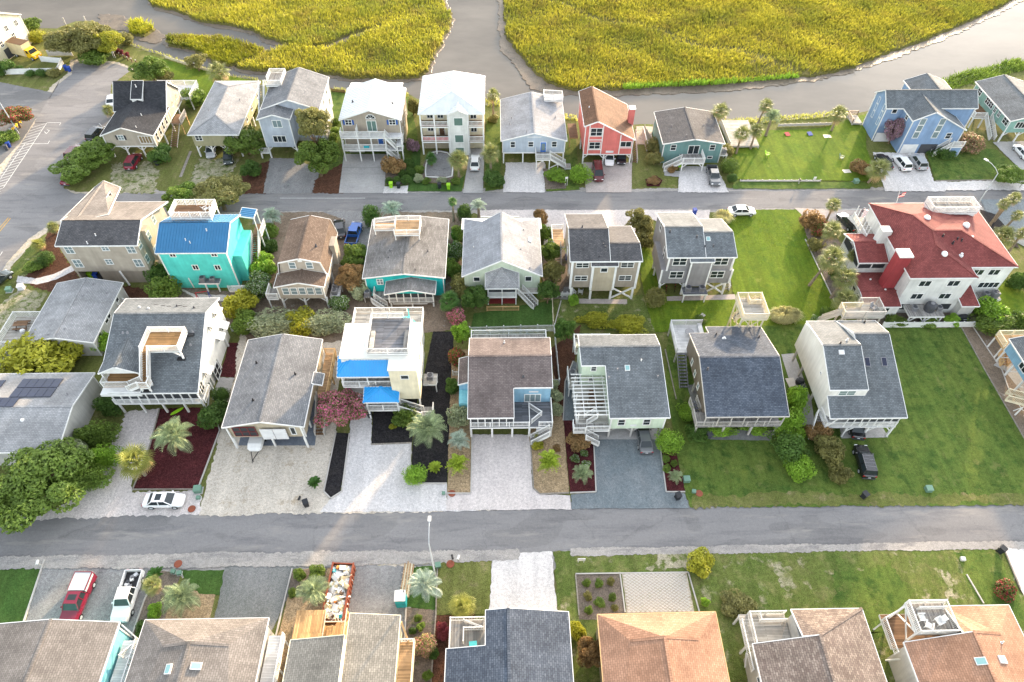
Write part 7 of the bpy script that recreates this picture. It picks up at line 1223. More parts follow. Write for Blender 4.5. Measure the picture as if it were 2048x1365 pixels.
PL = '''tree 160 78 112 6.5 lf_olive broad olive green tree beside the low wall and yellow truck
tree 217 86 66 5.5 lf_yellow sunlit yellow green tree at the creek end of the side street
shrub 188 112 62 2.6 lf_mid green bush under the trees at the side street end
shrub 250 78 34 2.2 lf_olive small olive bush leaning over the creek bulkhead
ball 75 73 36 2.4 lf_yellow rounded sunlit bush right of the cream corner house
shrub 64 47 32 2.4 lf_mid loose bush behind the cream corner house at the water
ball 38 139 20 1.3 lf_dark leftmost clipped bush along the low white wall
ball 59 146 19 1.3 lf_dark second clipped bush from the left along the low white wall
ball 82 146 22 1.4 lf_dark third clipped bush from the left along the low white wall
shrub 107 145 26 1.5 lf_olive spreading bush at the right end of the low white wall
shrub 4 135 40 3.0 lf_dark dark bush at the left edge below the cream house
tree 30 238 66 3.8 lf_redflower oleander with red flowers beside the parking lot pole
shrub 8 275 50 2.2 lf_mid low green bush left of the yellow rail by the pole
tree 300 142 70 5.0 lf_mid windswept dark tree behind the near black roof
shrub 332 152 40 2.6 lf_olive olive bush behind the near black roof, right of the windswept tree
sparse 392 124 50 4.0 lf_olive thin sparse tree on the creek bulkhead
shrub 388 195 50 3.6 lf_mid dense bush between near black roof and hip roof houses
shrub 322 308 50 2.8 lf_dark dark rounded bush right of the parked red car
tree 190 305 84 4.0 lf_mid wide low tree at the street corner, upper half
tree 150 335 92 3.6 lf_mid wide low tree at the street corner, lower half spreading left
tree 492 285 84 5.0 lf_mid loose green tree in front of the hip roofed olive house
shrub 500 338 40 2.6 lf_dark dark green bush on the brown mulch by the grey driveway
shrub 506 216 28 3.0 lf_olive narrow bush between hip roof house and pale blue grey house
shrub 785 332 46 3.0 lf_rusty rusty green crape myrtle bush by the concrete driveway
shrub 826 214 26 3.4 lf_olive thin bush between the two white roofed houses
shrub 825 292 26 2.6 lf_lilac lilac tinted bush right of the taupe house stairs
shrub 840 338 22 1.6 lf_mid small bush left of the crescent gravel bed
shrub 838 357 22 1.2 lf_silver silvery low shrub at the left corner of the crescent bed
shrub 853 362 18 1.0 lf_mid low shrub at the front of the crescent bed, left
shrub 884 361 20 1.0 lf_silver silvery low shrub at the front of the crescent bed, middle
shrub 911 363 20 1.0 lf_mid low shrub at the front of the crescent bed, right
shrub 986 358 46 2.2 lf_dark dark bush clump at the street between two driveways
shrub 986 237 24 1.2 lf_olive low bush behind the white tower house at the water
shrub 1113 352 46 1.8 lf_bright leafy bright shrubs in the bed of the blue door cottage
ball 1162 349 46 3.2 lf_bright weeping round bush left of the maroon van
shrub 1306 291 36 2.2 lf_olive upper of two olive bushes left of the slate green cottage
shrub 1309 317 34 2.2 lf_olive lower of two olive bushes left of the slate green cottage
shrub 1345 338 20 1.3 lf_rusty small bush under the stairs of the slate green cottage
shrub 1306 361 26 .8 lf_rusty flower bush on the round bed by the street
ball 1456 299 30 2.2 lf_olive topmost round bush right of the slate green cottage
ball 1461 331 38 2.6 lf_mid largest round bush right of the dark pickup
ball 1464 357 22 1.5 lf_dark small round bush at the corner of the bright lawn
tree 1789 262 44 5.5 lf_lilac lilac flowering crape myrtle against the big blue house
hedge 1890 306 56 1.8 lf_dark dark hedge clump in front of the big blue house stairs
shrub 1938 285 52 3.2 lf_rose rose flowering bush between the blue house and the green house
shrub 1722 336 40 2.4 lf_rusty rusty red bush left of the three parked cars
tree 2016 352 60 3.0 lf_mid spreading green bush at the street on the right edge
tree 370 402 84 5.0 lf_mid green tree behind the white roof deck, left part
tree 440 396 118 5.0 lf_olive broad olive tree between the turquoise house and the back street
ball 90 519 38 2.0 lf_dark dark round bush on the brown mulch of the corner house
shrub 66 534 34 1.4 lf_mid low bush at the tip of the brown mulch bed
shrub 312 548 48 3.0 lf_dark dark bush between beige and turquoise houses
shrub 326 578 62 3.0 lf_mid mid green bush in front of the gap between beige and turquoise houses
shrub 538 462 34 2.2 lf_mid upper bush in the strip left of the gambrel house
shrub 534 492 40 2.4 lf_dark dark bush in the strip left of the gambrel house
shrub 528 530 58 3.0 lf_bright bright bush left of the gambrel house porch
shrub 520 572 64 3.0 lf_white bush with white flowers left of the gambrel house
shrub 480 608 66 3.6 lf_yellow golden green bush right of the turquoise house
shrub 492 644 56 3.0 lf_mid green bush at the left end of the silver hedge
hedge 543 640 116 3.0 lf_silver left half of the long silvery hedge behind the gable house
shrub 602 642 66 2.8 lf_yellow golden bush between the two silvery hedges
hedge 648 640 96 3.0 lf_silver right half of the long silvery hedge behind the gable house
ball 743 433 42 3.6 lf_dark tall clipped egg shaped bush by the back street
tree 712 515 64 4.0 lf_mid leafy tree between gambrel and teal houses, upper
tree 704 557 66 4.0 lf_rusty rusty leaved tree between gambrel and teal houses, lower
shrub 680 604 44 2.4 lf_white bush with pale flowers at the corner of the gambrel porch
shrub 719 582 40 2.8 lf_silver silvery bush at the left corner of the teal house
ball 927 425 34 3.0 lf_dark clipped dark bush beside the tall thin palm
shrub 917 470 38 3.0 lf_mid upper bush between teal and mint houses
shrub 908 502 40 3.0 lf_white white flowering bush between teal and mint houses
shrub 904 538 42 3.0 lf_mid middle bush between teal and mint houses
shrub 920 572 52 3.2 lf_olive olive bush at the lower left of the mint house
tree 950 596 54 4.2 lf_dark dark leafy tree in front of the mint house
shrub 913 633 40 2.0 lf_pink pink flowering bush behind the white blue roofed house
tree 924 668 42 4.0 lf_bright bright young tree left of the brown roofed house
shrub 914 712 38 3.2 lf_redflower red flowering bush left of the brown roofed house
shrub 1080 436 30 3.2 lf_rusty reddish bush at the street right of the mint house
shrub 1087 466 34 3.0 lf_mid upper bush right of the mint house
tree 1100 505 46 4.0 lf_mid green tree right of the mint house, middle
tree 1108 548 52 4.0 lf_olive olive tree left of the taupe house stairs
tree 1096 588 46 4.0 lf_dark dark tree right of the mint house steps
shrub 1146 600 26 1.3 lf_bright bright low bush at the patio of the taupe house
hedge 1188 640 66 1.8 lf_yellow left part of the golden hedge behind the taupe house
hedge 1254 650 84 2.0 lf_yellow right part of the golden hedge behind the taupe house
tree 1131 664 46 4.6 lf_dark dark round tree between the brown roofed and pale mint houses
tree 1276 446 60 4.4 lf_olive olive tree between taupe and grey two storey houses, upper
shrub 1290 478 44 3.0 lf_olive pale twiggy bush between taupe and grey two storey houses
ball 1309 594 48 2.6 lf_olive round clipped olive bush by the bicycles
shrub 1650 626 28 1.6 lf_mid low bush behind the grey lookout tower
shrub 1632 640 22 .9 lf_white small white flowering plant at the lawn corner
shrub 1625 440 46 2.8 lf_rusty rusty red bush at the top of the palm bed
shrub 1641 457 40 2.4 lf_redflower pink red flowering bush in the palm bed
shrub 1634 488 36 2.2 lf_olive olive bush in the palm bed beside the lawn
shrub 1672 545 28 2.2 lf_dark dark bush under the palms at the red roofed house
hedge 2040 560 56 3.4 lf_dark tall dark hedge right of the red roofed house
shrub 1982 622 62 3.2 lf_bright bright bush at the right corner of the red roofed house
hedge 1990 646 100 2.4 lf_mid long clipped hedge at the end of the white fence
shrub 2044 640 44 2.0 lf_mid bush at the right edge by the lawn strip
shrub 1790 642 40 1.3 lf_mid leftmost bush against the red roofed house wall
shrub 1856 640 42 1.3 lf_mid bush under the raised shelf of the red roofed house
shrub 1906 641 32 1.3 lf_bright bright bush left of the small shed
shrub 82 712 150 4.2 lf_yellow wide golden green tree in front of the low white house
shrub 202 684 46 2.4 lf_bright bright bush between low white house and tall white house
tree 72 972 196 5.4 lf_mid huge green tree at the bottom left by the front street
hedge 214 812 60 3.2 lf_dark top clump of the hedge left of the pale driveway
hedge 192 862 84 3.6 lf_mid middle clump of the hedge left of the pale driveway
hedge 205 908 76 3.4 lf_bright bright clump of the hedge left of the pale driveway
hedge 178 950 84 3.4 lf_mid lower clump of the hedge left of the pale driveway
shrub 152 902 44 3.4 lf_silver pale silvery bush at the corner of the solar roof
ball 441 787 36 2.0 lf_dark small dark round bush right of the tall white house
shrub 430 830 62 2.8 lf_dark large dark bush at the corner of the maroon mulch
tree 681 826 100 5.0 lf_pink pink flowering crape myrtle between two gravel driveways
shrub 810 832 50 2.6 lf_mid green bush at the front stairs of the white house
shrub 786 853 15 .7 lf_yellow tiny yellow bush on the black mulch
ball 830 950 50 2.0 lf_bright bright round bush at the corner of the black mulch
shrub 906 772 32 2.0 lf_dark dark bush in the tan strip near the side porch
shrub 916 832 44 3.0 lf_silver tall silvery bush in the tan strip
shrub 1108 768 24 1.6 lf_silver upper silvery bush right of the light blue house
shrub 1112 792 26 1.8 lf_silver middle silvery bush right of the light blue house
shrub 1111 820 28 1.8 lf_silver lower silvery bush right of the light blue house
shrub 1077 876 18 1.2 lf_yellow upper yellow bush at the steps of the light blue house
shrub 1076 892 22 1.2 lf_yellow lower yellow bush at the steps of the light blue house
shrub 1114 896 16 .7 lf_rusty small reddish plant on the tan gravel bed
shrub 1160 880 52 1.9 lf_rusty dark reddish bush in front of the mint house stairs
shrub 1150 918 19 .9 lf_white left of three small white flowering shrubs on the maroon bed
shrub 1168 907 17 .9 lf_white top of three small white flowering shrubs on the maroon bed
shrub 1172 929 18 .9 lf_white lowest of three small white flowering shrubs on the maroon bed
ball 1338 884 58 3.0 lf_bright large bright round bush right of the blue gravel driveway
shrub 1331 918 17 .8 lf_mid top small shrub on the right maroon bed
shrub 1348 927 15 .8 lf_mid middle small shrub on the right maroon bed
shrub 1333 937 18 .8 lf_mid lower small shrub on the right maroon bed
hedge 1374 822 40 2.2 lf_bright ivy covered bank at the left corner of the weathered house
hedge 1396 866 44 2.0 lf_dark dark ivy clump below the porch corner of the weathered house
hedge 1440 856 64 1.5 lf_bright left ivy hedge below the porch railing of the weathered house
hedge 1512 856 56 1.5 lf_bright right ivy hedge below the porch railing of the weathered house
hedge 1592 800 52 3.6 lf_bright top of the tall hedge right of the weathered house
hedge 1582 850 64 3.6 lf_bright upper middle of the tall hedge right of the weathered house
hedge 1580 892 70 3.4 lf_dark dark lower middle of the tall hedge right of the weathered house
hedge 1598 930 54 2.8 lf_bright street end of the tall hedge right of the weathered house
shrub 1638 862 50 2.8 lf_rusty rusty bush below the corner stairs of the white saltbox house
shrub 1658 900 62 3.0 lf_olive twiggy olive bush left of the black car on the lawn
shrub 1680 945 46 2.0 lf_olive lowest olive bush left of the black car on the lawn
shrub 310 1222 32 1.4 lf_bright bright shrub right of the white pickup
shrub 290 1262 40 1.4 lf_dark dark shrubs between two bottom left roofs
shrub 598 1150 26 1.3 lf_mid leftmost shrub beside the rusty dumpster
shrub 632 1146 34 1.2 lf_mid shrub touching the rusty dumpster
shrub 584 1186 20 .9 lf_mid small shrub beside the grey green driveway
shrub 850 1288 50 1.8 lf_rose pink flowering shrub beside the timber side deck
shrub 836 1236 16 .7 lf_mid small round plant on the bare bed, top
shrub 842 1254 18 .7 lf_mid small round plant on the bare bed, middle
shrub 825 1262 15 .7 lf_dark small round plant on the bare bed, left
shrub 866 1306 24 1.2 lf_dark dark shrub behind the pink flowering shrub
shrub 855 1352 22 1.2 lf_mid shrub at the bottom edge beside the timber side deck
shrub 888 1262 34 1.8 lf_maroon dark maroon shrub left of the small grey deck
shrub 1400 1124 58 1.6 lf_yellow golden bush at the front street beside the lattice pavers
shrub 1411 1204 18 .8 lf_bright small green shrub on the lawn by the lattice pavers
shrub 1475 1208 66 .9 lf_olive low spreading yellow green shrub on the sandy lawn
shrub 1153 1262 36 2.2 lf_yellow yellow bush left of the terracotta roof
tree 1180 1306 60 3.6 lf_rusty rusty bottlebrush like bush left of the terracotta roof
shrub 2010 1180 46 1.4 lf_redflower red flowering bush on the lawn at the right
shrub 1173 1165 18 .8 lf_mid young shrub in the planting bed, top left
shrub 1197 1167 18 .7 lf_mid young shrub in the planting bed, top middle
shrub 1221 1163 17 .7 lf_olive young shrub in the planting bed, top right
shrub 1176 1192 18 .7 lf_olive young shrub in the planting bed, second row left
shrub 1224 1194 18 .7 lf_mid young shrub in the planting bed, second row right
shrub 1199 1206 22 .6 lf_mid young shrub in the planting bed, centre
shrub 1177 1220 17 .8 lf_mid young shrub in the planting bed, lower left
shrub 1230 1215 16 .6 lf_olive young shrub in the planting bed, lower right
shrub 1400 640 26 .8 lf_mid low weeds beside the old board on the lawn'''
for ln in PL.split('\n'):
    a = ln.split(' ', 6); plant(a[0], float(a[1]), float(a[2]), float(a[3]), float(a[4]), a[5], a[6], sy=.55 if a[0] == 'hedge' and float(a[3]) > 50 and a[6].find('tall hedge') < 0 else 1.0)
for (x, y, wd, q) in ((672,244,19,'second from the creek'),(670,260,19,'middle one'),(668,275,19,'second from the street'),(666,290,18,'nearest the street'),(688,226,16,'nearest the creek')): plant('ball', x, y, wd, 1.5, 'lf_mid', 'small clipped ball shrub in the row left of the taupe house, '+q, group='clipped ball shrubs left of the taupe house')
for (x, y, wd, q) in ((778,362,17,'front left'),(793,361,17,'front middle'),(812,360,24,'front right, large'),(805,348,20,'second row left'),(820,343,22,'second row right'),(817,327,24,'rearmost')): plant('ball', x, y, wd, 1.4, 'lf_dark', 'clipped ball shrub in the cluster right of the concrete driveway, '+q, group='clipped ball shrubs by the concrete driveway')
PM = '''fan 218 222 28 1.6 fr_sabal small palm at the left wall of the near black roofed house
fan 436 146 48 2.6 fr_sabal bushy palm behind the hip roofed house at the creek
fan 862 318 28 1.6 fr_dark small dark palm in the crescent gravel bed
fan 916 322 46 3.4 fr_sabal shaggy palm right of the crescent gravel bed
fan 981 308 46 3.6 fr_sabal shaggy palm between tower house driveway and blue door cottage
fan 986 192 32 5.0 fr_sabal tall palm behind the white tower house at the water
fan 1441 224 40 5.0 fr_sabal tall palm behind the charcoal roof of the slate green cottage
fan 1532 212 32 5.2 fr_sabal tallest palm in the cluster left of the bright lawn
pindo 1542 240 42 3.6 fr_pindo grey green feather palm left of the bright lawn
fan 1484 268 38 4.4 fr_sabal left palm of the cluster by the timber deck
fan 1512 262 34 4.0 fr_sabal right palm of the cluster by the timber deck
fan 1676 230 42 3.6 fr_sabal bushy palm on the creek side of the bright lawn
fan 1757 341 52 2.8 fr_sabal shaggy palm left of the three parked cars
fan 106 456 28 1.2 fr_sabal upper small palm at the corner house mulch bed
fan 76 490 28 1.2 fr_yellow lower small palm at the corner house mulch bed
pindo 545 436 42 2.0 fr_blue blue grey feather palm at the street left of the gambrel house
pindo 784 424 48 2.4 fr_blue blue grey feather palm behind the teal house roof deck
fan 905 404 22 4.2 fr_dark thin tall palm at the back street
pindo 957 414 34 3.0 fr_blue pale feather palm at the street left of the mint house
fan 899 604 48 1.8 fr_dark dark palmetto between teal house and mint house
fan 1667 411 34 4.6 fr_sabal small headed palm at the back street near the red roofed house
fan 1664 463 46 4.6 fr_sabal topmost tall palm beside the red roofed house
fan 1664 520 62 5.2 fr_sabal leaning tall palm beside the red roofed house
fan 1690 558 54 4.4 fr_sabal lower palm beside the red roofed house
fan 1690 602 56 3.4 fr_sabal lowest palm beside the red roofed house lookout
fan 1706 512 28 4.2 fr_sabal small palm tucked against the red roofed house porch
fan 2028 398 30 5.0 fr_sabal top right palm beyond the red roof
fan 2008 410 28 4.6 fr_sabal second right palm beyond the red roof
fan 2034 432 26 4.4 fr_sabal third right palm beyond the red roof
fan 2044 468 30 4.0 fr_sabal palm at the right edge beyond the red roof
fan 2008 474 48 2.6 fr_sabal bushy palm at the right eave of the red roof
pindo 350 878 84 2.4 fr_pindo big grey green feather palm on the maroon mulch
fan 271 926 76 3.0 fr_yellow round yellow green palm at the edge of the pale driveway
pindo 857 864 84 2.2 fr_pindo big feather palm on the black mulch
pindo 917 884 48 1.4 fr_blue pale blue feather palm in the tan strip
pindo 1163 950 44 1.0 fr_pindo small feather palm on the maroon bed
pindo 1350 955 32 .7 fr_pindo small feather palm on the right maroon bed
fan 304 1172 42 2.6 fr_sabal small leaning palm right of the white pickup
pindo 368 1199 84 1.8 fr_pindo big feather palm on the tan bed at the bottom left
pindo 626 1184 68 2.2 fr_pindo feather palm left of the rusty dumpster
pindo 850 1174 68 1.8 fr_blue blue grey feather palm at the street lamp
fan 924 1214 58 1.4 fr_yellow yellowing palm by the small grey deck
sago 630 967 38 .5 fr_dark dark cycad on the shell gravel
sago 871 937 36 .5 fr_lime lime green cycad on the black mulch
sago 312 1152 46 .9 fr_dark dark cycad at the street end of the white pickup
spike 915 936 64 .5 fr_lime spiky yellow green shrub in the tan strip
spike 1098 930 68 .5 fr_lime spiky yellow green shrub on the right tan bed'''
LEAN = {'leaning tall palm beside the red roofed house': (-1.9, -.4), 'topmost tall palm beside the red roofed house': (-.7, 0), 'lower palm beside the red roofed house': (-.5, .2), 'small leaning palm right of the white pickup': (.8, .1), 'tallest palm in the cluster left of the bright lawn': (-.6, 0), 'top right palm beyond the red roof': (-.8, 0), 'third right palm beyond the red roof': (-.7, 0), 'shaggy palm left of the three parked cars': (-.8, 0)}
for ln in PM.split('\n'):
    a = ln.split(' ', 6); palm(a[0], float(a[1]), float(a[2]), float(a[3]), float(a[4]), a[5], a[6], LEAN.get(a[6], (0, 0)))
tussock(1570, 632, 82, 1.7, 'pale_grass', 'large fountain grass clump behind the weathered brown house', 1500); tussock(1446, 436, 48, 1.6, 'pale_grass', 'pale fountain grass clump at the street beside the grey house', 700, 1.0)
# ================================================================== vehicles
WHEEL = MB(); 
def wheel_mesh():
    b = MB()
    for k in range(14):
        a0, a1 = 2*math.pi*k/14, 2*math.pi*(k+1)/14
        P = lambda r, a, y: (r*math.cos(a), y, r*math.sin(a))
        b.face([P(.34,a0,-.11),P(.34,a1,-.11),P(.34,a1,.11),P(.34,a0,.11)]); b.face([P(.22,a0,-.115),P(.22,a1,-.115),P(.34,a1,-.11),P(.34,a0,-.11)]); b.face([P(.34,a0,.11),P(.34,a1,.11),P(.22,a1,.115),P(.22,a0,.115)])
    return b.mesh('tyre', 'tyre')
def rim_mesh():
    b = MB()
    for s_ in (-1, 1):
        b.face([(.22*math.cos(2*math.pi*k/12), s_*.112, .22*math.sin(2*math.pi*k/12)) for k in range(12)])
        for k in range(5): a = 2*math.pi*k/5; b.bar((0,s_*.118,0),(.2*math.cos(a),s_*.118,.2*math.sin(a)),.05,.02,(0,1,0))
    return b.mesh('rim', 'steel')
def loft(st):
    """st: list of (x, half width at sill, half width at belt, half width top, z sill, z belt, z top)"""
    b = MB(); R = []
    for x, w0, w1, w2, z0, z1, z2 in st: R.append([(x,-w0*.86,z0),(x,-w0,z0+.12),(x,-w1,z1),(x,-w2,z2),(x,w2,z2),(x,w1,z1),(x,w0,z0+.12),(x,w0*.86,z0)])
    for i in range(len(R)-1):
        for k in range(8): j = (k+1) % 8; b.face([R[i][k], R[i+1][k], R[i+1][j], R[i][j]][::-1])
    b.face(R[0]); b.face(R[-1][::-1]); return b
SPEC = {  # body stations, greenhouse (x rear base, x rear top, x front top, x front base), belt z, roof z, length, wheels
 'sedan': dict(L=4.75, W=.91, belt=.92, roof=1.42, g=(-1.75,-1.05,.45,1.25), hood=.86, trunk=.95, wh=(-1.35,1.45)),
 'suv': dict(L=4.75, W=.95, belt=1.08, roof=1.70, g=(-2.15,-1.95,.35,1.15), hood=1.02, trunk=1.08, wh=(-1.35,1.42)),
 'van': dict(L=5.0, W=.98, belt=1.05, roof=1.76, g=(-2.3,-2.1,.75,1.75), hood=.98, trunk=1.05, wh=(-1.5,1.5)),
 'pickup': dict(L=5.7, W=.98, belt=1.12, roof=1.78, g=(-.62,-.5,.75,1.3), hood=1.10, trunk=1.10, wh=(-1.75,1.75), bed=(-2.72,-.72))}
def car(kind, colr, pos, rz, label, z=.06, cat=None, extra=None, scale=1.0):
    S = SPEC[kind]; L2 = S['L']/2; W = S['W']; bz = S['belt']
    t = thing({'sedan':'car','suv':'suv','van':'minivan','pickup':'pickup_truck'}[kind], label, cat or {'sedan':'car','suv':'suv','van':'minivan','pickup':'pickup truck'}[kind], (*pos, z), rz, 'parked vehicles', scale)
    g0, g1, g2, g3 = S['g']
    def body():
        if kind == 'pickup':
            st = [(-.7,W*.97,W,W*.93,.32,.75,S['trunk']),(g0,W*.97,W,W*.93,.32,.75,bz),(g3,W*.97,W*.99,W*.9,.32,.75,bz),(L2-.45,W*.95,W*.95,W*.85,.32,.72,S['hood']),(L2-.08,W*.9,W*.88,W*.8,.34,.68,.92),(L2,W*.8,W*.8,W*.72,.42,.62,.80)]
            b = loft(st); x0, x1 = S['bed']; zt = S['trunk']+.02
            b.box(x0,x1,-W,-W+.08,.36,zt); b.box(x0,x1,W-.08,W,.36,zt); b.box(x0-.02,x0+.07,-W+.02,W-.02,.42,zt); b.box(x0,x1,-W+.07,W-.07,.36,.62)
            return b
        return loft([(-L2,W*.75,W*.8,W*.7,.42,.62,S['trunk']-.18),(-L2+.12,W*.9,W*.93,W*.84,.3,.68,S['trunk']-.03),(-L2+.5,W*.96,W*.98,W*.88,.28,.7,S['trunk']),(g0+.2,W*.97,W,W*.9,.27,.7,bz),(0,W*.97,W,W*.92,.26,.7,bz),(g3,W*.97,W*.99,W*.88,.27,.7,bz),(L2-.55,W*.95,W*.95,W*.82,.28,.68,S['hood']-.04),(L2-.14,W*.88,W*.86,W*.74,.3,.6,S['hood']-.18),(L2,W*.72,W*.72,W*.62,.36,.52,S['hood']-.30)])
    link('body', shared(('cb', kind, colr), lambda: body().mesh('body', colr)), t)
    w0, w1 = W*.90, W*.70; rz_ = S['roof']; e = .012
    A = [(g0,w0),(g1,w1),(g2,w1),(g3,w0)]
    def P(i, s_): x, ww = A[i]; return (x, s_*ww, bz-.02 if i in (0, 3) else rz_)
    def glasshouse():
        b = MB(); b.face([P(0,-1),P(0,1),P(1,1),P(1,-1)]); b.face([P(3,1),P(3,-1),P(2,-1),P(2,1)]); b.face([P(0,1),P(3,1),P(2,1),P(1,1)]); b.face([P(3,-1),P(0,-1),P(1,-1),P(2,-1)]); return b.mesh('windows', 'glass')
    link('windows', shared(('cg', kind), glasshouse), t)
    def roof():
        b = MB(); b.box(g1-.05,g2+.04,-w1-.01,w1+.01,rz_-.02,rz_+.035)
        for s_ in (-1, 1):
            for i, j in ((0,1),(3,2)): b.bar(Vector(P(i,s_)), Vector(P(j,s_)), .09, .07)
            xm = (g1+g2)/2; b.bar((xm+.02,s_*(w0+.005),bz),(xm,s_*(w1+.005),rz_),.09,.05)
        return b
    link('roof', shared(('cr', kind, colr), lambda: roof().mesh('roof', colr)), t)
    tm = shared('tyre', wheel_mesh); rm = shared('rim', rim_mesh)
    for x in S['wh']:
        for s_ in (-1, 1): o = link('wheel', tm, t, (x, s_*(W-.09), .34)); link('rim', rm, o)
    hl = shared('hl', lambda: MB().box(-.05,.05,-.17,.17,-.07,.07).mesh('headlight', 'lens_white')); tl = shared('tl', lambda: MB().box(-.05,.05,-.15,.15,-.10,.10).mesh('taillight', 'lens_red')); mm = shared(('mir', colr), lambda: MB().box(-.08,.08,-.1,.1,-.06,.07).mesh('mirror', colr))
    for s_ in (-1, 1):
        link('headlight', hl, t, (L2-.12 if kind != 'pickup' else L2-.05, s_*W*.66, S['hood']-.24)); link('taillight', tl, t, (-L2+.06, s_*W*.72, S['trunk']-.22)); link('mirror', mm, t, (g3-.35, s_*(W+.07), bz+.06))
    link('plate', shared('plate', lambda: MB().box(-.01,.01,-.16,.16,-.07,.07).mesh('plate', 'pale_gray')), t, (-L2-.01, 0, .62)); link('bumper', shared('bump', lambda: MB().box(-.06,.06,-.78,.78,-.09,.09).mesh('bumper', 'dark_grey')), t, (-L2-.01 if kind == 'pickup' else -L2+.02, 0, .42))
    if kind == 'pickup': link('bed_floor', shared('bedf', lambda: MB().box(S['bed'][0]+.08,S['bed'][1],-W+.09,W-.09,.62,.64).mesh('bed_floor', 'black')), t)
    if extra == 'shell': link('bed_cover', MB().box(-2.74,-.72,-.92,.92,1.14,1.62).mesh('bed_cover', 'steel'), t); link('cover_frame', MB().box(-2.78,-2.70,-.94,.94,1.14,1.66).box(-2.74,-.72,.9,.95,1.5,1.66).box(-2.74,-.72,-.95,-.9,1.5,1.66).mesh('cover_frame', colr), t); link('sunroof', MB().box(-.2,.4,-.45,.45,1.80,1.825).mesh('sunroof', 'glass'), t)
    if extra == 'load':
        for k in range(7): link('cargo', MB().box(-.2,.2,-.18,.18,0,.22).mesh('cargo', ('pale_gray','mid_grey','white','dark_grey')[k % 4]), t, (-2.3+.27*k, random.uniform(-.5,.5), .64), random.uniform(0,3))
    if extra == 'rack':
        b = MB()
        for k in range(4): b.box(-1.4+k*.5,-1.36+k*.5,-.62,.62,1.73,1.77)
        b.box(-1.7,.3,-.66,-.62,1.73,1.79).box(-1.7,.3,.62,.66,1.73,1.79); link('roof_rack', b.mesh('roof_rack', 'mid_grey'), t)
    if extra == 'sunroof': link('sunroof', MB().box(-.75,-.05,-.42,.42,1.45,1.465).mesh('sunroof', 'glass'), t)
    return t
def hd(a, b):  # heading of the nose: from tail pixel a to nose pixel b
    A, B = G(*a, .8), G(*b, .8); return math.atan2(B[1]-A[1], B[0]-A[0])
def at(px_, py_, z=.8): return G(px_, py_, z)
car('sedan', 'car_white', at(327,1000), 0.0, 'white sedan with sunroof parked at the front street', extra='sunroof')
car('sedan', 'car_white', at(1484,421), 0.02, 'white sedan parked on the grass edge of the back street')
car('suv', 'car_black', at(1730,922), hd((1741,955),(1722,890)), 'black suv with roof rails parked on the lawn', extra='rack')
car('pickup', 'car_red', at(154,1200), hd((170,1162),(138,1240)), 'red pickup truck with pale bed cover', extra='shell')
car('pickup', 'car_white', at(254,1191), hd((270,1145),(240,1238)), 'white pickup truck with cargo in its open bed', extra='load')
car('pickup', 'car_blue', at(708,468), hd((702,488),(714,450)), 'blue pickup truck parked beside the teal house')
car('sedan', 'car_black', at(679,456), hd((682,470),(678,440)), 'black car half hidden behind the gambrel house')
car('suv', 'car_black', at(191,267), hd((183,277),(203,255)), 'black suv parked on the side street by the near black roof')
car('suv', 'car_maroon', at(150,304), hd((140,320),(166,293)), 'dark red suv parked on the side street under the corner tree')
car('suv', 'car_red', at(266,322), hd((258,338),(276,308)), 'bright red suv on the sandy drive of the near black roofed house')
car('sedan', 'car_white', at(224,199), hd((222,208),(228,190)), 'white car peeking out behind the near black roofed house')
car('sedan', 'car_red', at(141,352), hd((136,360),(150,342)), 'red car mostly hidden under the corner tree')
car('sedan', 'car_silver', at(421,299), hd((421,292),(421,306)), 'silver car under the hip roofed stilt house')
car('sedan', 'car_dark_green', at(456,312), hd((456,303),(456,320)), 'dark car under the loose tree by the hip roofed house')
car('sedan', 'car_white', at(950,324), hd((950,342),(952,310)), 'white car on the driveway of the white tower house')
car('van', 'car_maroon', at(1196,344), hd((1193,330),(1197,360)), 'maroon minivan on the pink concrete driveway')
car('sedan', 'car_white', at(1219,314), hd((1219,306),(1219,322)), 'white car parked under the coral house'); car('sedan', 'car_black', at(1243,312), hd((1243,306),(1243,320)), 'black car parked under the coral house')
car('pickup', 'car_grey', at(1427,351), hd((1422,332),(1432,372)), 'dark grey pickup truck beside the slate green cottage')
car('sedan', 'car_black', at(1768,321), hd((1778,332),(1758,306)), 'black car leftmost of three at the big blue house'); car('suv', 'car_white', at(1804,325), hd((1815,338),(1793,311)), 'white suv middle of three at the big blue house'); car('suv', 'car_silver', at(1836,323), hd((1846,338),(1826,310)), 'silver suv rightmost of three at the big blue house')
car('sedan', 'car_white', at(2046,303), hd((2060,318),(2035,290)), 'white car at the right edge by the sea green house')
car('sedan', 'car_grey', at(1288,874), hd((1292,892),(1284,850)), 'dark grey car backed under the pale mint house'); car('sedan', 'car_black', at(1712,846), hd((1714,860),(1708,830)), 'black car under the white saltbox house')
car('suv', 'car_dark_green', at(1697,444), hd((1712,458),(1684,430)), 'dark suv at the left of the red roofed house'); car('suv', 'car_maroon', at(1731,434), hd((1727,446),(1737,422)), 'maroon suv half hidden at the red roofed house corner')
car('sedan', 'car_dark_green', at(-6,560), hd((-20,570),(8,548)), 'dark car at the left edge of the side street')
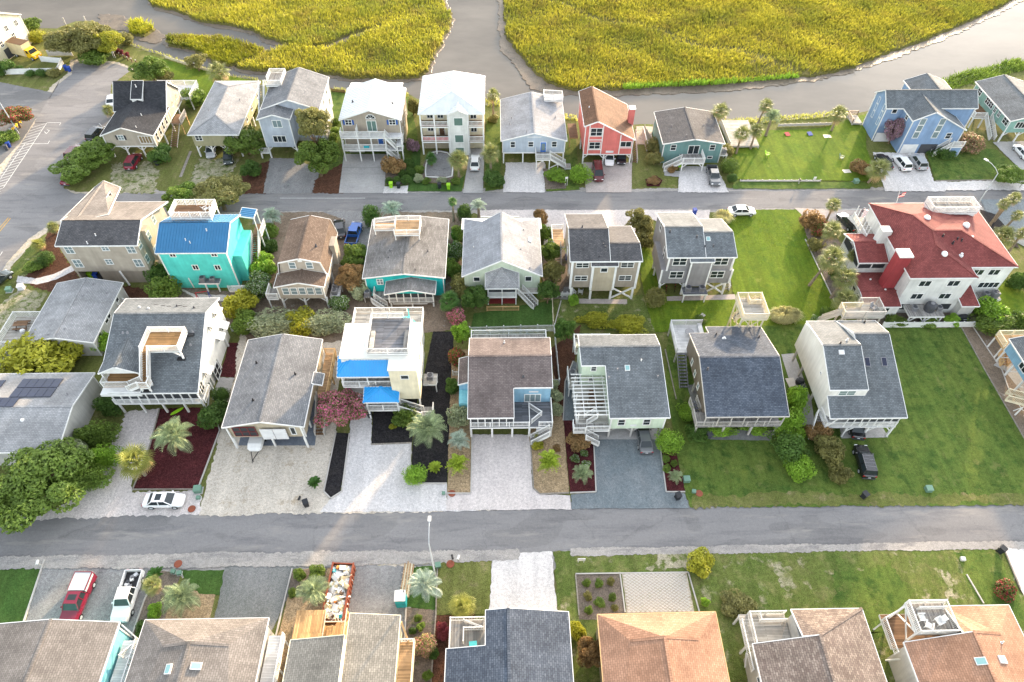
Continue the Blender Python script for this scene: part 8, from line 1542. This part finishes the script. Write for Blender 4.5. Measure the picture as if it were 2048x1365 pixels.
# yellow box truck
x, y = at(52,104,1.2); t = thing('box_truck', 'yellow box truck with cream cargo box by the cream corner house', 'truck', (x, y, .05), math.radians(-22), 'parked vehicles')
link('cargo_box', MB().box(-3.6,1.0,-1.15,1.15,.7,3.3).mesh('cargo_box', 'box_cream'), t); link('box_roof', MB().box(-3.62,1.02,-1.17,1.17,3.3,3.36).mesh('box_roof', 'brown'), t); link('cab', MB().ext([(1.05,.5),(3.2,.5),(3.25,1.15),(2.6,1.35),(2.05,2.2),(1.05,2.25)], 'x', 0, 1).mesh('x', 'yellow') if False else MB().ext([(1.05,.5),(3.2,.5),(3.25,1.2),(2.5,1.4),(2.0,2.2),(1.05,2.25)], 'x', -1, 1).mesh('cab', 'car_yellow'), t, (0,0,0), -math.pi/2)
link('windshield', MB().slab([(2.08,-.85,2.13),(2.08,.85,2.13),(2.5,.9,1.46),(2.5,-.9,1.46)], .03).mesh('windshield', 'glass'), t)
for s_ in (-1, 1):
    link('side_window', MB().box(1.3,2.0,s_*1.0-.02,s_*1.0+.02,1.45,2.1).mesh('side_window', 'glass'), t); link('headlight', _cache['hl'], t, (3.22, s_*.7, .95))
    for xx in (2.4, -2.2): o = link('wheel', _cache['tyre'], t, (xx, s_*.95, .4), None, 1.2); link('rim', _cache['rim'], o)
# camper trailer under the carport house
x, y = G(512,892,.6); t = thing('trailer', 'white covered camper trailer under the tan carport house', 'trailer', (x, y+.9, 0), -math.pi/2, 'parked vehicles')
link('trailer_body', loft([(-1.5,.9,.95,.8,.5,.9,1.25),(1.0,.9,.98,.85,.5,.9,1.3),(1.5,.85,.9,.75,.5,.85,1.0),(1.7,.6,.6,.5,.55,.75,.8)]).mesh('trailer_body', 'white'), t); link('drawbar', MB().bar((1.6,.5,.5),(3.0,0,.5),.08).bar((1.6,-.5,.5),(3.0,0,.5),.08).bar((3.0,0,.5),(3.3,0,.45),.08).bar((2.9,0,0),(2.9,0,.5),.06).mesh('drawbar', 'black'), t)
for s_ in (-1, 1): o = link('wheel', _cache['tyre'], t, (-.3, s_*.9, .34)); link('rim', _cache['rim'], o)
# ================================================================== street furniture and small things
def bin_(px_, py_, colr, label, rz=0, tilt=0, s=1.0):
    x, y = G(px_, py_, .5); t = thing('wheelie_bin', label, 'bin', (x, y, .04+(.25 if tilt else 0)), 0, 'wheelie bins', s); t.rotation_euler = (tilt, 0, rz)
    def body(): 
        b = MB(); a, c = .25, .31
        P = [(-a,-a,0),(a,-a,0),(a,a,0),(-a,a,0)]; Q = [(-c,-c,1.0),(c,-c,1.0),(c,c,1.0),(-c,c,1.0)]
        for i in range(4): j = (i+1) % 4; b.face([P[i],P[j],Q[j],Q[i]])
        b.face(P[::-1]); b.face(Q); return b
    link('bin_body', shared(('bb', colr), lambda: body().mesh('bin_body', colr)), t); link('lid', shared(('bl', colr), lambda: MB().slab([(-.34,-.36,1.02),(.34,-.36,1.02),(.34,.34,1.1),(-.34,.34,1.1)], .07).mesh('lid', colr)), t); link('handle', shared('bh', lambda: MB().bar((-.28,.38,1.0),(.28,.38,1.0),.05).mesh('handle', 'black')), t)
    for s_ in (-1, 1): link('wheel', shared('bw', lambda: MB().box(-.03,.03,-.1,.1,-.1,.1).mesh('wheel', 'tyre')), t, (s_*.24, .27, .1))
for a in ((612,1008,'bin_black','black wheelie bin at the front street beside the cycad',.4),(1356,994,'bin_black','black wheelie bin at the end of the blue gravel driveway',.3),(1729,992,'bin_black','black wheelie bin on the grass near the black suv',.5),(2003,1101,'bin_black','black wheelie bin south of the front street at the right',.6),(782,371,'lime','lime green bin beside the concrete driveway',0),(797,372,'bin_black','dark bin beside the lime one at the concrete driveway',0),(879,372,'bin_black','dark bin on the dark green strip by the street',0),(897,374,'lime','lime green bin on the dark green strip by the street',0),(1360,330,'lime','lime green bin under the deck of the slate green cottage',0),(1389,424,'blue_plastic','blue bin at the back street beside the grey two storey house',.2),(1135,515,'blue_plastic','blue bin at the stairs of the taupe house',0),(1135,507,'lime','lime green bin at the stairs of the taupe house',0),(313,326,'bin_black','dark bin right of the bright red suv',.2),(131,137,'blue_plastic','left blue bin at the low white wall',.4),(138,139,'blue_plastic','right blue bin at the low white wall',.1),(17,290,'blue_plastic','blue bin by the parking lot pole',.3),(12,296,'dark_grey','dark bin beside the blue one by the parking lot pole',.3),(172,700,'bin_black','dark bin at the corner of the low white house',.2),(1418,872,'dark_grey','dark blue bin in the ivy below the weathered house',.2),(180,550,'lime','lime bin behind the beige corner house',0),(192,553,'blue_plastic','blue bin behind the beige corner house',0),(203,556,'bin_black','black bin behind the beige corner house',0),(740,830,'bin_black','black bin under the white blue roofed house',0),(270,555,'bin_black','black bin beside the sloped pipe of the beige corner house',0)): bin_(*a[:4], a[4])
def street_lamp(base, h, arm, label, head=1.0):
    x, y = G(*base); t = thing('street_lamp', label, 'street lamp', (x, y, 0), 0, 'street lamps')
    link('pole', MB().tube([(0,0,0),(0,0,h*.6),(0,0,h)], [.11,.09,.06], 8).mesh('pole', 'steel'), t); dx, dy = arm
    link('arm', MB().tube([(0,0,h-.05),(dx*.3,dy*.3,h+.5),(dx*.7,dy*.7,h+.85),(dx,dy,h+.95)], .045, 6).mesh('arm', 'steel'), t); link('lamp_head', MB().bar((dx,dy,h+.95),(dx*1.28,dy*1.28,h+.95),.32,.14).mesh('lamp_head', 'white'), t)
street_lamp((872,1158), 9.4, (0, 2.0), 'thin steel street lamp at the front street above the blue grey palm')
x, y = G(1957,404); street_lamp((1950,417), 7.4, (-1.2, 2.2), 'thin steel street lamp at the back street behind the red roof')
street_lamp((38,268), 8.2, (-.8, 1.8), 'thick pole lamp at the parking lot beside the oleander')
def util(px_, py_, label, s=1.0, colr='box_green', sz=(.45,.4,.75), name='utility_box'):
    x, y = G(px_, py_, .3); t = thing(name, label, 'utility box', (x, y, .03), random.uniform(-.2,.2), 'utility boxes', s*.85); a, b_, c = sz
    link('cabinet', shared(('uc', colr, sz), lambda: MB().box(-a,a,-b_,b_,.06,c).mesh('cabinet', colr)), t); link('pad', shared(('up', sz), lambda: MB().box(-a-.12,a+.12,-b_-.12,b_+.12,-.03,.06).mesh('pad', 'concrete_grey')), t); link('lid', shared(('ul', colr, sz), lambda: MB().slab([(-a-.03,-b_-.04,c),(a+.03,-b_-.04,c),(a+.03,b_+.03,c+.08),(-a-.03,b_+.03,c+.08)], .07).mesh('lid', colr)), t)
for a in ((396,980,'dark green utility box at the corner of the maroon mulch',1.1,'box_green'),(396,995,'small pale green pedestal at the corner of the maroon mulch',.55,'box_green'),(1373,960,'grey green utility box right of the right maroon bed',1.0,'box_green'),(1388,983,'small pale green pedestal on the grass by the blue gravel driveway',.6,'box_green'),(1857,979,'pale green utility box on the wide lawn',1.0,'box_green'),(887,986,'small green pedestal at the gravel by the tan strip',.5,'box_green'),(876,1131,'pale green utility box at the street lamp foot',.8,'box_green'),(346,1143,'left pale green pedestal at the bottom left driveway',.6,'box_green'),(358,1146,'right pale green pedestal at the bottom left driveway',.6,'box_green'),(42,575,'grey utility box at the start of the white gravel path',1.1,'pale_gray'),(18,580,'yellowish utility pedestal near the grey utility box',1.0,'box_green'),(1712,364,'pale green utility box at the lawn end by the shaggy palm',1.1,'box_green'),(1926,1118,'grey pedestal on the lawn near the front street at the right',.6,'pale_gray'),(496,1151,'dark vent box by the rusty dumpster, upper',.3,'dark_grey') if False else (606,1145,'dark vent box left of the rusty dumpster',.4,'dark_grey')): util(*a)
for a, lab in (((904,988),'rusty manhole cover at the end of the tan strip'),((357,1129),'rusty manhole cover south of the front street'),((1398,988),'rusty manhole cover on the grass by the blue gravel driveway'),((384,1019),'rusty manhole cover near the white sedan'),((901,1129),'round pale utility cover on the dry lawn')):
    x, y = G(*a); o = link('manhole_cover', shared('mh', lambda: MB().lathe([(0,.06),(.38,.06),(.42,.05),(.46,.05),(.46,0)], 16).mesh('manhole_cover', 'rust')), None, (x, y, .09)); tag(o, lab, 'manhole', 'manhole covers')
# mail boxes and small signs
def sign(px_, py_, label, wd=.7, ht=.5, h=1.1, colr='white'):
    x, y = G(px_, py_, h*.7); t = thing('yard_sign', label, 'sign', (x, y, 0), random.uniform(-.1,.1), 'yard signs')
    link('board', MB().box(-wd/2,wd/2,-.03,.03,h-ht,h).mesh('board', colr), t)
    for s_ in (-1, 1): link('leg', MB().box(-.03,.03,-.03,.03,0,h-ht).mesh('leg', 'white'), t, (s_*wd*.35, 0, 0))
sign(1163,1120,'white yard sign on the sandy lawn south of the front street', .9, .6); sign(1133,360,'white sign on a post beside the maroon van', .5, .4, 2.0); sign(1630,357,'white sign at the end of the low log barrier', .5, .5, 1.0); sign(225,106,'white information sign by the wooden posts at the creek', .5, .6, 1.6); sign(22,262,'white parking sign beside the yellow rail', .4, .7, 1.6)
def mailbox(px_, py_, label, colr='black'):
    x, y = G(px_, py_, .7); t = thing('mailbox', label, 'mailbox', (x, y, 0), random.uniform(-.3,.3), 'mailboxes'); link('post', MB().box(-.06,.06,-.06,.06,0,1.0).mesh('post', 'grey_wood'), t); link('box', MB().ext([(-.12,1.0),(.12,1.0),(.12,1.15),(.06,1.23),(-.06,1.23),(-.12,1.15)], 'y', -.25, .25).mesh('box', colr), t)
for a in ((905,1117,'black'),(917,1118,'white')): mailbox(a[0], a[1], ('black' if a[2] == 'black' else 'white')+' mailbox on the dry lawn at the front street', a[2])
mailbox(1599,363,'black mailbox at the low log barrier'); mailbox(78,1128,'white mailbox on the lawn at the bottom left','white'); mailbox(600,1000,'black mailbox beside the small rail at the cycad'); mailbox(2043,370,'black mailbox at the right edge of the back street')
# fences
def fence(pts, ht, label, style, mat, panel=2.4, name='fence'):
    P = [Vector((*G(*p), 0)) for p in pts]; t = thing(name, label, 'fence', tuple(P[0])); o = P[0]
    for i in range(len(P)-1):
        a, c = P[i], P[i+1]; d = c-a; n = max(1, round(d.length/panel)); ang = math.atan2(d.y, d.x); pl = d.length/n
        for k in range(n+1):
            if k == n and i < len(P)-2: continue
            q = a+d*(k/n)-o; link('fence_post', shared(('fp', ht, mat), lambda: MB().box(-.07,.07,-.07,.07,0,ht+.12).mesh('fence_post', mat)), t, tuple(q), ang)
        def pm():
            b = MB(); e = pl-.14
            if style == 'solid': b.box(.07,pl-.07,-.03,.03,.08,ht)
            elif style == 'picket':
                b.box(.07,pl-.07,-.03,.03,.2,.28).box(.07,pl-.07,-.03,.03,ht-.25,ht-.17); m_ = int(e/.17)
                for q_ in range(m_): x = .07+e*(q_+.5)/m_; b.box(x-.045,x+.045,-.045,-.02,.06,ht)
            elif style == 'log': b.tube([(0,0,ht*.55),(pl,0,ht*.55)], ht*.42, 6)
            elif style == 'rail': b.box(0,pl,-.03,.03,ht-.16,ht-.02).box(0,pl,-.03,.03,ht*.45,ht*.45+.14)
            return b.mesh('fence_panel', mat)
        me = shared(('fpan', style, mat, ht, round(pl, 2)), pm)
        for k in range(n): q = a+d*(k/n)-o; link('fence_panel', me, t, tuple(q), ang)
    return t
fence([(1762,656),(1960,655)], 1.2, 'white fence panels between the red roofed house and the wide lawn', 'solid', 'white', 1.55); fence([(940,668),(1108,663)], 1.5, 'white picket fence behind the brown roofed house', 'picket', 'white'); fence([(1108,664),(1118,770)], 1.2, 'white side fence right of the brown roofed house', 'solid', 'white'); fence([(465,663),(492,664)], 1.0, 'short white picket fence right of the tall white house', 'picket', 'white', 1.6)
fence([(906,752),(924,752)], 1.1, 'short white picket fence left of the light blue house side porch', 'picket', 'white', 1.5); fence([(1103,768),(1118,768)], 1.1, 'short white picket gate right of the light blue house', 'picket', 'white', 1.2)
fence([(1480,364),(1640,364)], .4, 'low log barrier along the street side of the bright lawn', 'log', 'grey_wood', 1.3); fence([(1556,254),(1662,251)], .6, 'low timber bulkhead at the water side of the bright lawn', 'solid', 'grey_wood', 1.2); fence([(1104,600),(1106,652)], 1.0, 'thin wooden fence between mint and taupe house gardens', 'rail', 'pale_wood')
fence([(12,150),(118,148),(127,128),(84,124)], 1.3, 'low white masonry wall around the cream corner house drive', 'solid', 'white', 6, 'garden_wall'); fence([(98,113),(146,112)], 1.4, 'pale stone wall segment in front of the olive tree', 'solid', 'stone', 6, 'garden_wall'); fence([(20,272),(50,238)], .7, 'yellow guard rail beside the parking lot pole', 'rail', 'yellow', 1.6, 'guard_rail')
fence([(332,117),(380,133),(420,144)], .6, 'pale timber bulkhead along the creek by the sparse tree', 'solid', 'pale_wood', 2.0); fence([(664,184),(690,187)], .8, 'brown picket fence at the creek behind the taupe house', 'picket', 'brown', 2.0); fence([(1288,262),(1304,290)], 1.2, 'weathered fence boards left of the slate green cottage', 'solid', 'grey_wood', 1.6)
for k, (a, b_) in enumerate(((231,107),(239,110),(247,114),(255,118),(263,121),(272,124))):
    x, y = G(a, b_, .4); t = thing('wooden_post', 'short wooden post in the row at the creek, '+('leftmost','second from left','third from left','third from right','second from right','rightmost')[k], 'post', (x, y, 0), 0, 'wooden posts at the creek'); link('shaft', shared('wps', lambda: MB().box(-.09,.09,-.09,.09,0,.8).mesh('shaft', 'brown')), t); link('cap', shared('wpc', lambda: MB().box(-.12,.12,-.12,.12,.8,.86).mesh('cap', 'grey_wood')), t)
for k, (a, b_) in enumerate(((236,103),(243,105),(254,109))): plant('shrub', a, b_, 9, 1.3, 'lf_redflower' if False else 'lf_maroon', ('left','middle','right')[k]+' red flowering plant by the wooden posts at the creek', group='red flowers at the creek')
# rusty dumpster full of debris
xa, ya = G(662,1140,1.2); x1_, y1_ = G(690,1238,1.2); cx, cy = G(677,1185,1.0); t = thing('dumpster', 'long rusty dumpster filled with demolition debris', 'dumpster', (cx, cy, .05), math.radians(-3), 'skip'); b = MB(); L2, W2, H2 = 3.1, 1.15, 1.4
for s_ in (-1, 1): link('side_wall', MB().box(s_*W2-.05,s_*W2+.05,-L2,L2,.15,H2).mesh('side_wall', 'rust'), t); link('end_wall', MB().box(-W2,W2,s_*L2-.05,s_*L2+.05,.15,H2).mesh('end_wall', 'rust'), t); link('top_rail', MB().box(s_*W2-.09,s_*W2+.09,-L2-.08,L2+.08,H2,H2+.1).mesh('top_rail', 'rust'), t)
link('floor', MB().box(-W2,W2,-L2,L2,.1,.2).mesh('floor', 'rust'), t)
for k in range(12):
    for s_ in (-1, 1): link('rib', shared('rib', lambda: MB().box(-.05,.05,-.06,.06,.15,1.4).mesh('rib', 'rust')), t, (s_*(W2+.08), -L2+.3+k*.5, 0))
pm_ = [shared(('deb', i), lambda i=i: MB().box(-(.5,.35,.12,.6,.3)[i],(.5,.35,.12,.6,.3)[i],-(.04,.25,.1,.1,.2)[i],(.04,.25,.1,.1,.2)[i],-.03-(.1 if i in (1,4) else 0),.03+(.1 if i in (1,4) else 0)).mesh('debris', ('pale_wood','white','stone','pale_gray','box_cream')[i])) for i in range(5)]
dm2 = {k: shared(('deb2', k), lambda k=k: MB().box(-.22,.22,-.18,.18,-.1,.1).mesh('debris', k)) for k in ('orange','teal','mid_grey','brown','white')}
d = thing('debris_pile', 'heap of broken boards and boxes inside the rusty dumpster', 'debris', (cx, cy, .9), math.radians(-3)); link('heap', MB().slab([(-W2+.08,-L2+.1,.1),(W2-.08,-L2+.1,.05),(W2-.08,L2-.1,.2),(-W2+.08,L2-.1,.1)], .5).mesh('heap', 'gravel_shell'), d)
for k in range(150):
    rr = (random.uniform(-.5,.5), random.uniform(-.5,.5), random.uniform(0,3.1)); p = (random.uniform(-W2+.25,W2-.25), random.uniform(-L2+.3,L2-.3), .2+random.uniform(0,.42))
    link('debris', random.choice(pm_) if k % 8 else random.choice(list(dm2.values())), d, p, rr)
# portable toilet
x, y = G(802,1199,1.1); t = thing('portable_toilet', 'blue portable toilet with white roof on the gravel driveway', 'toilet', (x, y, .05), .03); link('cabin', MB().box(-.55,.55,-.55,.55,0,2.05).mesh('cabin', 'teal'), t); link('roof', MB().ext([(-.6,2.05),(.6,2.05),(.6,2.12),(0,2.28),(-.6,2.12)], 'y', -.6, .6).mesh('roof', 'white'), t); link('door', MB().box(-.36,.36,-.58,-.55,.1,1.9).mesh('door', 'blue_plastic' if False else 'teal'), t); link('handle', MB().box(.22,.28,-.62,-.58,.95,1.1).mesh('handle', 'dark_grey'), t); link('vent', MB().tube([(.4,.4,2.1),(.4,.4,2.5)], .05, 6).mesh('vent', 'dark_grey'), t)
x, y = G(814,1158,.4); t = thing('lumber_stack', 'long stack of timber boards beside the portable toilet', 'lumber', (x, y, .05), math.radians(-4))
for k in range(7): link('board', shared(('lum', k % 2), lambda k=k: MB().box(-.07,.07,-1.9,1.9,0,.09).mesh('board', 'pale_wood' if k % 2 else 'd_tan')), t, (-.5+k*.16, random.uniform(-.2,.2), .12+.1*(k in (2,4))), random.uniform(-.02,.02))
for k in range(5): link('bearer', shared('bear', lambda: MB().box(-.75,.75,-.05,.05,0,.11).mesh('bearer', 'grey_wood')), t, (0, -1.5+k*.75, 0))
# bicycles under the grey house
def bike(x, y, rz, label):
    t = thing('bicycle', label, 'bicycle', (x, y, 0), rz, 'bicycles'); 
    def wm():
        b = MB(); 
        for k in range(16): a0, a1 = 2*math.pi*k/16, 2*math.pi*(k+1)/16; b.bar((.33*math.cos(a0),0,.33*math.sin(a0)),(.33*math.cos(a1),0,.33*math.sin(a1)),.04)
        for k in range(4): a = math.pi*k/4; b.bar((-.32*math.cos(a),0,-.32*math.sin(a)),(.32*math.cos(a),0,.32*math.sin(a)),.012)
        return b.mesh('wheel', 'tyre')
    w_ = shared('bkw', wm); link('wheel', w_, t, (-.5,0,.34)); link('wheel', w_, t, (.5,0,.34)); link('frame', shared('bkf', lambda: MB().bar((-.5,0,.34),(-.1,0,.3),.04).bar((-.1,0,.3),(-.2,0,.85),.04).bar((-.1,0,.3),(.38,0,.8),.04).bar((-.2,0,.78),(.38,0,.85),.04).bar((.38,0,.95),(.5,0,.34),.04).mesh('frame', 'red_paint')), t); link('saddle', shared('bks', lambda: MB().box(-.32,-.08,-.07,.07,.85,.92).mesh('saddle', 'black')), t); link('handlebar', shared('bkh', lambda: MB().bar((.36,-.28,1.0),(.36,.28,1.0),.04).mesh('handlebar', 'black')), t)
bike(26.0, 74.6, 1.4, 'left bicycle parked under the grey two storey house'); bike(27.4, 74.8, 1.3, 'right bicycle parked under the grey two storey house')
# garden furniture of the taupe house
x, y = G(1125,586,.4)
for k, lab in enumerate(('white patio chair leftmost on the taupe house patio','white patio chair second from left on the taupe house patio','white patio chair third from left on the taupe house patio','white patio chair rightmost on the taupe house patio')): adiron(10.0+k*.75-1.4, 73.6, 0.05, 3.1, lab)
adiron(12.6, 74.2, .05, 2.9, 'white chair under the taupe house'); adiron(11.4, 74.0, .05, .5, 'white chair at the front post of the taupe house')
# things on the lawns
x, y = G(1574,271); o = thing('lawn_game_board', 'red lawn game board on the bright lawn', 'game board', (x, y, .1), .2, 'lawn game boards'); link('board', MB().slab([(-.45,-.5,.1),(.45,-.5,.1),(.45,.5,.3),(-.45,.5,.3)], .06).mesh('board', 'red_paint'), o); link('leg', MB().box(-.4,.4,.4,.46,-.1,.25).mesh('leg', 'white'), o)
x, y = G(1619,270); o = thing('lawn_game_board', 'blue lawn game board on the bright lawn', 'game board', (x, y, .1), .2, 'lawn game boards'); link('board', MB().slab([(-.45,-.5,.1),(.45,-.5,.1),(.45,.5,.3),(-.45,.5,.3)], .06).mesh('board', 'blue_plastic'), o); link('leg', MB().box(-.4,.4,.4,.46,-.1,.25).mesh('leg', 'white'), o)
for a, lab, c_ in (((1534,313),'green lawn chair left on the bright lawn','lime'),((1682,319),'dark green lawn chair right on the bright lawn','box_green')): x, y = G(*a); adiron(x, y, .05, 1.0, lab, c_)
x, y = G(1654,274); o = tag(link('stepping_slab', MB().box(-.7,.7,-.5,.5,0,.06).mesh('stepping_slab', 'stone'), None, (x, y, .08)), 'pale stone slab on the bright lawn near the palm', 'slab', 'stone slabs'); x, y = G(1693,344); o = tag(link('stepping_slab', MB().box(-.7,.7,-.5,.5,0,.06).mesh('stepping_slab', 'stone'), None, (x, y, .08), .1), 'pale stone slab on the bright lawn near the street', 'slab', 'stone slabs')
x, y = G(1583,768) ; tag(link('stepping_slab', MB().box(-.6,.6,-.9,.9,0,.06).mesh('stepping_slab', 'stone'), None, (x, y, .08), .1), 'pale stone slab between weathered house and white saltbox', 'slab', 'stone slabs')
x, y = G(1402,637); t = thing('old_board', 'old grey board lying on the lawn behind the pale mint house', 'board', (x, y, .1), .7); link('plank', MB().box(-.9,.9,-.15,.15,0,.08).mesh('plank', 'grey_wood'), t); link('plank', MB().box(-.8,.8,-.12,.12,0,.08).mesh('plank', 'grey_wood'), t, (.1,.3,0), .1)
# composters behind the white saltbox
for k, (a, b_) in enumerate(((1600,764),(1606,777))):
    x, y = G(a, b_, .5); t = thing('compost_bin', ('rear','front')[k]+' black round compost bin left of the white saltbox house', 'bin', (x, y, 0), 0, 'compost bins'); link('drum', shared('cpd', lambda: MB().lathe([(0,0),(.5,0),(.62,.5),(.55,.85),(.3,.95)], 14).mesh('drum', 'bin_black')), t); link('lid', shared('cpl', lambda: MB().lathe([(.32,.94),(.32,1.02),(0,1.06)], 12).mesh('lid', 'dark_grey')), t)
# flag at the red roofed house, dock behind the slate cottage and the blue house
x, y = G(1808,440); t = thing('flag', 'small striped flag on a pole behind the red roof', 'flag', (64.6, 87.0, 5.0), .3); link('pole', MB().bar((0,0,0),(0,1.0,3.6),.06).mesh('pole', 'pale_gray'), t)
for k in range(5): link('stripe', MB().box(.05,1.3,.8,.83,2.5+k*.16,2.66+k*.16).mesh('stripe', 'flag_red' if k % 2 == 0 else 'white'), t)
link('canton', MB().box(.05,.55,.78,.85,2.95,3.3).mesh('canton', 'navy'), t)
def dock(pts, z, label):
    (x0, y0), (x1, y1) = pts; t = House(label, x0, y0, 'dock', 'dock', 'docks'); t.deck(x0, x1, y0, y1, z, 'd_pale', 'grey_wood'); t.posts([(x0+.1,y0+.1),(x1-.1,y0+.1),(x0+.1,y1-.1),(x1-.1,y1-.1)], z, .18, 'grey_wood', -2); return t
a = G(1450,300, .5); b_ = G(1520,262,.5); t = dock(((44.4, 112.6), (50.2, 121.6)), .7, 'raised timber deck beside the slate green cottage'); t.rail([(44.4,112.6,.7),(44.4,121.6,.7)], .9, 'grey_wood', 'p')
t = dock(((71.0,120.5),(73.0,123.5)), .6, 'small dock with railing left of the big blue house'); t.rail([(71.0,120.5,.6),(71.0,123.5,.6),(73,123.5,.6)], .9, 'brown', 'h')
for k, (a, b_, h_) in enumerate(((130,48,2.6),(170,42,2.2))):
    x, y = G(a, b_, 0); t = thing('mooring_pile', ('left','right')[k]+' weathered mooring pile standing in the creek shallows', 'pile', (x, y, -1.2), 0, 'mooring piles'); link('shaft', MB().tube([(0,0,-.8),(.1,.05,h_)], .16, 8).mesh('shaft', 'grey_wood'), t); link('cap', MB().lathe([(.18,h_-.05),(0,h_+.2)], 8, (.1,.05)).mesh('cap', 'grey_wood'), t)
# swing set and a kayak
x, y = G(410,600); t = thing('swing_frame', 'small red and blue play frame behind the tall white house', 'swing', (x, y, 0), .2); link('leg', MB().bar((-.9,-.5,0),(-.9,0,1.7),.07).bar((-.9,.5,0),(-.9,0,1.7),.07).mesh('leg', 'red_paint'), t); link('leg', MB().bar((.9,-.5,0),(.9,0,1.7),.07).bar((.9,.5,0),(.9,0,1.7),.07).mesh('leg', 'blue_plastic'), t); link('crossbar', MB().bar((-.9,0,1.7),(.9,0,1.7),.07).mesh('crossbar', 'red_paint'), t)
x, y = G(353,822,.3); t = thing('surfboard', 'green surfboard lying at the edge of the maroon mulch', 'surfboard', (x, y, .15), .7); link('board', MB().prism([(-.9,0),(-.6,.2),(.2,.26),(.75,.14),(.95,0),(.75,-.14),(.2,-.26),(-.6,-.2)], 0, .07).mesh('board', 'lime'), t); link('fin', MB().box(-.8,-.65,-.02,.02,-.12,0).mesh('fin', 'dark_grey'), t)
x, y = G(1925,638,.4); t = thing('covered_grill', 'black covered grill beside the small shed of the red roofed house', 'grill', (x, y, 0), .1); link('cover', loft([(-.9,.35,.35,.3,0,.6,.9),(-.3,.45,.42,.35,0,.7,1.1),(.4,.45,.42,.35,0,.7,1.05),(.9,.35,.35,.3,0,.5,.8)]).mesh('cover', 'bin_black'), t); link('handle', MB().box(-.3,.3,-.5,-.46,.7,.76).mesh('handle', 'steel'), t)
